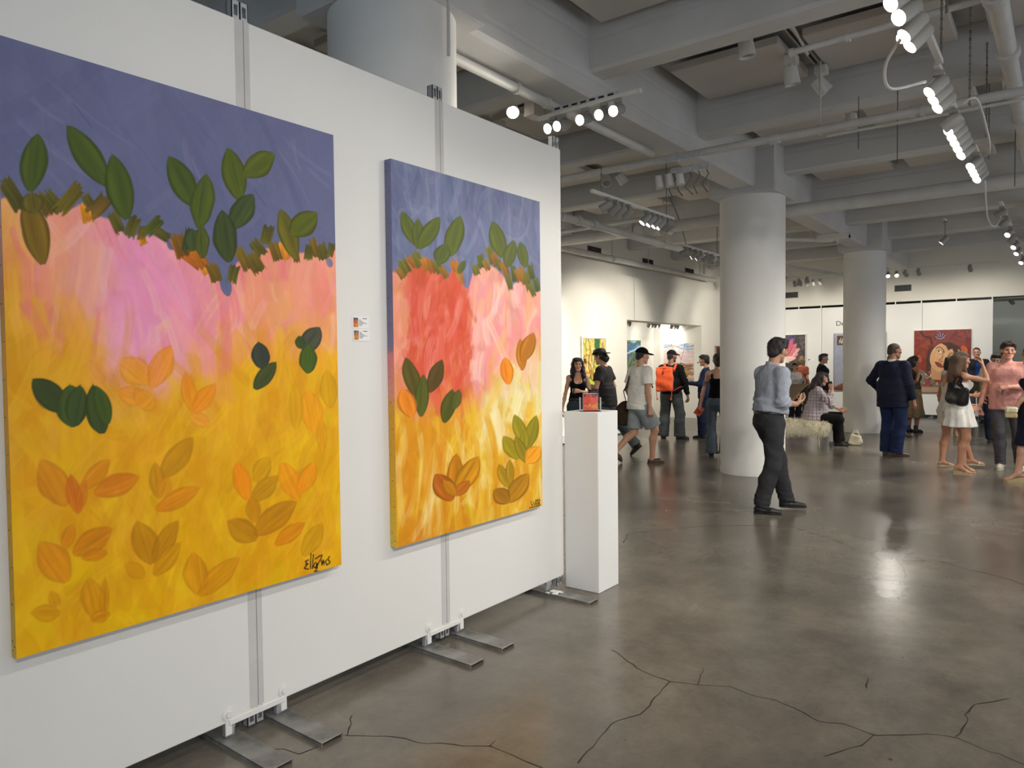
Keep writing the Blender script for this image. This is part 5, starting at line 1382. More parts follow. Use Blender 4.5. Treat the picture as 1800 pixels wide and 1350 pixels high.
        if sleeve > 0:
            for k, a in enumerate(self.arms):
                pr.append(('c', a['S'], C((-1, 1)[k] * .055, -.016, .474), (.041 if f else .047) * s + loose * .8, .036 * s + loose * .6, .035 * s))
                g = [('c', a['S'], a['E'], .053 * s * r + sl, .041 * s * r + sl, .02)]
                if sleeve <= 1:
                    ax = unit(a['E'] - a['S']); end = a['S'] + (a['E'] - a['S']) * sleeve; g = [('c', a['S'], a['E'], .054 * s * r + sl, .05 * s * r + sl * 1.35, .02), ('cut', ax, end)]
                else:
                    ax = unit(a['W'] - a['E']); L = np.linalg.norm(a['W'] - a['E']); end = a['E'] + ax * L * (sleeve - 1)
                    fore = [('c', a['E'], a['W'], .041 * s * r + sl, .029 * s * r + sl * .9, .03), ('cut', ax, end)]
                    g += [('g', fore, .03)]
                    if cuff: g += [('g', [('c', end - ax * .055 * s, end, .046 * s * r + sl, .046 * s * r + sl, 0), ('cut', ax, end), ('cut', -ax, end - ax * .06 * s)], .008)]
                pr.append(('g', g, .040 * s))
        if collar:
            nb, nt_ = C(0, -.02, .478), C(0, -.026, .478 + collar); nn = self.Rc @ unit(V3(0, .42, 1))
            pr.append(('g', [('c', C(0, -.016, .44), C(0, -.022, .56), .064 * s * (.9 if f else 1.06), .060 * s * (.9 if f else 1.06), .0), ('cut', nn, C(0, 0, .485 + collar))], .012))
        pr += list(extra)
        if scoop: pr.append(('sub', ('e', C(0, .05, .50), V3(.085, .10, scoop) * s, self.Rc, 0), .01)); pr.append(('sub', ('e', C(0, -.06, .50), V3(.08, .08, scoop * .6) * s, self.Rc, 0), .01))
        def disp(V):
            d = wob(V, wr * .7, 24, self.seed + 21, 5, (1.2, 1.2, .7)) + creases(V, wr * 1.5, 62, self.seed + 22, 5, (1.2, 1.2, .6))
            for a in self.arms:
                if sleeve > 0: k = np.exp(-((V - a['E']) ** 2).sum(1) / (.09 * s) ** 2); d += wr * 1.3 * k * np.sin((V - a['E']) @ unit(a['W'] - a['S']) * 130)
            wz = (V - self.P) @ self.Rc[:, 2]; k = np.exp(-((wz - hem * s - .06) / .07) ** 2); d += wr * .45 * k * np.sin(wz * 90 + 12 * V[:, 0])
            return d
        return sdf_mesh(name, pr, mat, self.root, rs, None, None, disp, color)
    def tank(self, mat, loose=.007, hem=.05, top=.40, strap=.085, name='tank_top', straps=True, back=None):
        s = self.s; C = self.C
        pr = [('l', self.P, self.Rc, off(self.chT, loose, loose, max(hem * s, self.chT[0][0]), top * s), .03)]
        if hem < .06: pr.append(('l', self.P, self.Rp, off(self.hipT, loose, loose, hem * s, .16 * s), .04))
        for sx in (-1, 1): pr.append(('g', [('e', C(sx * .068, .072, .315), V3(.062, .058, .062) * s * self.b + loose, None, .03), ('cut', self.Rc @ V3(0, 0, 1), C(0, 0, top))], .03))
        pr.append(('sub', ('e', C(0, .12, top + .02), V3(.075, .09, .062) * s, self.Rc, 0), .01))
        if straps:
            for sx in (-1, 1): pr += [('c', C(sx * strap, .085, top - .03), C(sx * strap * 1.02, .02, .488), .016 * s, .016 * s, .01), ('c', C(sx * strap * 1.02, .02, .488), C(sx * strap, -.085, .40), .016 * s, .016 * s, .01), ('c', C(sx * strap, -.085, .40), C(sx * strap * .9, -.095, top - .04), .017 * s, .02 * s, .01)]
        return sdf_mesh(name, pr, mat, self.root, self.res * .8, None, None, lambda V: wob(V, .002, 40, self.seed + 3))
    def shoes(self, mat, sole=None, kind='shoe', grow=1.0, name='shoe', toe=.185):
        s = self.s * grow
        for g in self.legs:
            fd, up, A = g['fd'], g['up'], g['A']; lat = np.cross(fd, up); dn = -up; base = .082 * self.s
            P = lambda f_, u, l=0.0: A + fd * f_ * s - up * (base - u * s) + lat * l * s
            if kind == 'boot':
                pr = [('c', P(-.03, .04), P(.10, .036), .042 * s, .036 * s, .02), ('c', P(.10, .034), P(toe - .03, .028), .034 * s, .025 * s, .02), ('c', P(-.005, .06), P(-.01, .17), .043 * s, .046 * s, .03), ('cut', up, P(0, .165))]
            elif kind == 'clog':
                pr = [('c', P(-.035, .036), P(.10, .032), .038 * s, .038 * s, .02), ('c', P(.10, .034), P(toe - .035, .028), .037 * s, .027 * s, .02), ('cut', unit(up - fd * .10), P(-.02, .062))]
            elif kind == 'sneaker':
                pr = [('c', P(-.04, .040), P(.09, .036), .042 * s, .042 * s, .02), ('c', P(.09, .040), P(toe - .03, .028), .040 * s, .030 * s, .02), ('c', P(-.01, .06), P(-.015, .10), .044 * s, .042 * s, .03), ('cut', unit(up + fd * .12), P(0, .098))]
            else:
                pr = [('c', P(-.04, .036), P(.09, .032), .037 * s, .037 * s, .02), ('c', P(.09, .034), P(toe - .02, .024), .036 * s, .024 * s, .02), ('c', P(-.015, .05), P(-.02, .085), .039 * s, .038 * s, .03), ('cut', unit(up + fd * .18), P(0, .078))]
            pr.append(('cut', dn, P(0, .010)))
            o = sdf_mesh(name, pr, mat, self.root, .010)
            sp = [('g', [('c', P(-.04, .0), P(.09, .0), .041 * s, .043 * s, .03), ('c', P(.09, .0), P(toe - .02, .0), .043 * s, .029 * s, .02), ('cut', up, P(0, .018)), ('cut', dn, P(0, 0))], 0)]
            if kind in ('boot', 'shoe'): sp = [('g', [('c', P(-.04, .0), P(-.02, .0), .036 * s, .036 * s, .02), ('c', P(.06, .012), P(toe - .02, .012), .040 * s, .026 * s, .02), ('c', P(-.04, .018), P(.09, .018), .03 * s, .036 * s, .02), ('cut', up, P(0, .018)), ('cut', dn, P(0, 0))], 0)]
            sdf_mesh('sole', sp, sole or mat, o, .008)
    def sandals(self, mat, wedge=0.0, solemat=None):
        s = self.s
        for g in self.legs:
            fd, up, A = g['fd'], g['up'], g['A']; lat = np.cross(fd, up); base = .082 * s
            P = lambda f_, u, l=0.0: A + fd * f_ * s - up * (base - u * s) + lat * l * s
            hz = wedge; flat = unit(V3(g['fd'][0], g['fd'][1], 0)); lt = np.cross(flat, V3(0, 0, 1))
            pts = [(-.05, 0, .030), (.02, 0, .032), (.10, .004, .038), (.155, .004, .034)]
            mb = MB(); n = 9; rows = []
            gz = 0.0
            for i in range(n):
                f_ = -.062 + .245 * i / (n - 1); w = float(np.interp(f_, [-.062, -.03, .03, .10, .15, .183], [.018, .033, .034, .045, .04, .018])) * s
                top = P(f_, .004); ztop = max(top[2], .012)
                for_l = lt * w
                rows.append([mb.bm.verts.new(V) for V in ((top[0] - for_l[0], top[1] - for_l[1], ztop), (top[0] + for_l[0], top[1] + for_l[1], ztop), (top[0] + for_l[0] * .92, top[1] + for_l[1] * .92, g['z'] if wedge else ztop - .012), (top[0] - for_l[0] * .92, top[1] - for_l[1] * .92, g['z'] if wedge else ztop - .012))])
            for i in range(n - 1):
                for k in range(4): mb.bm.faces.new((rows[i][k], rows[i][(k + 1) % 4], rows[i + 1][(k + 1) % 4], rows[i + 1][k]))
            mb.bm.faces.new(rows[0]); mb.bm.faces.new(list(reversed(rows[-1])))
            o = mb.build('sandal', solemat or mat, self.root, 35)
            def strap(f0, f1, hgt, r=.0055):
                P0 = [P(f0, .01, -.04), P((f0 + f1) / 2, hgt, -.024), P((f0 + f1) / 2, hgt + .012, 0), P((f0 + f1) / 2, hgt, .024), P(f1, .01, .04)]; mb = MB(); mb.tube([tuple(p) for p in P0], r, 6); mb.build('strap', mat, o, True)
            strap(.10, .12, .034, .008); strap(.125, .10, .032, .007); strap(.14, .14, .026, .006)
            mb = MB(); ank = [P(-.035 + .035 * math.cos(t) - .0, .062, .036 * math.sin(t)) for t in np.linspace(0, 2 * PI, 13)]; mb.tube([tuple(p) for p in ank], .005, 6)
            mb.build('strap', mat, o, True)
    def skirt(self, mat, table, folds=(9, .06, 0, None, None), name='skirt', res=None, rot=None, extra=()):
        s = self.s; t = [[r[0] * s] + [v * s for v in r[1:]] for r in table]; z0, z1 = t[0][0], t[-1][0]
        folds = tuple(folds) + (None, None); fo = (folds[0], folds[1], folds[2], z0 if folds[3] is None else folds[3] * s, z1 if folds[4] is None else folds[4] * s)
        pr = [('l', self.P, self.Rp if rot is None else rot, t, .02, fo)] + list(extra)
        return sdf_mesh(name, pr, mat, self.root, res or self.res * .85, None, None, lambda V: wob(V, .003, 30, self.seed + 31))
    def belt(self, mat, z=.085, loose=.018, h=.032):
        s = self.s; tab = off(self.hipT, loose, loose, (z - h / 2) * s, (z + h / 2) * s)
        o = sdf_mesh('belt', [('l', self.P, self.Rp, tab, 0)], mat, self.root, .009)
        return o
    def world(self, p):
        o = self.root; c, s_ = math.cos(o.rotation_euler.z), math.sin(o.rotation_euler.z)
        return (o.location.x + c * p[0] - s_ * p[1], o.location.y + s_ * p[0] + c * p[1], o.location.z + p[2])
def place_like(o, fig):
    """seat a held thing in the figure's own space (it stays a thing of its own)"""
    o.location = fig.root.location; o.rotation_euler = fig.root.rotation_euler
    return o
def _dress(self, mat, hem=-.36, wide=.25, top=.36, loose=.010, name='dress', folds=(9, .05, 0), straps=True, waist=.12, scoop=True):
    s = self.s; C = self.C
    pr = [('l', self.P, self.Rc, off(self.chT, loose, loose, .06 * s, top * s), .03)]
    for sx in (-1, 1): pr.append(('g', [('e', C(sx * .068, .072, .315), V3(.062, .058, .062) * s * self.b + loose, None, .03), ('cut', self.Rc @ V3(0, 0, 1), C(0, 0, top))], .03))
    h = {r[0] / s: r for r in self.hipT}
    tab = [[hem, wide, wide * .80], [hem * .5 - .04, wide * .9, wide * .70], [-.07, .198, .156, 0, -.012], [.0, .178, .134, 0, -.008], [.08, .140, .104], [waist + .04, .122, .09]]
    t = [[r[0] * s] + [v * s * (self.b if i < 2 else 1) for i, v in enumerate(r[1:])] for r in tab]
    pr.append(('l', self.P, self.Rp, t, .04, (folds[0], folds[1], folds[2], t[0][0], t[-2][0])))
    if straps:
        for sx in (-1, 1): pr += [('c', C(sx * .08, .085, top - .03), C(sx * .085, .015, .468), .008 * s, .008 * s, .01), ('c', C(sx * .085, .015, .468), C(sx * .075, -.082, top - .02), .008 * s, .008 * s, .01)]
    if scoop: pr.append(('sub', ('e', C(0, -.10, top + .02), V3(.08, .08, .08) * s, self.Rc, 0), .01))
    return sdf_mesh(name, pr, mat, self.root, self.res * .85, None, None, lambda V: wob(V, .003, 26, self.seed + 41))
Figure.dress = _dress

def _collar(self, mat, parent, r=1.0, open_=True, name='collar'):
    s = self.s; C = self.C; k = (.88 if self.sex == 'f' else 1.04) * r; n = self.Rc @ unit(V3(0, .55, 1))
    g = [('c', C(0, -.014, .450), C(0, -.026, .535), .083 * s * k, .061 * s * k, 0), ('cut', n, C(0, 0, .502)), ('cut', -n, C(0, 0, .452))]
    if open_: g.append(('sub', ('e', C(0, .085, .478), V3(.020, .06, .05) * s, self.Rc, 0), .004))
    return sdf_mesh(name, [('g', g, 0)], mat, parent, .007)
Figure.collar = _collar

# ------------------------------------------------------------------ visitors
def facing(loc, phi):
    """yaw of a figure at loc whose front is turned phi degrees clockwise from 'looking straight away from the viewpoint'"""
    d = Vector((loc[0], loc[1])).normalized(); a = -math.radians(phi)
    f = (d.x * math.cos(a) - d.y * math.sin(a), d.x * math.sin(a) + d.y * math.cos(a))
    return math.atan2(-f[0], f[1])
def R_(d): return math.radians(d)
def held(fig, base, name, label, cat, group=None):
    return thing(name, fig.world(base), label, cat, fig.root.rotation_euler.z, group)
def person(x, y, phi, label, **kw): return Figure((x, y, 0), facing((x, y), phi), label, **kw)
def rel(fig, base, pts): return [tuple(np.array(p) - np.array(base)) for p in pts]

H_BLACK = hair_mat('black', (26, 22, 20)); H_DKBROWN = hair_mat('dark_brown', (44, 32, 26)); H_BROWN = hair_mat('brown', (92, 68, 48)); H_SALT = hair_mat('salt_and_pepper', (66, 62, 58)); H_CURLY = hair_mat('ash_blond', (122, 102, 76)); H_GREY = hair_mat('grey', (150, 146, 140)); H_BUZZ = hair_mat('cropped_brown', (58, 44, 36), .6)
L_BLACK = leather('black', (24, 23, 23), .42); L_BROWN = leather('brown', (74, 52, 38)); L_DKBROWN = leather('dark_brown', (50, 34, 28)); L_TAN = leather('tan', (196, 168, 134)); L_CREAM = leather('cream', (206, 194, 160)); L_GOLD = flat_mat('gold_leather', (200, 176, 130), .3, .6)
M_SOLEW = flat_mat('rubber_sole', (190, 186, 174), .7); M_CUP = glass_mat('clear_plastic', (206, 212, 210), .05, 1.45); M_BLACKFAB = cloth('black', (12, 12, 13))

def cup(name, fig, c, label, r0=.026, r1=.034, h=.085, drink=None, tilt=None):
    """clear tumbler centred on local point c"""
    base = (c[0], c[1], c[2] - h / 2); t = held(fig, base, name, label, 'cup')
    mb = MB(); mb.lathe([(0, 0), (r0, 0), (r1, h), (r1 - .0025, h), (r0 - .002, .004), (0, .004)], seg=20); mb.build('glass', M_CUP, t, 40)
    if drink is not None:
        mb = MB(); mb.lathe([(0, .005), (r0 - .003, .005), (r0 + (r1 - r0) * .55 - .003, h * .55), (0, h * .55)], seg=20); mb.build('drink', drink, t, 40)
    return t
def strap_mesh(name, mat, parent, pts, w, th, nrm):
    """flat strap following points; nrm: outward direction at each point"""
    mb = MB(); rows = []; P = [Vector(p) for p in pts]
    for i, p in enumerate(P):
        t = (P[min(i + 1, len(P) - 1)] - P[max(i - 1, 0)]).normalized(); n = Vector(nrm[i] if isinstance(nrm[0], (tuple, list, np.ndarray)) else nrm).normalized(); n = (n - t * n.dot(t)).normalized(); b = t.cross(n)
        rows.append([mb.bm.verts.new(p + b * (sx * w / 2) + n * (sn * th / 2)) for sx, sn in ((-1, -1), (1, -1), (1, 1), (-1, 1))])
    for A, B in zip(rows[:-1], rows[1:]):
        for k in range(4): mb.bm.faces.new((A[k], A[(k + 1) % 4], B[(k + 1) % 4], B[k]))
    mb.bm.faces.new(rows[0]); mb.bm.faces.new(rows[-1][::-1])
    return mb.build(name, mat, parent, 40)

# 1. man with the clipboard --------------------------------------------------------------
f = person(-2.145, 7.003, 62, 'person in a pale blue shirt and charcoal trousers holding a clipboard before the first column', H=1.705, skin=(176, 132, 106), res=.011, fres=.005, head=(.30, .06, 0), lean=.11, twist=.10,
           feet={'R': dict(at=(.055, -.225), yaw=-34), 'L': dict(at=(-.11, .13), yaw=-22)}, pelvis=(-.05, -.09, -.008),
           hands={'R': dict(at=(.03, .145, 1.065), dir=(-.35, .85, .28), palm=(-.55, -.1, .85), curl=.42, pole=(.6, -.85, -.6)), 'L': dict(at=(-.24, .18, 1.10), dir=(.5, .8, .2), palm=(.5, -.3, .75), curl=.4)}, seed=1)
f.body(beard=.12); f.hair('curly', hair_mat('near_black', (30, 24, 22)), amp=.005, freq=90, vol=.003)
SHIRT = cloth('blue_oxford', (150, 156, 168), rough=.8)
sh = f.shirt(SHIRT, loose=.020, hem=.057, blouse=.024, sleeve=1.28, cuff=True, collar=.030, sl_loose=.014, wr=.006); f.collar(SHIRT, sh, open_=False)
f.trousers(cloth('charcoal', (50, 50, 52)), loose=.020, flare=.008, wr=.004, rise=.075); f.belt(L_BLACK, z=.050, loose=.026, h=.034); f.shoes(L_BLACK)
base = f.grip(1, .075, .028)
t = held(f, tuple(base), 'clipboard', 'brown clipboard held by the person in the pale blue shirt', 'clipboard')
# board axes: u along its length, v across
def imgvec(r, a, z, phi): p = R_(phi); return np.array([r * math.cos(p) - a * math.sin(p), a * math.cos(p) + r * math.sin(p), z])
u = unit(imgvec(.157, .215, .150, 62)); v = imgvec(.17, -.13, .02, 62); v = unit(v - u * (v @ u)); n = np.cross(u, v); n = n if n[2] > 0 else -n
Rb = Matrix((Vector(v), Vector(u), Vector(n))).transposed()
o0 = Vector(imgvec(-.10, .05, .03, 62)) + Vector(u) * .055 + Vector(v) * -.005 + Vector(n) * .006
def board(mb, lo, hi, bev=0):
    vs = mb.box(lo, hi, bev)
    for q in vs: q.co = Rb @ q.co + o0
mb = MB(); board(mb, (-.115, -.16, 0), (.115, .16, .004), .001); mb.build('board', flat_mat('hardboard', (92, 76, 56), .7, nscale=60), t)
mb = MB(); board(mb, (-.104, -.15, -.0022), (.104, .135, -.0002)); mb.build('paper', flat_mat('sheet_paper', (226, 226, 222), .7), t)
mb = MB(); board(mb, (-.06, .13, -.014), (.06, .158, -.0004), .003); mb.build('clip', M_ALU, t)

# 2. woman in black tank top --------------------------------------------------------------
f = person(-5.80, 9.17, 176, 'person with long dark curly hair, black tank top and jeans, facing forward', sex='f', H=1.535, skin=(206, 156, 128), res=.012, fres=.0045, seed=2, head=(.02, .02, 0),
           feet={'R': dict(at=(.10, .02)), 'L': dict(at=(-.10, .0))}, hands={'L': dict(at=(-.02, .20, 1.16), dir=(.96, .22, .08), palm=(.1, -.9, -.2), curl=.62, pole=(-.8, -.5, -.5)), 'R': dict(at=(.27, .02, .84), curl=.3)})
f.body(lips=(168, 84, 84), brow=(38, 28, 24)); f.hair('longcurly', H_BLACK, amp=.008, freq=70); f.tank(cloth('black_rib', (12, 12, 13)), hem=.05, top=.375, loose=.009)
f.trousers(cloth('dark_denim', (52, 60, 68)), loose=.012, flare=.02, rise=.085); f.belt(L_BLACK, z=.072, loose=.022, h=.04); f.shoes(L_BLACK)
mb = MB(); p = f.C(0, .088, .40); pts = [f.C(.055 * math.cos(a), .035 + .055 * abs(math.sin(a)) ** .6, .425 - .05 * math.sin(a)) for a in np.linspace(0, PI, 15)]; mb.tube([tuple(q) for q in pts], .0022, 5)
q = f.C(0, .094, .372); mb.lathe([(0, -.002), (.010, -.002), (.010, .002), (0, .002)], tuple(q), (0, 1, 0), 12); mb.build('necklace', L_GOLD, f.root)
a = f.arms[0]; c = a['W'] + f.s * (a['d'] * .085 + a['n'] * .042)
cup('drinking_cup', f, c, 'clear plastic cup held by the person with long dark curly hair')
bl = (-.235, .02, .84)
t = held(f, bl, 'shoulder_bag', 'black shoulder bag at the hip of the person with long dark curly hair', 'bag')
sdf_mesh('bag_body', [('b', V3(0, 0, .09), V3(.05, .10, .075), roty(.1), .03, 0)], L_BLACK, t, .010, disp=lambda V: wob(V, .004, 30, 3))
S0 = f.C(-.13, 0, .478); strap_mesh('strap', L_BLACK, t, rel(f, bl, [(bl[0], .09, .96), tuple(f.C(-.155, .09, .30)), tuple(S0 + V3(-.005, .0, .012)), tuple(f.C(-.16, -.09, .30)), (bl[0], -.06, .96)]), .02, .004, [(-1, .4, 0), (-.5, 1, .3), (-.2, 0, 1), (-.5, -1, .3), (-1, -.4, 0)])

# 3. man in dark grey T-shirt, walking left --------------------------------------------------
f = person(-5.52, 9.62, 288, 'person in a charcoal T-shirt, backward cap and grey jeans walking past the yellow abstract painting', H=1.70, skin=(190, 146, 120), res=.012, fres=.006, seed=3, head=(-.10, .08, .0), lean=.10,
           pelvis=(0, .05, -.03), feet={'R': dict(at=(.09, -.40), pitch=42, heel=.10, yaw=-15), 'L': dict(at=(-.08, .30))}, hands={'L': dict(at=(-.20, .36, 1.12), dir=(-.1, .95, .3), palm=(.9, 0, -.2), curl=.3), 'R': dict(at=(.26, .22, .95), curl=.3)})
f.body(); f.cap(M_BLACKFAB, back=True); f.hair('shaggy', H_BLACK, amp=.007, vol=-.004, extra=[('e', f.T((0, -.10, -.045)), V3(.06, .045, .05), None, .03)])
f.shirt(cloth('charcoal_tee', (48, 47, 48)), loose=.022, hem=-.12, sleeve=.62, sl_loose=.024); f.trousers(cloth('grey_denim', (92, 98, 100)), loose=.022, flare=.014, wr=.004, rise=.06); f.shoes(leather('dark', (36, 30, 28)))

# 4. man in white T-shirt ------------------------------------------------------------------
f = person(-4.784, 9.125, 62, 'person in a white T-shirt, grey shorts, black cap and brown clogs striding right', H=1.70, skin=(198, 150, 122), res=.012, fres=.005, seed=4, head=(-.05, .04, 0), lean=.04, pelvis=(0, .04, -.035),
           feet={'L': dict(at=(-.10, -.29), pitch=40, heel=.11, yaw=10), 'R': dict(at=(.08, .20), yaw=-12)}, hands={'R': dict(at=(.28, .06, .80), curl=.7), 'L': dict(at=(-.27, .10, .86), curl=.4)}, twist=.15)
f.body(); f.cap(M_BLACKFAB); f.hair('buzz', H_BLACK, amp=.002); f.shirt(cloth('white_tee', (232, 228, 220), rough=.9), loose=.024, hem=-.11, sleeve=.66, sl_loose=.026, wr=.005)
f.trousers(cloth('grey_denim_shorts', (146, 154, 156)), loose=.026, hem=-.86, flare=.012, name='shorts', rise=.06); f.shoes(L_BROWN, kind='clog')
bb = (-.24, -.02, .53)
t = held(f, bb, 'crossbody_bag', 'dark brown slouchy crossbody bag on the back of the person in the white T-shirt', 'bag')
sdf_mesh('bag_body', [('e', V3(-.02, -.03, .17), V3(.115, .15, .17), None, .02), ('b', V3(-.02, -.03, .06), V3(.05, .10, .03), np.eye(3), .03, .06)], cloth('brown_canvas', (58, 46, 34)), t, .011, disp=lambda V: wob(V, .008, 22, 8))
strap_mesh('strap', cloth('brown_canvas', (58, 46, 34)), t, rel(f, bb, [(-.25, -.04, .84), (-.225, -.10, 1.02), tuple(f.C(-.165, -.125, .20)), tuple(f.C(-.115, -.118, .36)), tuple(f.C(-.07, -.05, .505)), tuple(f.C(.0, .10, .42)), tuple(f.C(.12, .135, .20))]), .048, .006, [(-.6, -1, 0), (-.6, -1, 0), (-.3, -1, 0), (-.2, -1, .3), (0, -.2, 1), (0, 1, .6), (0, 1, 0)])
mb = MB(); mb.tube([(-.06, -.16, .05), (-.08, -.18, .0), (-.07, -.18, -.05), (-.09, -.19, -.09)], .004, 6); mb.build('drawstring', cloth('brown_canvas', (58, 46, 34)), t, True)

# 5. man with the orange backpack ---------------------------------------------------------------
f = person(-5.702, 12.203, 14, 'person in a black sweatshirt, cap and dark jeans from behind, wearing an orange backpack', H=1.66, build=.98, skin=(120, 86, 66), res=.013, fres=.0065, seed=5, head=(-.55, .02, 0),
           feet={'L': dict(at=(-.16, .0), yaw=6), 'R': dict(at=(.17, -.02), yaw=-58)}, hands={'R': dict(at=(.32, -.02, .86), curl=.5, pole=(1, -.5, 0)), 'L': dict(at=(-.16, .26, 1.10))})
f.body(beard=.5); f.cap(M_BLACKFAB); f.hair('buzz', H_BLACK, amp=.002); f.shirt(cloth('black_sweat', (12, 12, 13)), loose=.022, hem=-.06, sleeve=1.96, sl_loose=.020, wr=.006)
f.trousers(cloth('charcoal_denim', (64, 67, 69)), loose=.034, flare=.026, wr=.006, hem=1.06); f.shoes(L_BLACK, kind='sneaker')
OR_ = cloth('orange_nylon', (206, 82, 40), rough=.6)
bb = (-.07, -.19, .89)
t = held(f, bb, 'backpack', 'orange roll-top backpack worn by the person in the black sweatshirt', 'backpack')
sdf_mesh('pack_body', [('b', V3(0, -.02, .20), V3(.11, .05, .17), rotz(.05), .035, 0), ('e', V3(0, -.05, .16), V3(.11, .07, .15), None, .04)], OR_, t, .011, disp=lambda V: wob(V, .006, 24, 9))
mb = MB(); mb.tube([(-.145, -.015, .40), (0, -.03, .425), (.145, -.015, .405)], .030, 10); mb.build('roll_top', OR_, t, True)
for sx in (-1, 1):
    strap_mesh('shoulder_strap', OR_, t, rel(f, bb, [(sx * .09, -.16, 1.29), tuple(f.C(sx * .075, -.152, .37)), tuple(f.C(sx * .115, -.06, .528)), tuple(f.C(sx * .14, .08, .47)), tuple(f.C(sx * .16, .15, .30)), tuple(f.C(sx * .19, .03, .13))]), .042, .008, [(0, -1, 0), (0, -1, .3), (0, -.2, 1), (0, 1, .5), (0, 1, 0), (sx, .5, 0)])
for sx in (-1, 1):
    mb = MB(); mb.tube([(sx * .13, -.04, .05), (sx * .14, -.05, -.05), (sx * .125, -.05, -.13)], .006, 6); mb.box((sx * .125 - .014, -.056, -.16), (sx * .125 + .014, -.046, -.12), .003); mb.build('strap_tail', OR_, t, True)
mb = MB(); mb.box((-.02, -.125, .33), (.02, -.115, .345), .003); mb.tube([(0, -.06, .41), (0, -.115, .36), (0, -.12, .30)], .006, 6); mb.build('buckle', L_BLACK, t)
wb = (.15, -.14, .84)
t = held(f, wb, 'waist_bag', 'small black and red waist bag hanging under the orange backpack', 'bag')
sdf_mesh('bag_body', [('c', V3(-.07, -.01, .03), V3(.07, .02, .11), .035, .04, 0)], M_BLACKFAB, t, .010)
mb = MB(); mb.tube([(-.085, -.045, .05), (.0, -.045, .095), (.07, -.02, .135)], .007, 6); mb.build('zip', cloth('red_trim', (196, 60, 56)), t, True)

# 6. person in navy blazer eating ------------------------------------------------------------------
f = person(-5.266, 12.727, 276, 'person with short dark hair in navy blazer and trousers facing left with a plate', sex='f', H=1.57, skin=(190, 140, 112), res=.013, fres=.006, seed=6, head=(.0, .05, 0),
           feet={'R': dict(at=(.09, -.02)), 'L': dict(at=(-.09, .06))}, hands={'R': dict(at=(.10, .34, 1.13), dir=(-.15, .95, .1), palm=(-.3, .0, 1), curl=.35), 'L': dict(at=(-.10, .34, 1.15), dir=(.2, .9, .2), palm=(.4, 0, -.8), curl=.5)})
f.body(); f.hair('short', H_BLACK, amp=.006, vol=.004); NAVY = cloth('navy_wool', (36, 44, 70))
f.shirt(NAVY, loose=.024, hem=-.12, sleeve=1.9, sl_loose=.018, name='blazer', bust=False, collar=.02); f.trousers(cloth('navy_trousers', (32, 38, 60)), loose=.024, flare=.012); f.shoes(L_BLACK)
c = f.grip(1, .11, .018); t = held(f, tuple(c), 'paper_plate', 'white plate of food held by the person in the navy blazer', 'plate')
mb = MB(); mb.lathe([(0, 0), (.06, 0), (.095, .012), (.095, .015), (.058, .004), (0, .004)], seg=28); mb.build('plate', flat_mat('plate_white', (222, 222, 216), .5), t, 40)
for i, (dx, dy) in enumerate(((.02, .02), (-.03, .01), (.0, -.035))):
    mb = MB(); mb.lathe([(0, 0), (.018, .002), (.02, .012), (.012, .022), (0, .024)], (dx, dy, .004), seg=12); mb.build('snack', flat_mat('snack_tan', (190, 140, 80), .7), t, 40)

# 7. woman with orange card beside the column ----------------------------------------------------
f = person(-4.112, 10.411, 8, 'person in black tank top and blue jeans from behind, half hidden by the first column', sex='f', H=1.585, skin=(214, 166, 142), res=.012, fres=.0055, seed=7, head=(.25, .04, 0),
           feet={'L': dict(at=(-.11, .0), yaw=5), 'R': dict(at=(.12, .02))}, hands={'L': dict(at=(-.30, .06, .83), dir=(-.3, .15, -.9), palm=(.9, .3, 0), curl=.5, pole=(-.8, -1, 0)), 'R': dict(at=(.24, .1, .85))})
def tatt(V, F):
    a = F.arms[0]; d = a['E'] - a['S']; q = ((V - a['S']) @ d) / (d @ d); r = V - a['S'] - q[:, None] * d
    return ((q > .35) & (q < .85) & (np.linalg.norm(r, axis=1) < .07) & (wob(V, 1, 90, 77) > .15)).astype(float)
f.body(tattoo=tatt); f.hair('bun', H_DKBROWN, amp=.005, extra=[('e', f.T((0, -.085, -.05)), V3(.06, .05, .06), None, .03)]); f.tank(cloth('black_jersey', (12, 12, 13)), hem=-.02, top=.36)
f.trousers(cloth('blue_denim', (86, 96, 104)), loose=.012, flare=.045, hem=1.08); f.shoes(L_BLACK, kind='boot')
c = f.grip(0, .11, .012); t = held(f, tuple(c), 'postcard', 'bright orange card held low by the person beside the first column', 'card')
mb = MB(); mb.box((-.055, -.002, -.085), (.055, .002, .06), .0, Matrix.Rotation(.6, 3, 'Y'), (0, 0, 0)); mb.build('card', flat_mat('orange_card', (222, 92, 48), .5, nscale=30, nvar=.16), t)
mb = MB(); mb.box((-.02, -.0035, -.05), (.035, .0035, .02), 0, Matrix.Rotation(.6, 3, 'Y'), (0, 0, 0)); mb.build('printed_picture', flat_mat('card_picture', (186, 60, 50), .5, nscale=60, nvar=.2), t)

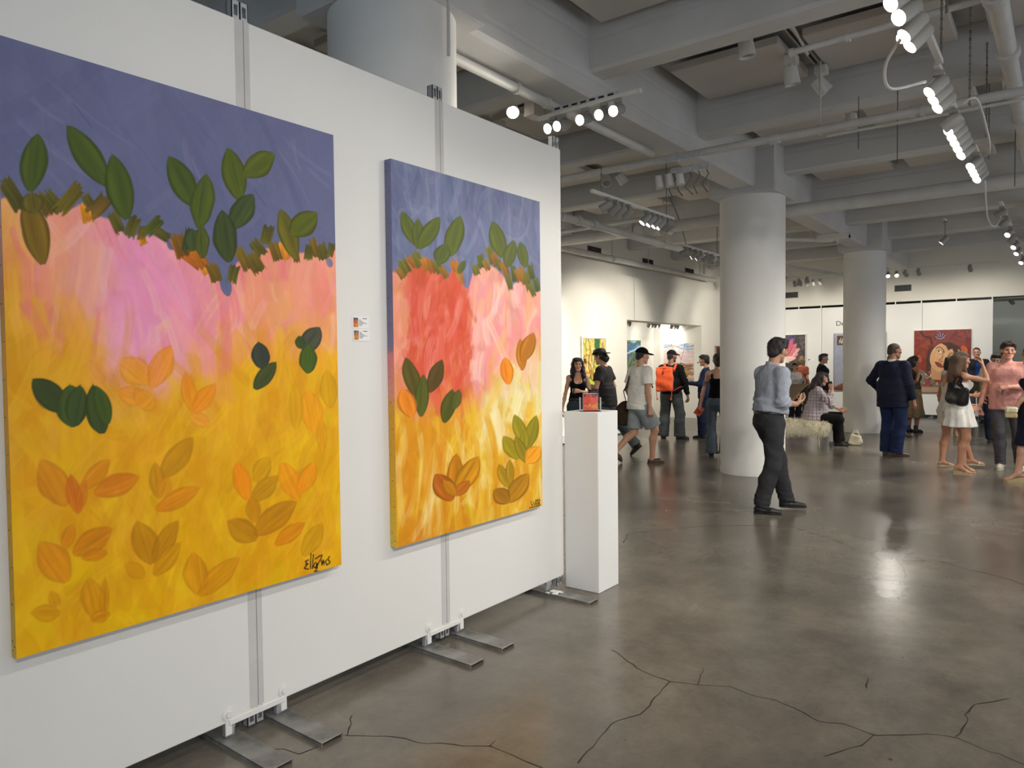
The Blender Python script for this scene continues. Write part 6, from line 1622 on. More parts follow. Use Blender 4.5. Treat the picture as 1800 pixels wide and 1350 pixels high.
# 8./9. two visitors in front of the flower painting ------------------------------------------------
f = person(-4.877, 16.937, 150, 'short person in a white T-shirt reading a white booklet before the flower painting', sex='f', H=1.37, skin=(206, 160, 136), res=.013, fres=.006, seed=8, head=(-.35, -.12, 0),
           hands={'R': dict(at=(.06, .25, 1.06), dir=(-.6, .7, .3), palm=(-.5, -.6, .5), curl=.5), 'L': dict(at=(-.10, .26, 1.10), dir=(.3, .75, .5), palm=(.6, -.6, .2), curl=.5)})
f.body(); f.hair('bob', H_BLACK, amp=.005); f.shirt(cloth('white_cotton', (232, 228, 220)), loose=.020, hem=.0, sleeve=.7, sl_loose=.022); f.trousers(cloth('dark_trousers', (48, 46, 48)), loose=.02); f.shoes(L_BLACK)
c = f.grip(0, .10, .02); t = held(f, tuple(c), 'booklet', 'white booklet held by the short person before the flower painting', 'booklet')
mb = MB(); mb.box((-.07, -.004, -.10), (.07, .004, .10), .001, Matrix.Rotation(-.35, 3, 'X'), (0, 0, 0)); mb.build('cover', flat_mat('booklet_cover', (220, 220, 216), .5), t)
mb = MB(); mb.box((-.035, -.0055, -.06), (.0, .0055, .05), 0, Matrix.Rotation(-.35, 3, 'X'), (0, 0, 0)); mb.build('print', flat_mat('booklet_print', (70, 66, 64), .6), t)
f = person(-5.05, 18.1, 30, 'person with curly fair hair in a rust top standing behind the short booklet reader', sex='f', H=1.53, skin=(190, 140, 116), res=.014, fres=.007, seed=9, head=(.6, 0, 0))
f.body(); f.hair('shaggy', H_CURLY, amp=.008, freq=70, vol=.012); f.shirt(cloth('rust', (142, 76, 54)), loose=.018, hem=-.05, sleeve=.6); f.trousers(cloth('olive_brown', (70, 64, 52)), loose=.02); f.shoes(L_BROWN)
# 10. man in dark pullover, profile ------------------------------------------------------------------
f = person(-4.133, 16.374, 84, 'person with short greying hair in a dark navy pullover looking right at the lilac painting', H=1.575, skin=(196, 150, 126), res=.013, fres=.006, seed=10, head=(-.02, .02, 0), hands={'R': dict(at=(.22, .02, .84)), 'L': dict(at=(-.22, .1, .86))})
f.body(); f.hair('short', H_SALT, amp=.003, vol=-.003); f.shirt(cloth('dark_navy_knit', (34, 38, 48)), loose=.022, hem=-.09, sleeve=1.95, collar=.03); f.trousers(cloth('dark_grey', (46, 46, 48)), loose=.02); f.shoes(L_BLACK)

# 11. seated visitor in plaid shirt ----------------------------------------------------------------
f = person(-3.22, 12.72, 88, 'person in a plaid shirt sitting on the fur bench with a phone at the ear', sex='f', H=1.60, build=1.26, skin=(200, 152, 126), res=.012, fres=.005, seed=11, head=(-.05, .16, 0), lean=.16,
           pelvis=(0, -.12, -.335), feet={'R': dict(at=(.10, .27), pole=None) if False else dict(at=(.10, .26)), 'L': dict(at=(-.11, .34))},
           hands={'R': dict(at=(.13, .17, 1.03), dir=(-.15, -.28, .9), palm=(-.85, .1, .1), curl=.45, pole=(.5, .9, -.9)), 'L': dict(at=(-.13, .30, .66), curl=.3)})
f.body()
f.hair('long', H_DKBROWN, amp=.008, extra=[('c', f.T((0, -.09, -.05)), f.T((.02, -.15, -.26)), .05, .035, .03)])
def plaid(V):
    x, y, z = V[:, 0], V[:, 1], V[:, 2]; h = np.arctan2(x, y + .10) * .19
    base = np.array([196, 188, 190]); c = np.repeat(base[None].astype(float), len(V), 0)
    for q, per in ((h, .052), (z, .052)):
        ph = (q / per) % 1; w = np.clip(1 - np.abs(ph - .5) / .22, 0, 1)[:, None]; c = c * (1 - .62 * w) + np.array([96, 72, 88]) * .62 * w
        ph2 = (q / per + .5) % 1; w = np.clip(1 - np.abs(ph2 - .5) / .07, 0, 1)[:, None]; c = c * (1 - .5 * w) + np.array([40, 36, 44]) * .5 * w
    return s2l_np(c)
f.shirt(attr_mat('plaid_cotton', .85, .2, 500, .1), loose=.028, hem=-.10, sleeve=1.62, sl_loose=.024, wr=.006, collar=.02, res=.009, color=plaid, extra=[('e', f.C(0, .05, .10), V3(.17, .16, .14), None, .06)])
f.trousers(cloth('black_stretch', (20, 20, 22)), loose=.016, rise=.04); f.shoes(leather('matte_black', (24, 23, 23), .55))
a = f.arms[1]; c = a['W'] + f.s * (a['d'] * .075 + a['n'] * .022)
t = held(f, tuple(c), 'phone', 'black phone held to the ear of the seated person in plaid', 'phone'); Rm = Matrix((Vector(np.cross(a['d'], a['n'])), Vector(a['n']), Vector(a['d']))).transposed()
mb = MB(); mb.box((-.034, -.004, -.07), (.034, .004, .075), .003)
for q in mb.bm.verts: q.co = Rm @ q.co
mb.build('handset', flat_mat('phone_black', (20, 20, 22), .25), t)
# bench with sheepskin, tote bag, tumbler on the floor
bx, by = -3.50, 12.46; brz = facing((bx, by), 90) + PI / 2 * 0
t = thing('bench', (bx, by, -.035), 'small bench with thin legs under the shaggy cream fur, by the seated person', 'bench', facing((bx, by), 0) + .0)
mb = MB(); mb.box((-.40, -.19, .30), (.40, .19, .345), .015); mb.build('seat', flat_mat('bench_cream', (206, 196, 170), .6), t)
for sx in (-1, 1):
    for sy in (-1, 1):
        mb = MB(); mb.tube([(sx * .27, sy * .13, .30), (sx * .30, sy * .16, .035)], .014, 8, r2=.009); mb.build('leg', flat_mat('pale_wood', (206, 194, 160), .5) if (sx, sy) != (1, 1) else flat_mat('dark_leg', (90, 80, 70), .5), t, True)
FUR = flat_mat('cream_fleece', (228, 220, 196), .9, nscale=30, nvar=.08, bscale=120, bstr=.5)
t = thing('fur_throw', (bx, by, .325), 'shaggy cream sheepskin draped over the bench', 'fur throw', facing((bx, by), 0))
def furskin():
    F = build_field([('b', V3(0, 0, .028), V3(.40, .19, .012), np.eye(3), .03, 0), ('b', V3(0, -.23, -.04), V3(.38, .008, .06), np.eye(3), .02, .05), ('b', V3(0, .23, -.04), V3(.38, .008, .06), np.eye(3), .02, .05), ('e', V3(-.08, 0, .05), V3(.22, .15, .045), None, .05)], .014)
    return surface_nets(F)
V, Fc, N = furskin(); V = V + N * wob(V, .008, 40, 12)[:, None]
mesh_np('hide', V, Fc, FUR, t)
rg = np.random.default_rng(5); pick = rg.choice(len(V), 7000); P0 = V[pick] + rg.normal(size=(7000, 3)) * .005; D = N[pick] + rg.normal(size=(7000, 3)) * .45; D[:, 2] -= .55; D /= np.linalg.norm(D, axis=1, keepdims=True); D2 = D + np.array([0, 0, -.7]) + rg.normal(size=D.shape) * .3; D2 /= np.linalg.norm(D2, axis=1, keepdims=True)
L = rg.uniform(.02, .042, (7000, 1)); side = np.cross(D, rg.normal(size=D.shape)); side /= np.linalg.norm(side, axis=1, keepdims=True); side *= .0035
vv = np.concatenate([P0 - side, P0 + side, P0 + D * L + side * .7, P0 + D * L - side * .7, P0 + D * L + D2 * L * .8 + side * .1, P0 + D * L + D2 * L * .8 - side * .1]); m = 7000; i = np.arange(m)
ff = np.concatenate([np.stack([i, i + m, i + 2 * m, i + 3 * m], 1), np.stack([i + 3 * m, i + 2 * m, i + 4 * m, i + 5 * m], 1)])
ob = mesh_np('fleece', vv, ff, FUR, t, True); ob['kind'] = 'stuff'
t = thing('tote_bag', (-2.77, 12.99, 0), 'cream cloth tote bag slumped on the floor beside the seated person', 'bag', facing((-2.77, 12.99), 0))
sdf_mesh('bag_body', [('b', V3(0, 0, .09), V3(.055, .05, .06), roty(.25), .03, 0), ('e', V3(.03, 0, .055), V3(.085, .08, .055), None, .05), ('cut', V3(0, 0, -1), V3(0, 0, .001))], cloth('cream_canvas', (206, 194, 170)), t, .011, disp=lambda V: wob(V, .007, 26, 14))
mb = MB(); mb.tube([(-.05, -.04, .14), (-.01, -.05, .25), (.04, -.05, .25), (.08, -.06, .16), (.11, -.06, .05)], .009, 6); mb.tube([(-.03, .03, .14), (.0, .03, .22), (.05, .03, .2), (.10, .0, .08)], .008, 6); mb.build('handle', cloth('cream_canvas', (206, 194, 170)), t, True)
t = thing('tumbler', (-2.99, 12.42, 0), 'empty clear tumbler standing on the floor by the seated person', 'cup')
mb = MB(); mb.lathe([(0, 0), (.030, 0), (.040, .10), (.037, .10), (.028, .008), (0, .008)], seg=24); mb.build('glass', M_CUP, t, 40)

# 12. man in the navy suit ------------------------------------------------------------------------
f = person(-2.01, 11.888, 24, 'person in a navy suit with cropped hair seen from behind near the second column', H=1.70, build=1.10, skin=(150, 106, 82), res=.012, fres=.0055, seed=12, head=(-.62, .04, 0), twist=0.0,
           feet={'L': dict(at=(-.12, .06), yaw=0), 'R': dict(at=(.08, -.06), yaw=-52)}, hands={'L': dict(at=(-.30, .22, 1.0), dir=(.3, .9, 0), palm=(.5, 0, -1), curl=.4, pole=(-1, -.6, -.3)), 'R': dict(at=(.31, .02, .80), curl=.4)})
f.body(); f.hair('buzz', H_BUZZ, amp=.001)
sdf_mesh('shirt_collar', [('g', [('c', f.C(0, -.02, .45), f.C(0, -.030, .57), .065, .060, 0), ('cut', f.Rc @ unit(V3(0, .35, 1)), f.C(0, 0, .515))], 0)], cloth('white_collar', (222, 220, 214)), f.root, .009)
SUIT = cloth('navy_suit', (26, 30, 48), rough=.75)
f.shirt(SUIT, loose=.030, hem=-.19, sleeve=1.94, sl_loose=.022, collar=.018, name='jacket', wr=.004); f.trousers(cloth('navy_suit_trousers', (30, 42, 74), rough=.75), loose=.024, flare=.018, wr=.004, hem=1.08); f.shoes(L_BROWN)
# 13. hidden woman with pointed boots -------------------------------------------------------------------
f = person(-2.50, 14.70, 84, 'person with dark hair and pointed brown boots almost hidden behind the navy suit', sex='f', H=1.55, skin=(190, 144, 118), res=.014, fres=.007, seed=13, feet={'R': dict(at=(.09, .16), yaw=-4), 'L': dict(at=(-.09, .02))})
f.body(); f.hair('bob', H_BLACK, amp=.004); f.shirt(cloth('dark_plum', (52, 40, 48)), loose=.02, hem=-.05, sleeve=1.9); f.trousers(cloth('dark_jeans', (40, 44, 56)), loose=.014); f.shoes(L_DKBROWN, kind='boot', toe=.22)
# 14. woman in olive skirt ----------------------------------------------------------------------------
f = person(-2.313, 15.716, 34, 'person with curly black hair, dark sleeveless top and khaki midi skirt before the red portrait', sex='f', H=1.50, build=1.1, skin=(150, 104, 82), res=.013, fres=.006, seed=14, head=(-.75, .05, 0),
           feet={'L': dict(at=(-.10, .02)), 'R': dict(at=(.10, -.02), yaw=-12)}, hands={'R': dict(at=(.02, -.20, 1.04), dir=(-.9, -.2, .1), palm=(0, 1, 0), curl=.4, pole=(1, -.5, 0)), 'L': dict(at=(-.18, .25, 1.1))})
f.body(); f.hair('shaggy', H_BLACK, amp=.012, freq=60, vol=.006, extra=[('c', f.T((0, -.07, -.02)), f.T((-.02, -.11, -.15)), .085, .07, .03)])
f.shirt(cloth('dark_olive', (56, 52, 42)), loose=.014, hem=.04, sleeve=0); f.skirt(cloth('khaki_skirt', (110, 98, 72)), [(-.60, .235, .20), (-.52, .245, .21), (-.3, .215, .18), (-.1, .19, .145), (.0, .186, .142), (.10, .164, .124)], (8, .07, .6)); f.shoes(L_BLACK, kind='boot')
# 15. woman in white dress -----------------------------------------------------------------------------
f = person(-1.026, 10.50, 62, 'person with long brown hair in a white mini dress, one arm raised to the brow', sex='f', H=1.50, build=1.04, skin=(196, 142, 112), res=.011, fres=.005, seed=15, head=(-.10, .03, 0), pelvis=(0, 0, .045),
           feet={'R': dict(at=(.10, -.05), yaw=-18, heel=.055, pitch=14), 'L': dict(at=(-.08, .10), yaw=-14, heel=.055, pitch=14)}, hands={'R': dict(at=(.13, .24, 1.60), dir=(-.35, .05, .9), palm=(-.6, -.6, .1), curl=.45, pole=(.5, 1, -.6)), 'L': dict(at=(-.18, .22, 1.0))})
f.body(bare_feet=True); f.hair('long', H_BROWN, amp=.006, freq=50, extra=[('c', f.T((0, -.08, .0)), f.T((.0, -.13, -.30)), .075, .06, .04)])
f.dress(cloth('white_linen', (238, 235, 228), rough=.9), hem=-.30, wide=.235, top=.35); f.sandals(L_TAN, wedge=.05, solemat=flat_mat('cork', (186, 160, 124), .8, nscale=60, nvar=.1))
bb = (.19, -.125, .89)
t = held(f, bb, 'shoulder_bag', 'black leather shoulder bag on the back of the person in the white dress', 'bag')
sdf_mesh('bag_body', [('g', [('c', V3(-.17, 0, .22), V3(-.11, 0, .07), .03, .07, 0), ('c', V3(-.11, 0, .07), V3(.09, 0, .055), .07, .075, .05), ('c', V3(.09, 0, .055), V3(.18, 0, .18), .075, .03, .05), ('e', V3(0, 0, .11), V3(.16, .06, .085), None, .05), ('sub', ('e', V3(0, .12, .1), V3(.3, .075, .3), None, 0), .02)], 0)], L_BLACK, t, .010, disp=lambda V: wob(V, .004, 26, 15))
for dy, k in ((-.02, .02), (.02, -.02)):
    strap_mesh('strap', L_BLACK, t, rel(f, bb, [(.03, -.135, 1.10), tuple(f.C(.06, -.145 + dy * .5, .28)), tuple(f.C(.09, -.10, .42)), tuple(f.C(.13, -.02, .480)), tuple(f.C(.20, -.12 + dy, .33)), (.36, -.13, 1.06)]), .030, .008, [(0, -1, 0), (0, -1, .2), (0, -.6, 1), (0, 0, 1), (.6, -1, .3), (.5, -1, 0)])
# 16. companion just behind ---------------------------------------------------------------------------------
f = person(-1.20, 11.14, 66, 'person with black hair, bare arms and flat sandals standing close behind the white dress', sex='f', H=1.50, build=1.05, skin=(188, 134, 104), res=.012, fres=.0055, seed=16, head=(.2, .03, 0),
           feet={'L': dict(at=(-.02, -.10), yaw=-4), 'R': dict(at=(.06, .30), yaw=-22)}, hands={'L': dict(at=(-.20, -.02, .86), curl=.5), 'R': dict(at=(.16, .27, 1.12), dir=(-.1, .95, .1), palm=(-.9, .0, .2), curl=.55, pole=(.8, -.6, -.6))})
f.body(bare_feet=True); f.hair('bob', H_BLACK, amp=.005); f.dress(cloth('ivory', (210, 200, 188)), hem=-.26, wide=.20, top=.37); f.sandals(L_CREAM)
a = f.arms[1]; c = a['W'] + f.s * (a['d'] * .085 + a['n'] * .040)
cup('drinking_cup', f, c, 'clear cup with an amber drink between the white dress and the pink polo', drink=flat_mat('amber_drink', (214, 176, 128), .2))
# 17. farther woman in pale lace skirt ----------------------------------------------------------------------
f = person(-1.64, 15.45, 200, 'person in a pale pink lace skirt glimpsed beyond the bare-armed companion', sex='f', H=1.48, skin=(196, 150, 124), res=.014, fres=.007, seed=17, feet={'L': dict(at=(-.09, .02), yaw=30), 'R': dict(at=(.09, 0))})
f.body(bare_feet=True); f.hair('bob', H_BLACK, amp=.004); f.shirt(cloth('pale_blouse', (206, 190, 186)), loose=.014, hem=.02, sleeve=.5); f.skirt(cloth('pink_lace', (214, 196, 194)), [(-.50, .22, .18), (-.2, .19, .15), (0, .168, .125), (.09, .142, .105)], (11, .05, 0)); f.sandals(L_CREAM)
# 18. smiling man ---------------------------------------------------------------------------------------------
f = person(-1.514, 18.639, 168, 'smiling person in a dark blazer over a blue shirt at the far panels', H=1.68, skin=(206, 156, 132), res=.013, fres=.0045, seed=18, head=(-.25, .04, .05), feet={'L': dict(at=(-.10, .12), yaw=-30), 'R': dict(at=(.10, 0))}, hands={'R': dict(at=(.10, .28, 1.05)), 'L': dict(at=(-.25, .1, .85))})
f.body(lips=(190, 130, 120)); f.hair('buzz', H_BUZZ, amp=.001); BLZ = cloth('dark_blazer', (34, 38, 48)); f.shirt(cloth('royal_blue', (36, 60, 108)), loose=.014, hem=.0, sleeve=0, collar=.03)
cutp = [('sub', ('e', f.C(0, .16, .20), V3(.06, .12, .30), f.Rc, 0), .01)]
f.shirt(BLZ, loose=.028, hem=-.16, sleeve=1.93, sl_loose=.02, name='blazer', extra=cutp); f.trousers(cloth('slate_denim', (62, 72, 84)), loose=.018); f.shoes(L_BLACK, toe=.2)
# 19. man in pink polo --------------------------------------------------------------------------------------------
f = person(-0.582, 11.283, 182, 'person with wavy brown hair in a pink polo shirt and grey trousers holding a glass', H=1.675, build=1.12, skin=(210, 152, 130), res=.011, fres=.0045, seed=19, head=(.24, .02, -.05),
           feet={'R': dict(at=(.06, .06), yaw=-6), 'L': dict(at=(-.15, .0))}, hands={'R': dict(at=(.31, .03, .84), curl=.55), 'L': dict(at=(-.02, .27, 1.13), dir=(.9, .25, -.12), palm=(.1, -.5, -.8), curl=.55, pole=(-.9, -.5, -.5))})
f.body(lips=(186, 112, 104), brow=(58, 42, 34)); f.hair('curly', hair_mat('chestnut', (58, 42, 34)), amp=.006, freq=80, vol=.003); POLO = cloth('pink_polo', (206, 148, 138), rough=.9)
sh = f.shirt(POLO, loose=.016, hem=-.13, sleeve=.72, sl_loose=.020, wr=.0045); f.collar(POLO, sh); f.trousers(cloth('grey_chino', (82, 80, 84)), loose=.012, wr=.0035); f.shoes(cloth('pale_knit_shoe', (186, 180, 164)), sole=M_SOLEW, kind='sneaker')
a = f.arms[0]; c = a['W'] + f.s * (a['d'] * .080 + a['n'] * .045)
cup('drinking_glass', f, c + V3(0, 0, -.012), 'stemless glass held by the person in the pink polo', r0=.024, r1=.036, h=.10)
# 20. person hidden behind the polo -------------------------------------------------------------------------------
f = person(-0.95, 14.70, 150, 'person with black hair in a white top and dark jeans behind the pink polo', H=1.55, skin=(196, 150, 124), res=.013, fres=.007, seed=20, head=(-.5, .3, 0), feet={'R': dict(at=(.10, .06), yaw=-24), 'L': dict(at=(-.08, -.12))}, lean=.08)
f.body(); f.hair('short', H_BLACK, amp=.004); f.shirt(cloth('white_shirt', (208, 204, 196)), loose=.022, hem=-.06, sleeve=1.6); f.trousers(cloth('indigo_jeans', (40, 44, 58)), loose=.018); f.shoes(L_DKBROWN, toe=.2)
bb = (.27, .04, .78)
t = held(f, bb, 'messenger_bag', 'olive green bag at the hip of the person behind the pink polo', 'bag')
sdf_mesh('bag_body', [('b', V3(0, 0, .15), V3(.05, .15, .10), rotx(.1), .03, 0)], cloth('olive_canvas', (92, 88, 66)), t, .012, disp=lambda V: wob(V, .006, 24, 20))
strap_mesh('strap', cloth('olive_canvas', (92, 88, 66)), t, rel(f, bb, [(.29, .12, 1.02), tuple(f.C(.20, .13, .30)), tuple(f.C(.13, .0, .49)), tuple(f.C(.20, -.13, .30)), (.29, -.06, 1.02)]), .035, .005, [(1, .5, 0), (.5, 1, 0), (0, 0, 1), (.5, -1, 0), (1, -.5, 0)])
# 21. older man at the right edge --------------------------------------------------------------------------------------
f = person(-0.56, 16.57, 200, 'older person with cropped grey hair at the right edge behind the pink polo', H=1.60, skin=(196, 146, 124), res=.014, fres=.006, seed=21)
f.body(); f.hair('buzz', H_GREY, amp=.001); f.shirt(cloth('grey_shirt', (96, 96, 100)), loose=.022, hem=-.1, sleeve=1.9); f.trousers(cloth('dark_slacks', (44, 44, 46)), loose=.02); f.shoes(L_BLACK)
# 22. woman in navy dress at the right edge --------------------------------------------------------------------------------
f = person(-0.285, 10.20, 268, 'person in a navy dress and gold slingbacks at the right edge of the picture', sex='f', H=1.55, build=1.1, skin=(214, 164, 140), res=.012, fres=.0055, seed=22, pelvis=(0, 0, .045), feet={'L': dict(at=(-.06, .15), heel=.055, pitch=14), 'R': dict(at=(.10, -.05), heel=.055, pitch=14)},
           hands={'L': dict(at=(-.08, .20, .93), dir=(.2, .9, -.3), palm=(.6, 0, -.6), curl=.5), 'R': dict(at=(.22, .1, .9))})
f.body(bare_feet=True); f.hair('bob', H_BROWN, amp=.004); f.dress(cloth('navy_dress', (28, 32, 50)), hem=-.50, wide=.21, top=.37, folds=(7, .04, 0)); f.sandals(L_GOLD, wedge=.05)
bb = (-.10, .20, .76); t = held(f, bb, 'clutch_bag', 'cream clutch bag held by the person in the navy dress', 'bag')
mb = MB(); mb.box((-.11, -.06, 0), (.11, .06, .05), .008); mb.build('bag_body', flat_mat('cream_gold', (190, 170, 120), .4), t)
mb = MB(); mb.box((-.112, -.062, .05), (.112, .062, .125), .02); mb.build('flap', leather('ivory', (214, 204, 172)), t)

# small stand of cards on the pedestal ---------------------------------------------------------------------------------------
t = thing('card_holder', (-2.42, 3.975, 1.146), 'clear acrylic holder standing on the white pedestal', 'card holder', .62)
ac = glass_mat('acrylic', (246, 248, 250), .03, 1.3)
mb = MB(); mb.box((-.068, -.035, 0), (.068, .035, .005), .001); mb.build('base', ac, t)
for sx in (-1, 1):
    mb = MB(); mb.box((sx * .066 - .002, -.03, .005), (sx * .066 + .002, .035, .09), .001); mb.build('side', ac, t)
mb = MB(); mb.box((-.064, .030, .005), (.064, .034, .085)); mb.build('back', ac, t)
cc = Canvas(.094, .108, 60, 70, 41); rg = cc.rg; cc.fill((206, 84, 62))
for i in range(120):
    u, v = rg.uniform(0, .094), rg.uniform(0, .108)
    c = [(96, 96, 116), (78, 80, 104), (60, 60, 60)][i % 3] if v > .088 else ([(206, 72, 40), (196, 62, 44)][i % 2] if u < .045 else [(206, 84, 92), (214, 96, 96)][i % 2]) if v > .055 else ([(190, 70, 62), (206, 96, 74)][i % 2] if v + u * .35 < .034 or v > .045 else [(206, 150, 70), (196, 136, 60)][i % 2])
    cc.stroke(u, v, .02, .008, rg.normal() * .4 + 1.2, c, .8)
for (u, v) in ((.018, .045), (.026, .034), (.03, .04), (.01, .09), (.035, .094), (.06, .09), (.08, .092), (.07, .086)): cc.stroke(u, v, .012, .006, 1.0, (52, 46, 52), .9)
t2 = thing('postcard_stack', (-2.42, 3.975, 1.152), 'stack of colourful cards with coral hills, standing in the acrylic holder', 'cards', .62)
mb = MB(); mb.box((-.048, -.020, 0), (.048, .022, .110), .003); mb.build('cards', flat_mat('card_edges', (206, 190, 180), .6), t2)
cc.mesh('front_card', M_PAINTED, t2, (-.047, -.0207, .001), (1, 0, 0), (0, 0, 1))

WIN_P, SIDE_P, SPOT_K, EXPO = 400, 30, 1.25, 0.05
# ------------------------------------------------------------------ pipes, tracks, cables
def pipe(name, pts, r, label, joints=(), cat='pipe', mat=None, hangers=(), seg=16):
    o = Vector(pts[0]); t = thing(name, tuple(o), label, cat)
    mb = MB(); mb.tube([Vector(p) - o for p in pts], r, seg); mb.build('run', mat or M_PIPE, t, True)
    for (p, ax, rr, ln) in joints:
        mb = MB(); p = Vector(p) - o; a = Vector(ax).normalized(); mb.lathe([(0, -ln / 2), (rr, -ln / 2), (rr, ln / 2), (0, ln / 2)], tuple(p), tuple(a), 18); mb.build('coupling', mat or M_PIPE, t, 40)
    for (p, top, rr) in hangers:
        mb = MB(); p = Vector(p) - o; mb.lathe([(rr + .004, -.012), (rr + .010, -.012), (rr + .010, .012), (rr + .004, .012)], tuple(p), (0, 1, 0) if abs((Vector(pts[1]) - Vector(pts[0])).y) > abs((Vector(pts[1]) - Vector(pts[0])).x) else (1, 0, 0), 16)
        mb.tube([p + Vector((0, 0, rr)), p + Vector((0, 0, top - (p.z + o.z)))], .007, 6); mb.build('hanger', M_PIPE, t, 40)
    return t
zc = ZC
pipe('conduit', [(-6.80, 6.62, 3.46), (XR, 6.74, 3.46)], .036, 'white conduit crossing under the girder in front of the first column', [((-2.10, 6.675, 3.46), (1, 0, 0), .046, .09), ((-1.0, 6.69, 3.46), (1, 0, 0), .05, .03), ((-.93, 6.69, 3.46), (1, 0, 0), .05, .03), ((-3.05, 6.66, 3.46), (1, 0, 0), .05, .05)],
     hangers=[((-1.71, 6.68, 3.46), 4.05, .036)], mat=M_PIPE)
pipe('hanging_conduit', [(-1.66, 6.69, 3.40), (.9, 6.70, 3.40)], .012, 'thin white conduit strapped under the crossing conduit')
pipe('sprinkler_pipe', [(-6.80, 9.88, 3.42), (XR, 9.82, 3.42)], .085, 'thick white pipe passing behind the first column', [((-4.95, 9.86, 3.42), (1, 0, 0), .115, .42), ((-4.62, 9.86, 3.42), (1, 0, 0), .12, .03), ((-5.2, 9.86, 3.42), (1, 0, 0), .12, .03), ((-5.0, 9.86, 3.42), (1, 0, 0), .125, .02)])
pipe('sprinkler_pipe', [(-6.6, 9.70, 3.53), (-4.7, 9.70, 3.56), (-4.66, 9.70, 3.50)], .035, 'thin white pipe lying along the thick pipe left of the first column')
pipe('sprinkler_pipe', [(-.37, -5.0, 3.68), (-.33, 18.0, 3.68)], .058, 'white sprinkler pipe running along the room at the right edge of the picture', [((-.355, 5.35, 3.68), (0, 1, 0), .078, .10), ((-.35, 6.4, 3.68), (0, 1, 0), .078, .12), ((-.35, 7.3, 3.68), (0, 1, 0), .07, .05), ((-.345, 8.3, 3.68), (0, 1, 0), .078, .12), ((-.34, 11, 3.68), (0, 1, 0), .078, .12)])
pipe('sprinkler_pipe', [(-1.6, 5.47, 3.70), (-.40, 5.47, 3.72)], .022, 'thin white branch pipe with a sprinkler head high on the right', [((-1.6, 5.47, 3.70), (1, 0, 0), .03, .03), ((-1.22, 5.47, 3.70), (1, 0, 0), .03, .03)])
pipe('sprinkler_pipe', [(-.34, 5.47, 3.72), (2.5, 5.47, 3.75)], .03, 'white branch pipe leaving the top right corner')
pipe('sprinkler_pipe', [(-4.98, 3.2, 3.265), (-5.0, 16.6, 3.265)], .05, 'white pipe running along the room left of the girder', [((-4.98, 8.3, 3.27), (0, 1, 0), .065, .10), ((-4.98, 7.9, 3.27), (0, 1, 0), .065, .08)], hangers=[((-4.98, 7.5, 3.27), 4.1, .05), ((-4.99, 10.4, 3.27), 4.1, .05)])
pipe('sprinkler_pipe', [(-6.88, -2, 3.40), (-6.88, 17.2, 3.40)], .055, 'white pipe along the top of the left wall', [((-6.88, 12.1, 3.40), (0, 1, 0), .065, .03), ((-6.88, 13.6, 3.40), (0, 1, 0), .065, .03)], hangers=[((-6.88, 12.15, 3.40), 4.15, .055), ((-6.88, 13.65, 3.40), 4.15, .055), ((-6.88, 16.3, 3.40), 4.15, .055)])
pipe('conduit', [(-3.275, 3.48, 3.515), (-3.275, 6.58, 3.515)], .036, 'white pipe clamped under the left edge of the girder', [((-3.275, 4.35, 3.515), (0, 1, 0), .046, .03), ((-3.275, 4.75, 3.515), (0, 1, 0), .044, .05)])
pipe('drain_pipe', [(-6.6, 15.9, 3.42), (-6.6, 15.9, 3.62), (-6.4, 16.1, 3.66), (-5.6, 16.6, 3.70), (-5.5, 16.7, 3.74), (-5.5, 16.7, 3.9)], .03, 'bent white pipe rising from the left wall pipe near the far end')
for (y0, lab) in ((17.0, 'first'), (17.7, 'second')):
    pass
def cable(pts, r, label, name='hanging_cable', mat=None):
    P_ = [Vector(p) for p in pts]
    if len(P_) > 2:      # slack leads hang in smooth curves
        Q = [P_[0]] + P_ + [P_[-1]]; P_ = []
        for i in range(1, len(Q) - 2):
            for k in range(8):
                t = k / 8; a, b, c, d = Q[i - 1], Q[i], Q[i + 1], Q[i + 2]
                P_.append(.5 * ((2 * b) + (c - a) * t + (2 * a - 5 * b + 4 * c - d) * t * t + (3 * b - a - 3 * c + d) * t ** 3))
        P_.append(Vector(pts[-1]))
    o = Vector(pts[0]); mb = MB(); mb.tube([p - o for p in P_], r, 6); ob = mb.build(name, mat or M_CABLE, None, True); ob.location = o
    return tag(ob, label, 'cable')
def chain(x, y, z0, z1, label):
    """hanging chain: alternating short links"""
    mb = MB(); n = int((z1 - z0) / .028)
    for i in range(n):
        z = (z1 - z0) / n * i; a = (i % 2) * PI / 2
        mb.box((-.007, -.0025, z), (.007, .0025, z + .024), 0, Matrix.Rotation(a + .5, 3, 'Z'), (0, 0, 0))
    ob = mb.build('hanging_chain', M_CHAIN); ob.location = (x, y, z0)
    return tag(ob, label, 'chain')
chain(-.50, 4.35, 3.24, 4.0, 'left of two chains holding the nearest track at top right'); chain(-.60, 5.0, 3.24, 4.0, 'chain holding the far end of the nearest track at top right')
chain(-.55, 6.05, 3.24, 4.0, 'chain above the near end of the five-spot track'); chain(-.52, 7.0, 3.24, 4.0, 'chain above the far end of the five-spot track')
chain(-.56, 7.8, 3.24, 4.0, 'chain above the four-spot track at right'); chain(-3.66, 6.25, 3.12, 3.42, 'bright chain holding the near end of the left hanging track')
cable([(-3.66, 7.72, 3.12), (-3.66, 7.72, 4.1)], .004, 'rod holding the far end of the left hanging track'); cable([(-4.47, 11.3, 3.15), (-4.47, 11.3, 4.1)], .006, 'rod above the track left of the first column')
cable([(-4.47, 10.1, 3.15), (-4.55, 10.06, 3.5), (-4.7, 10.02, 3.9)], .005, 'slanting cable at the near end of the track left of the first column')
cable([(-7.05, 13.36, 2.3), (-7.05, 13.36, 3.3)], .006, 'white cable running up the left wall above the alcove corner', mat=M_PIPE)
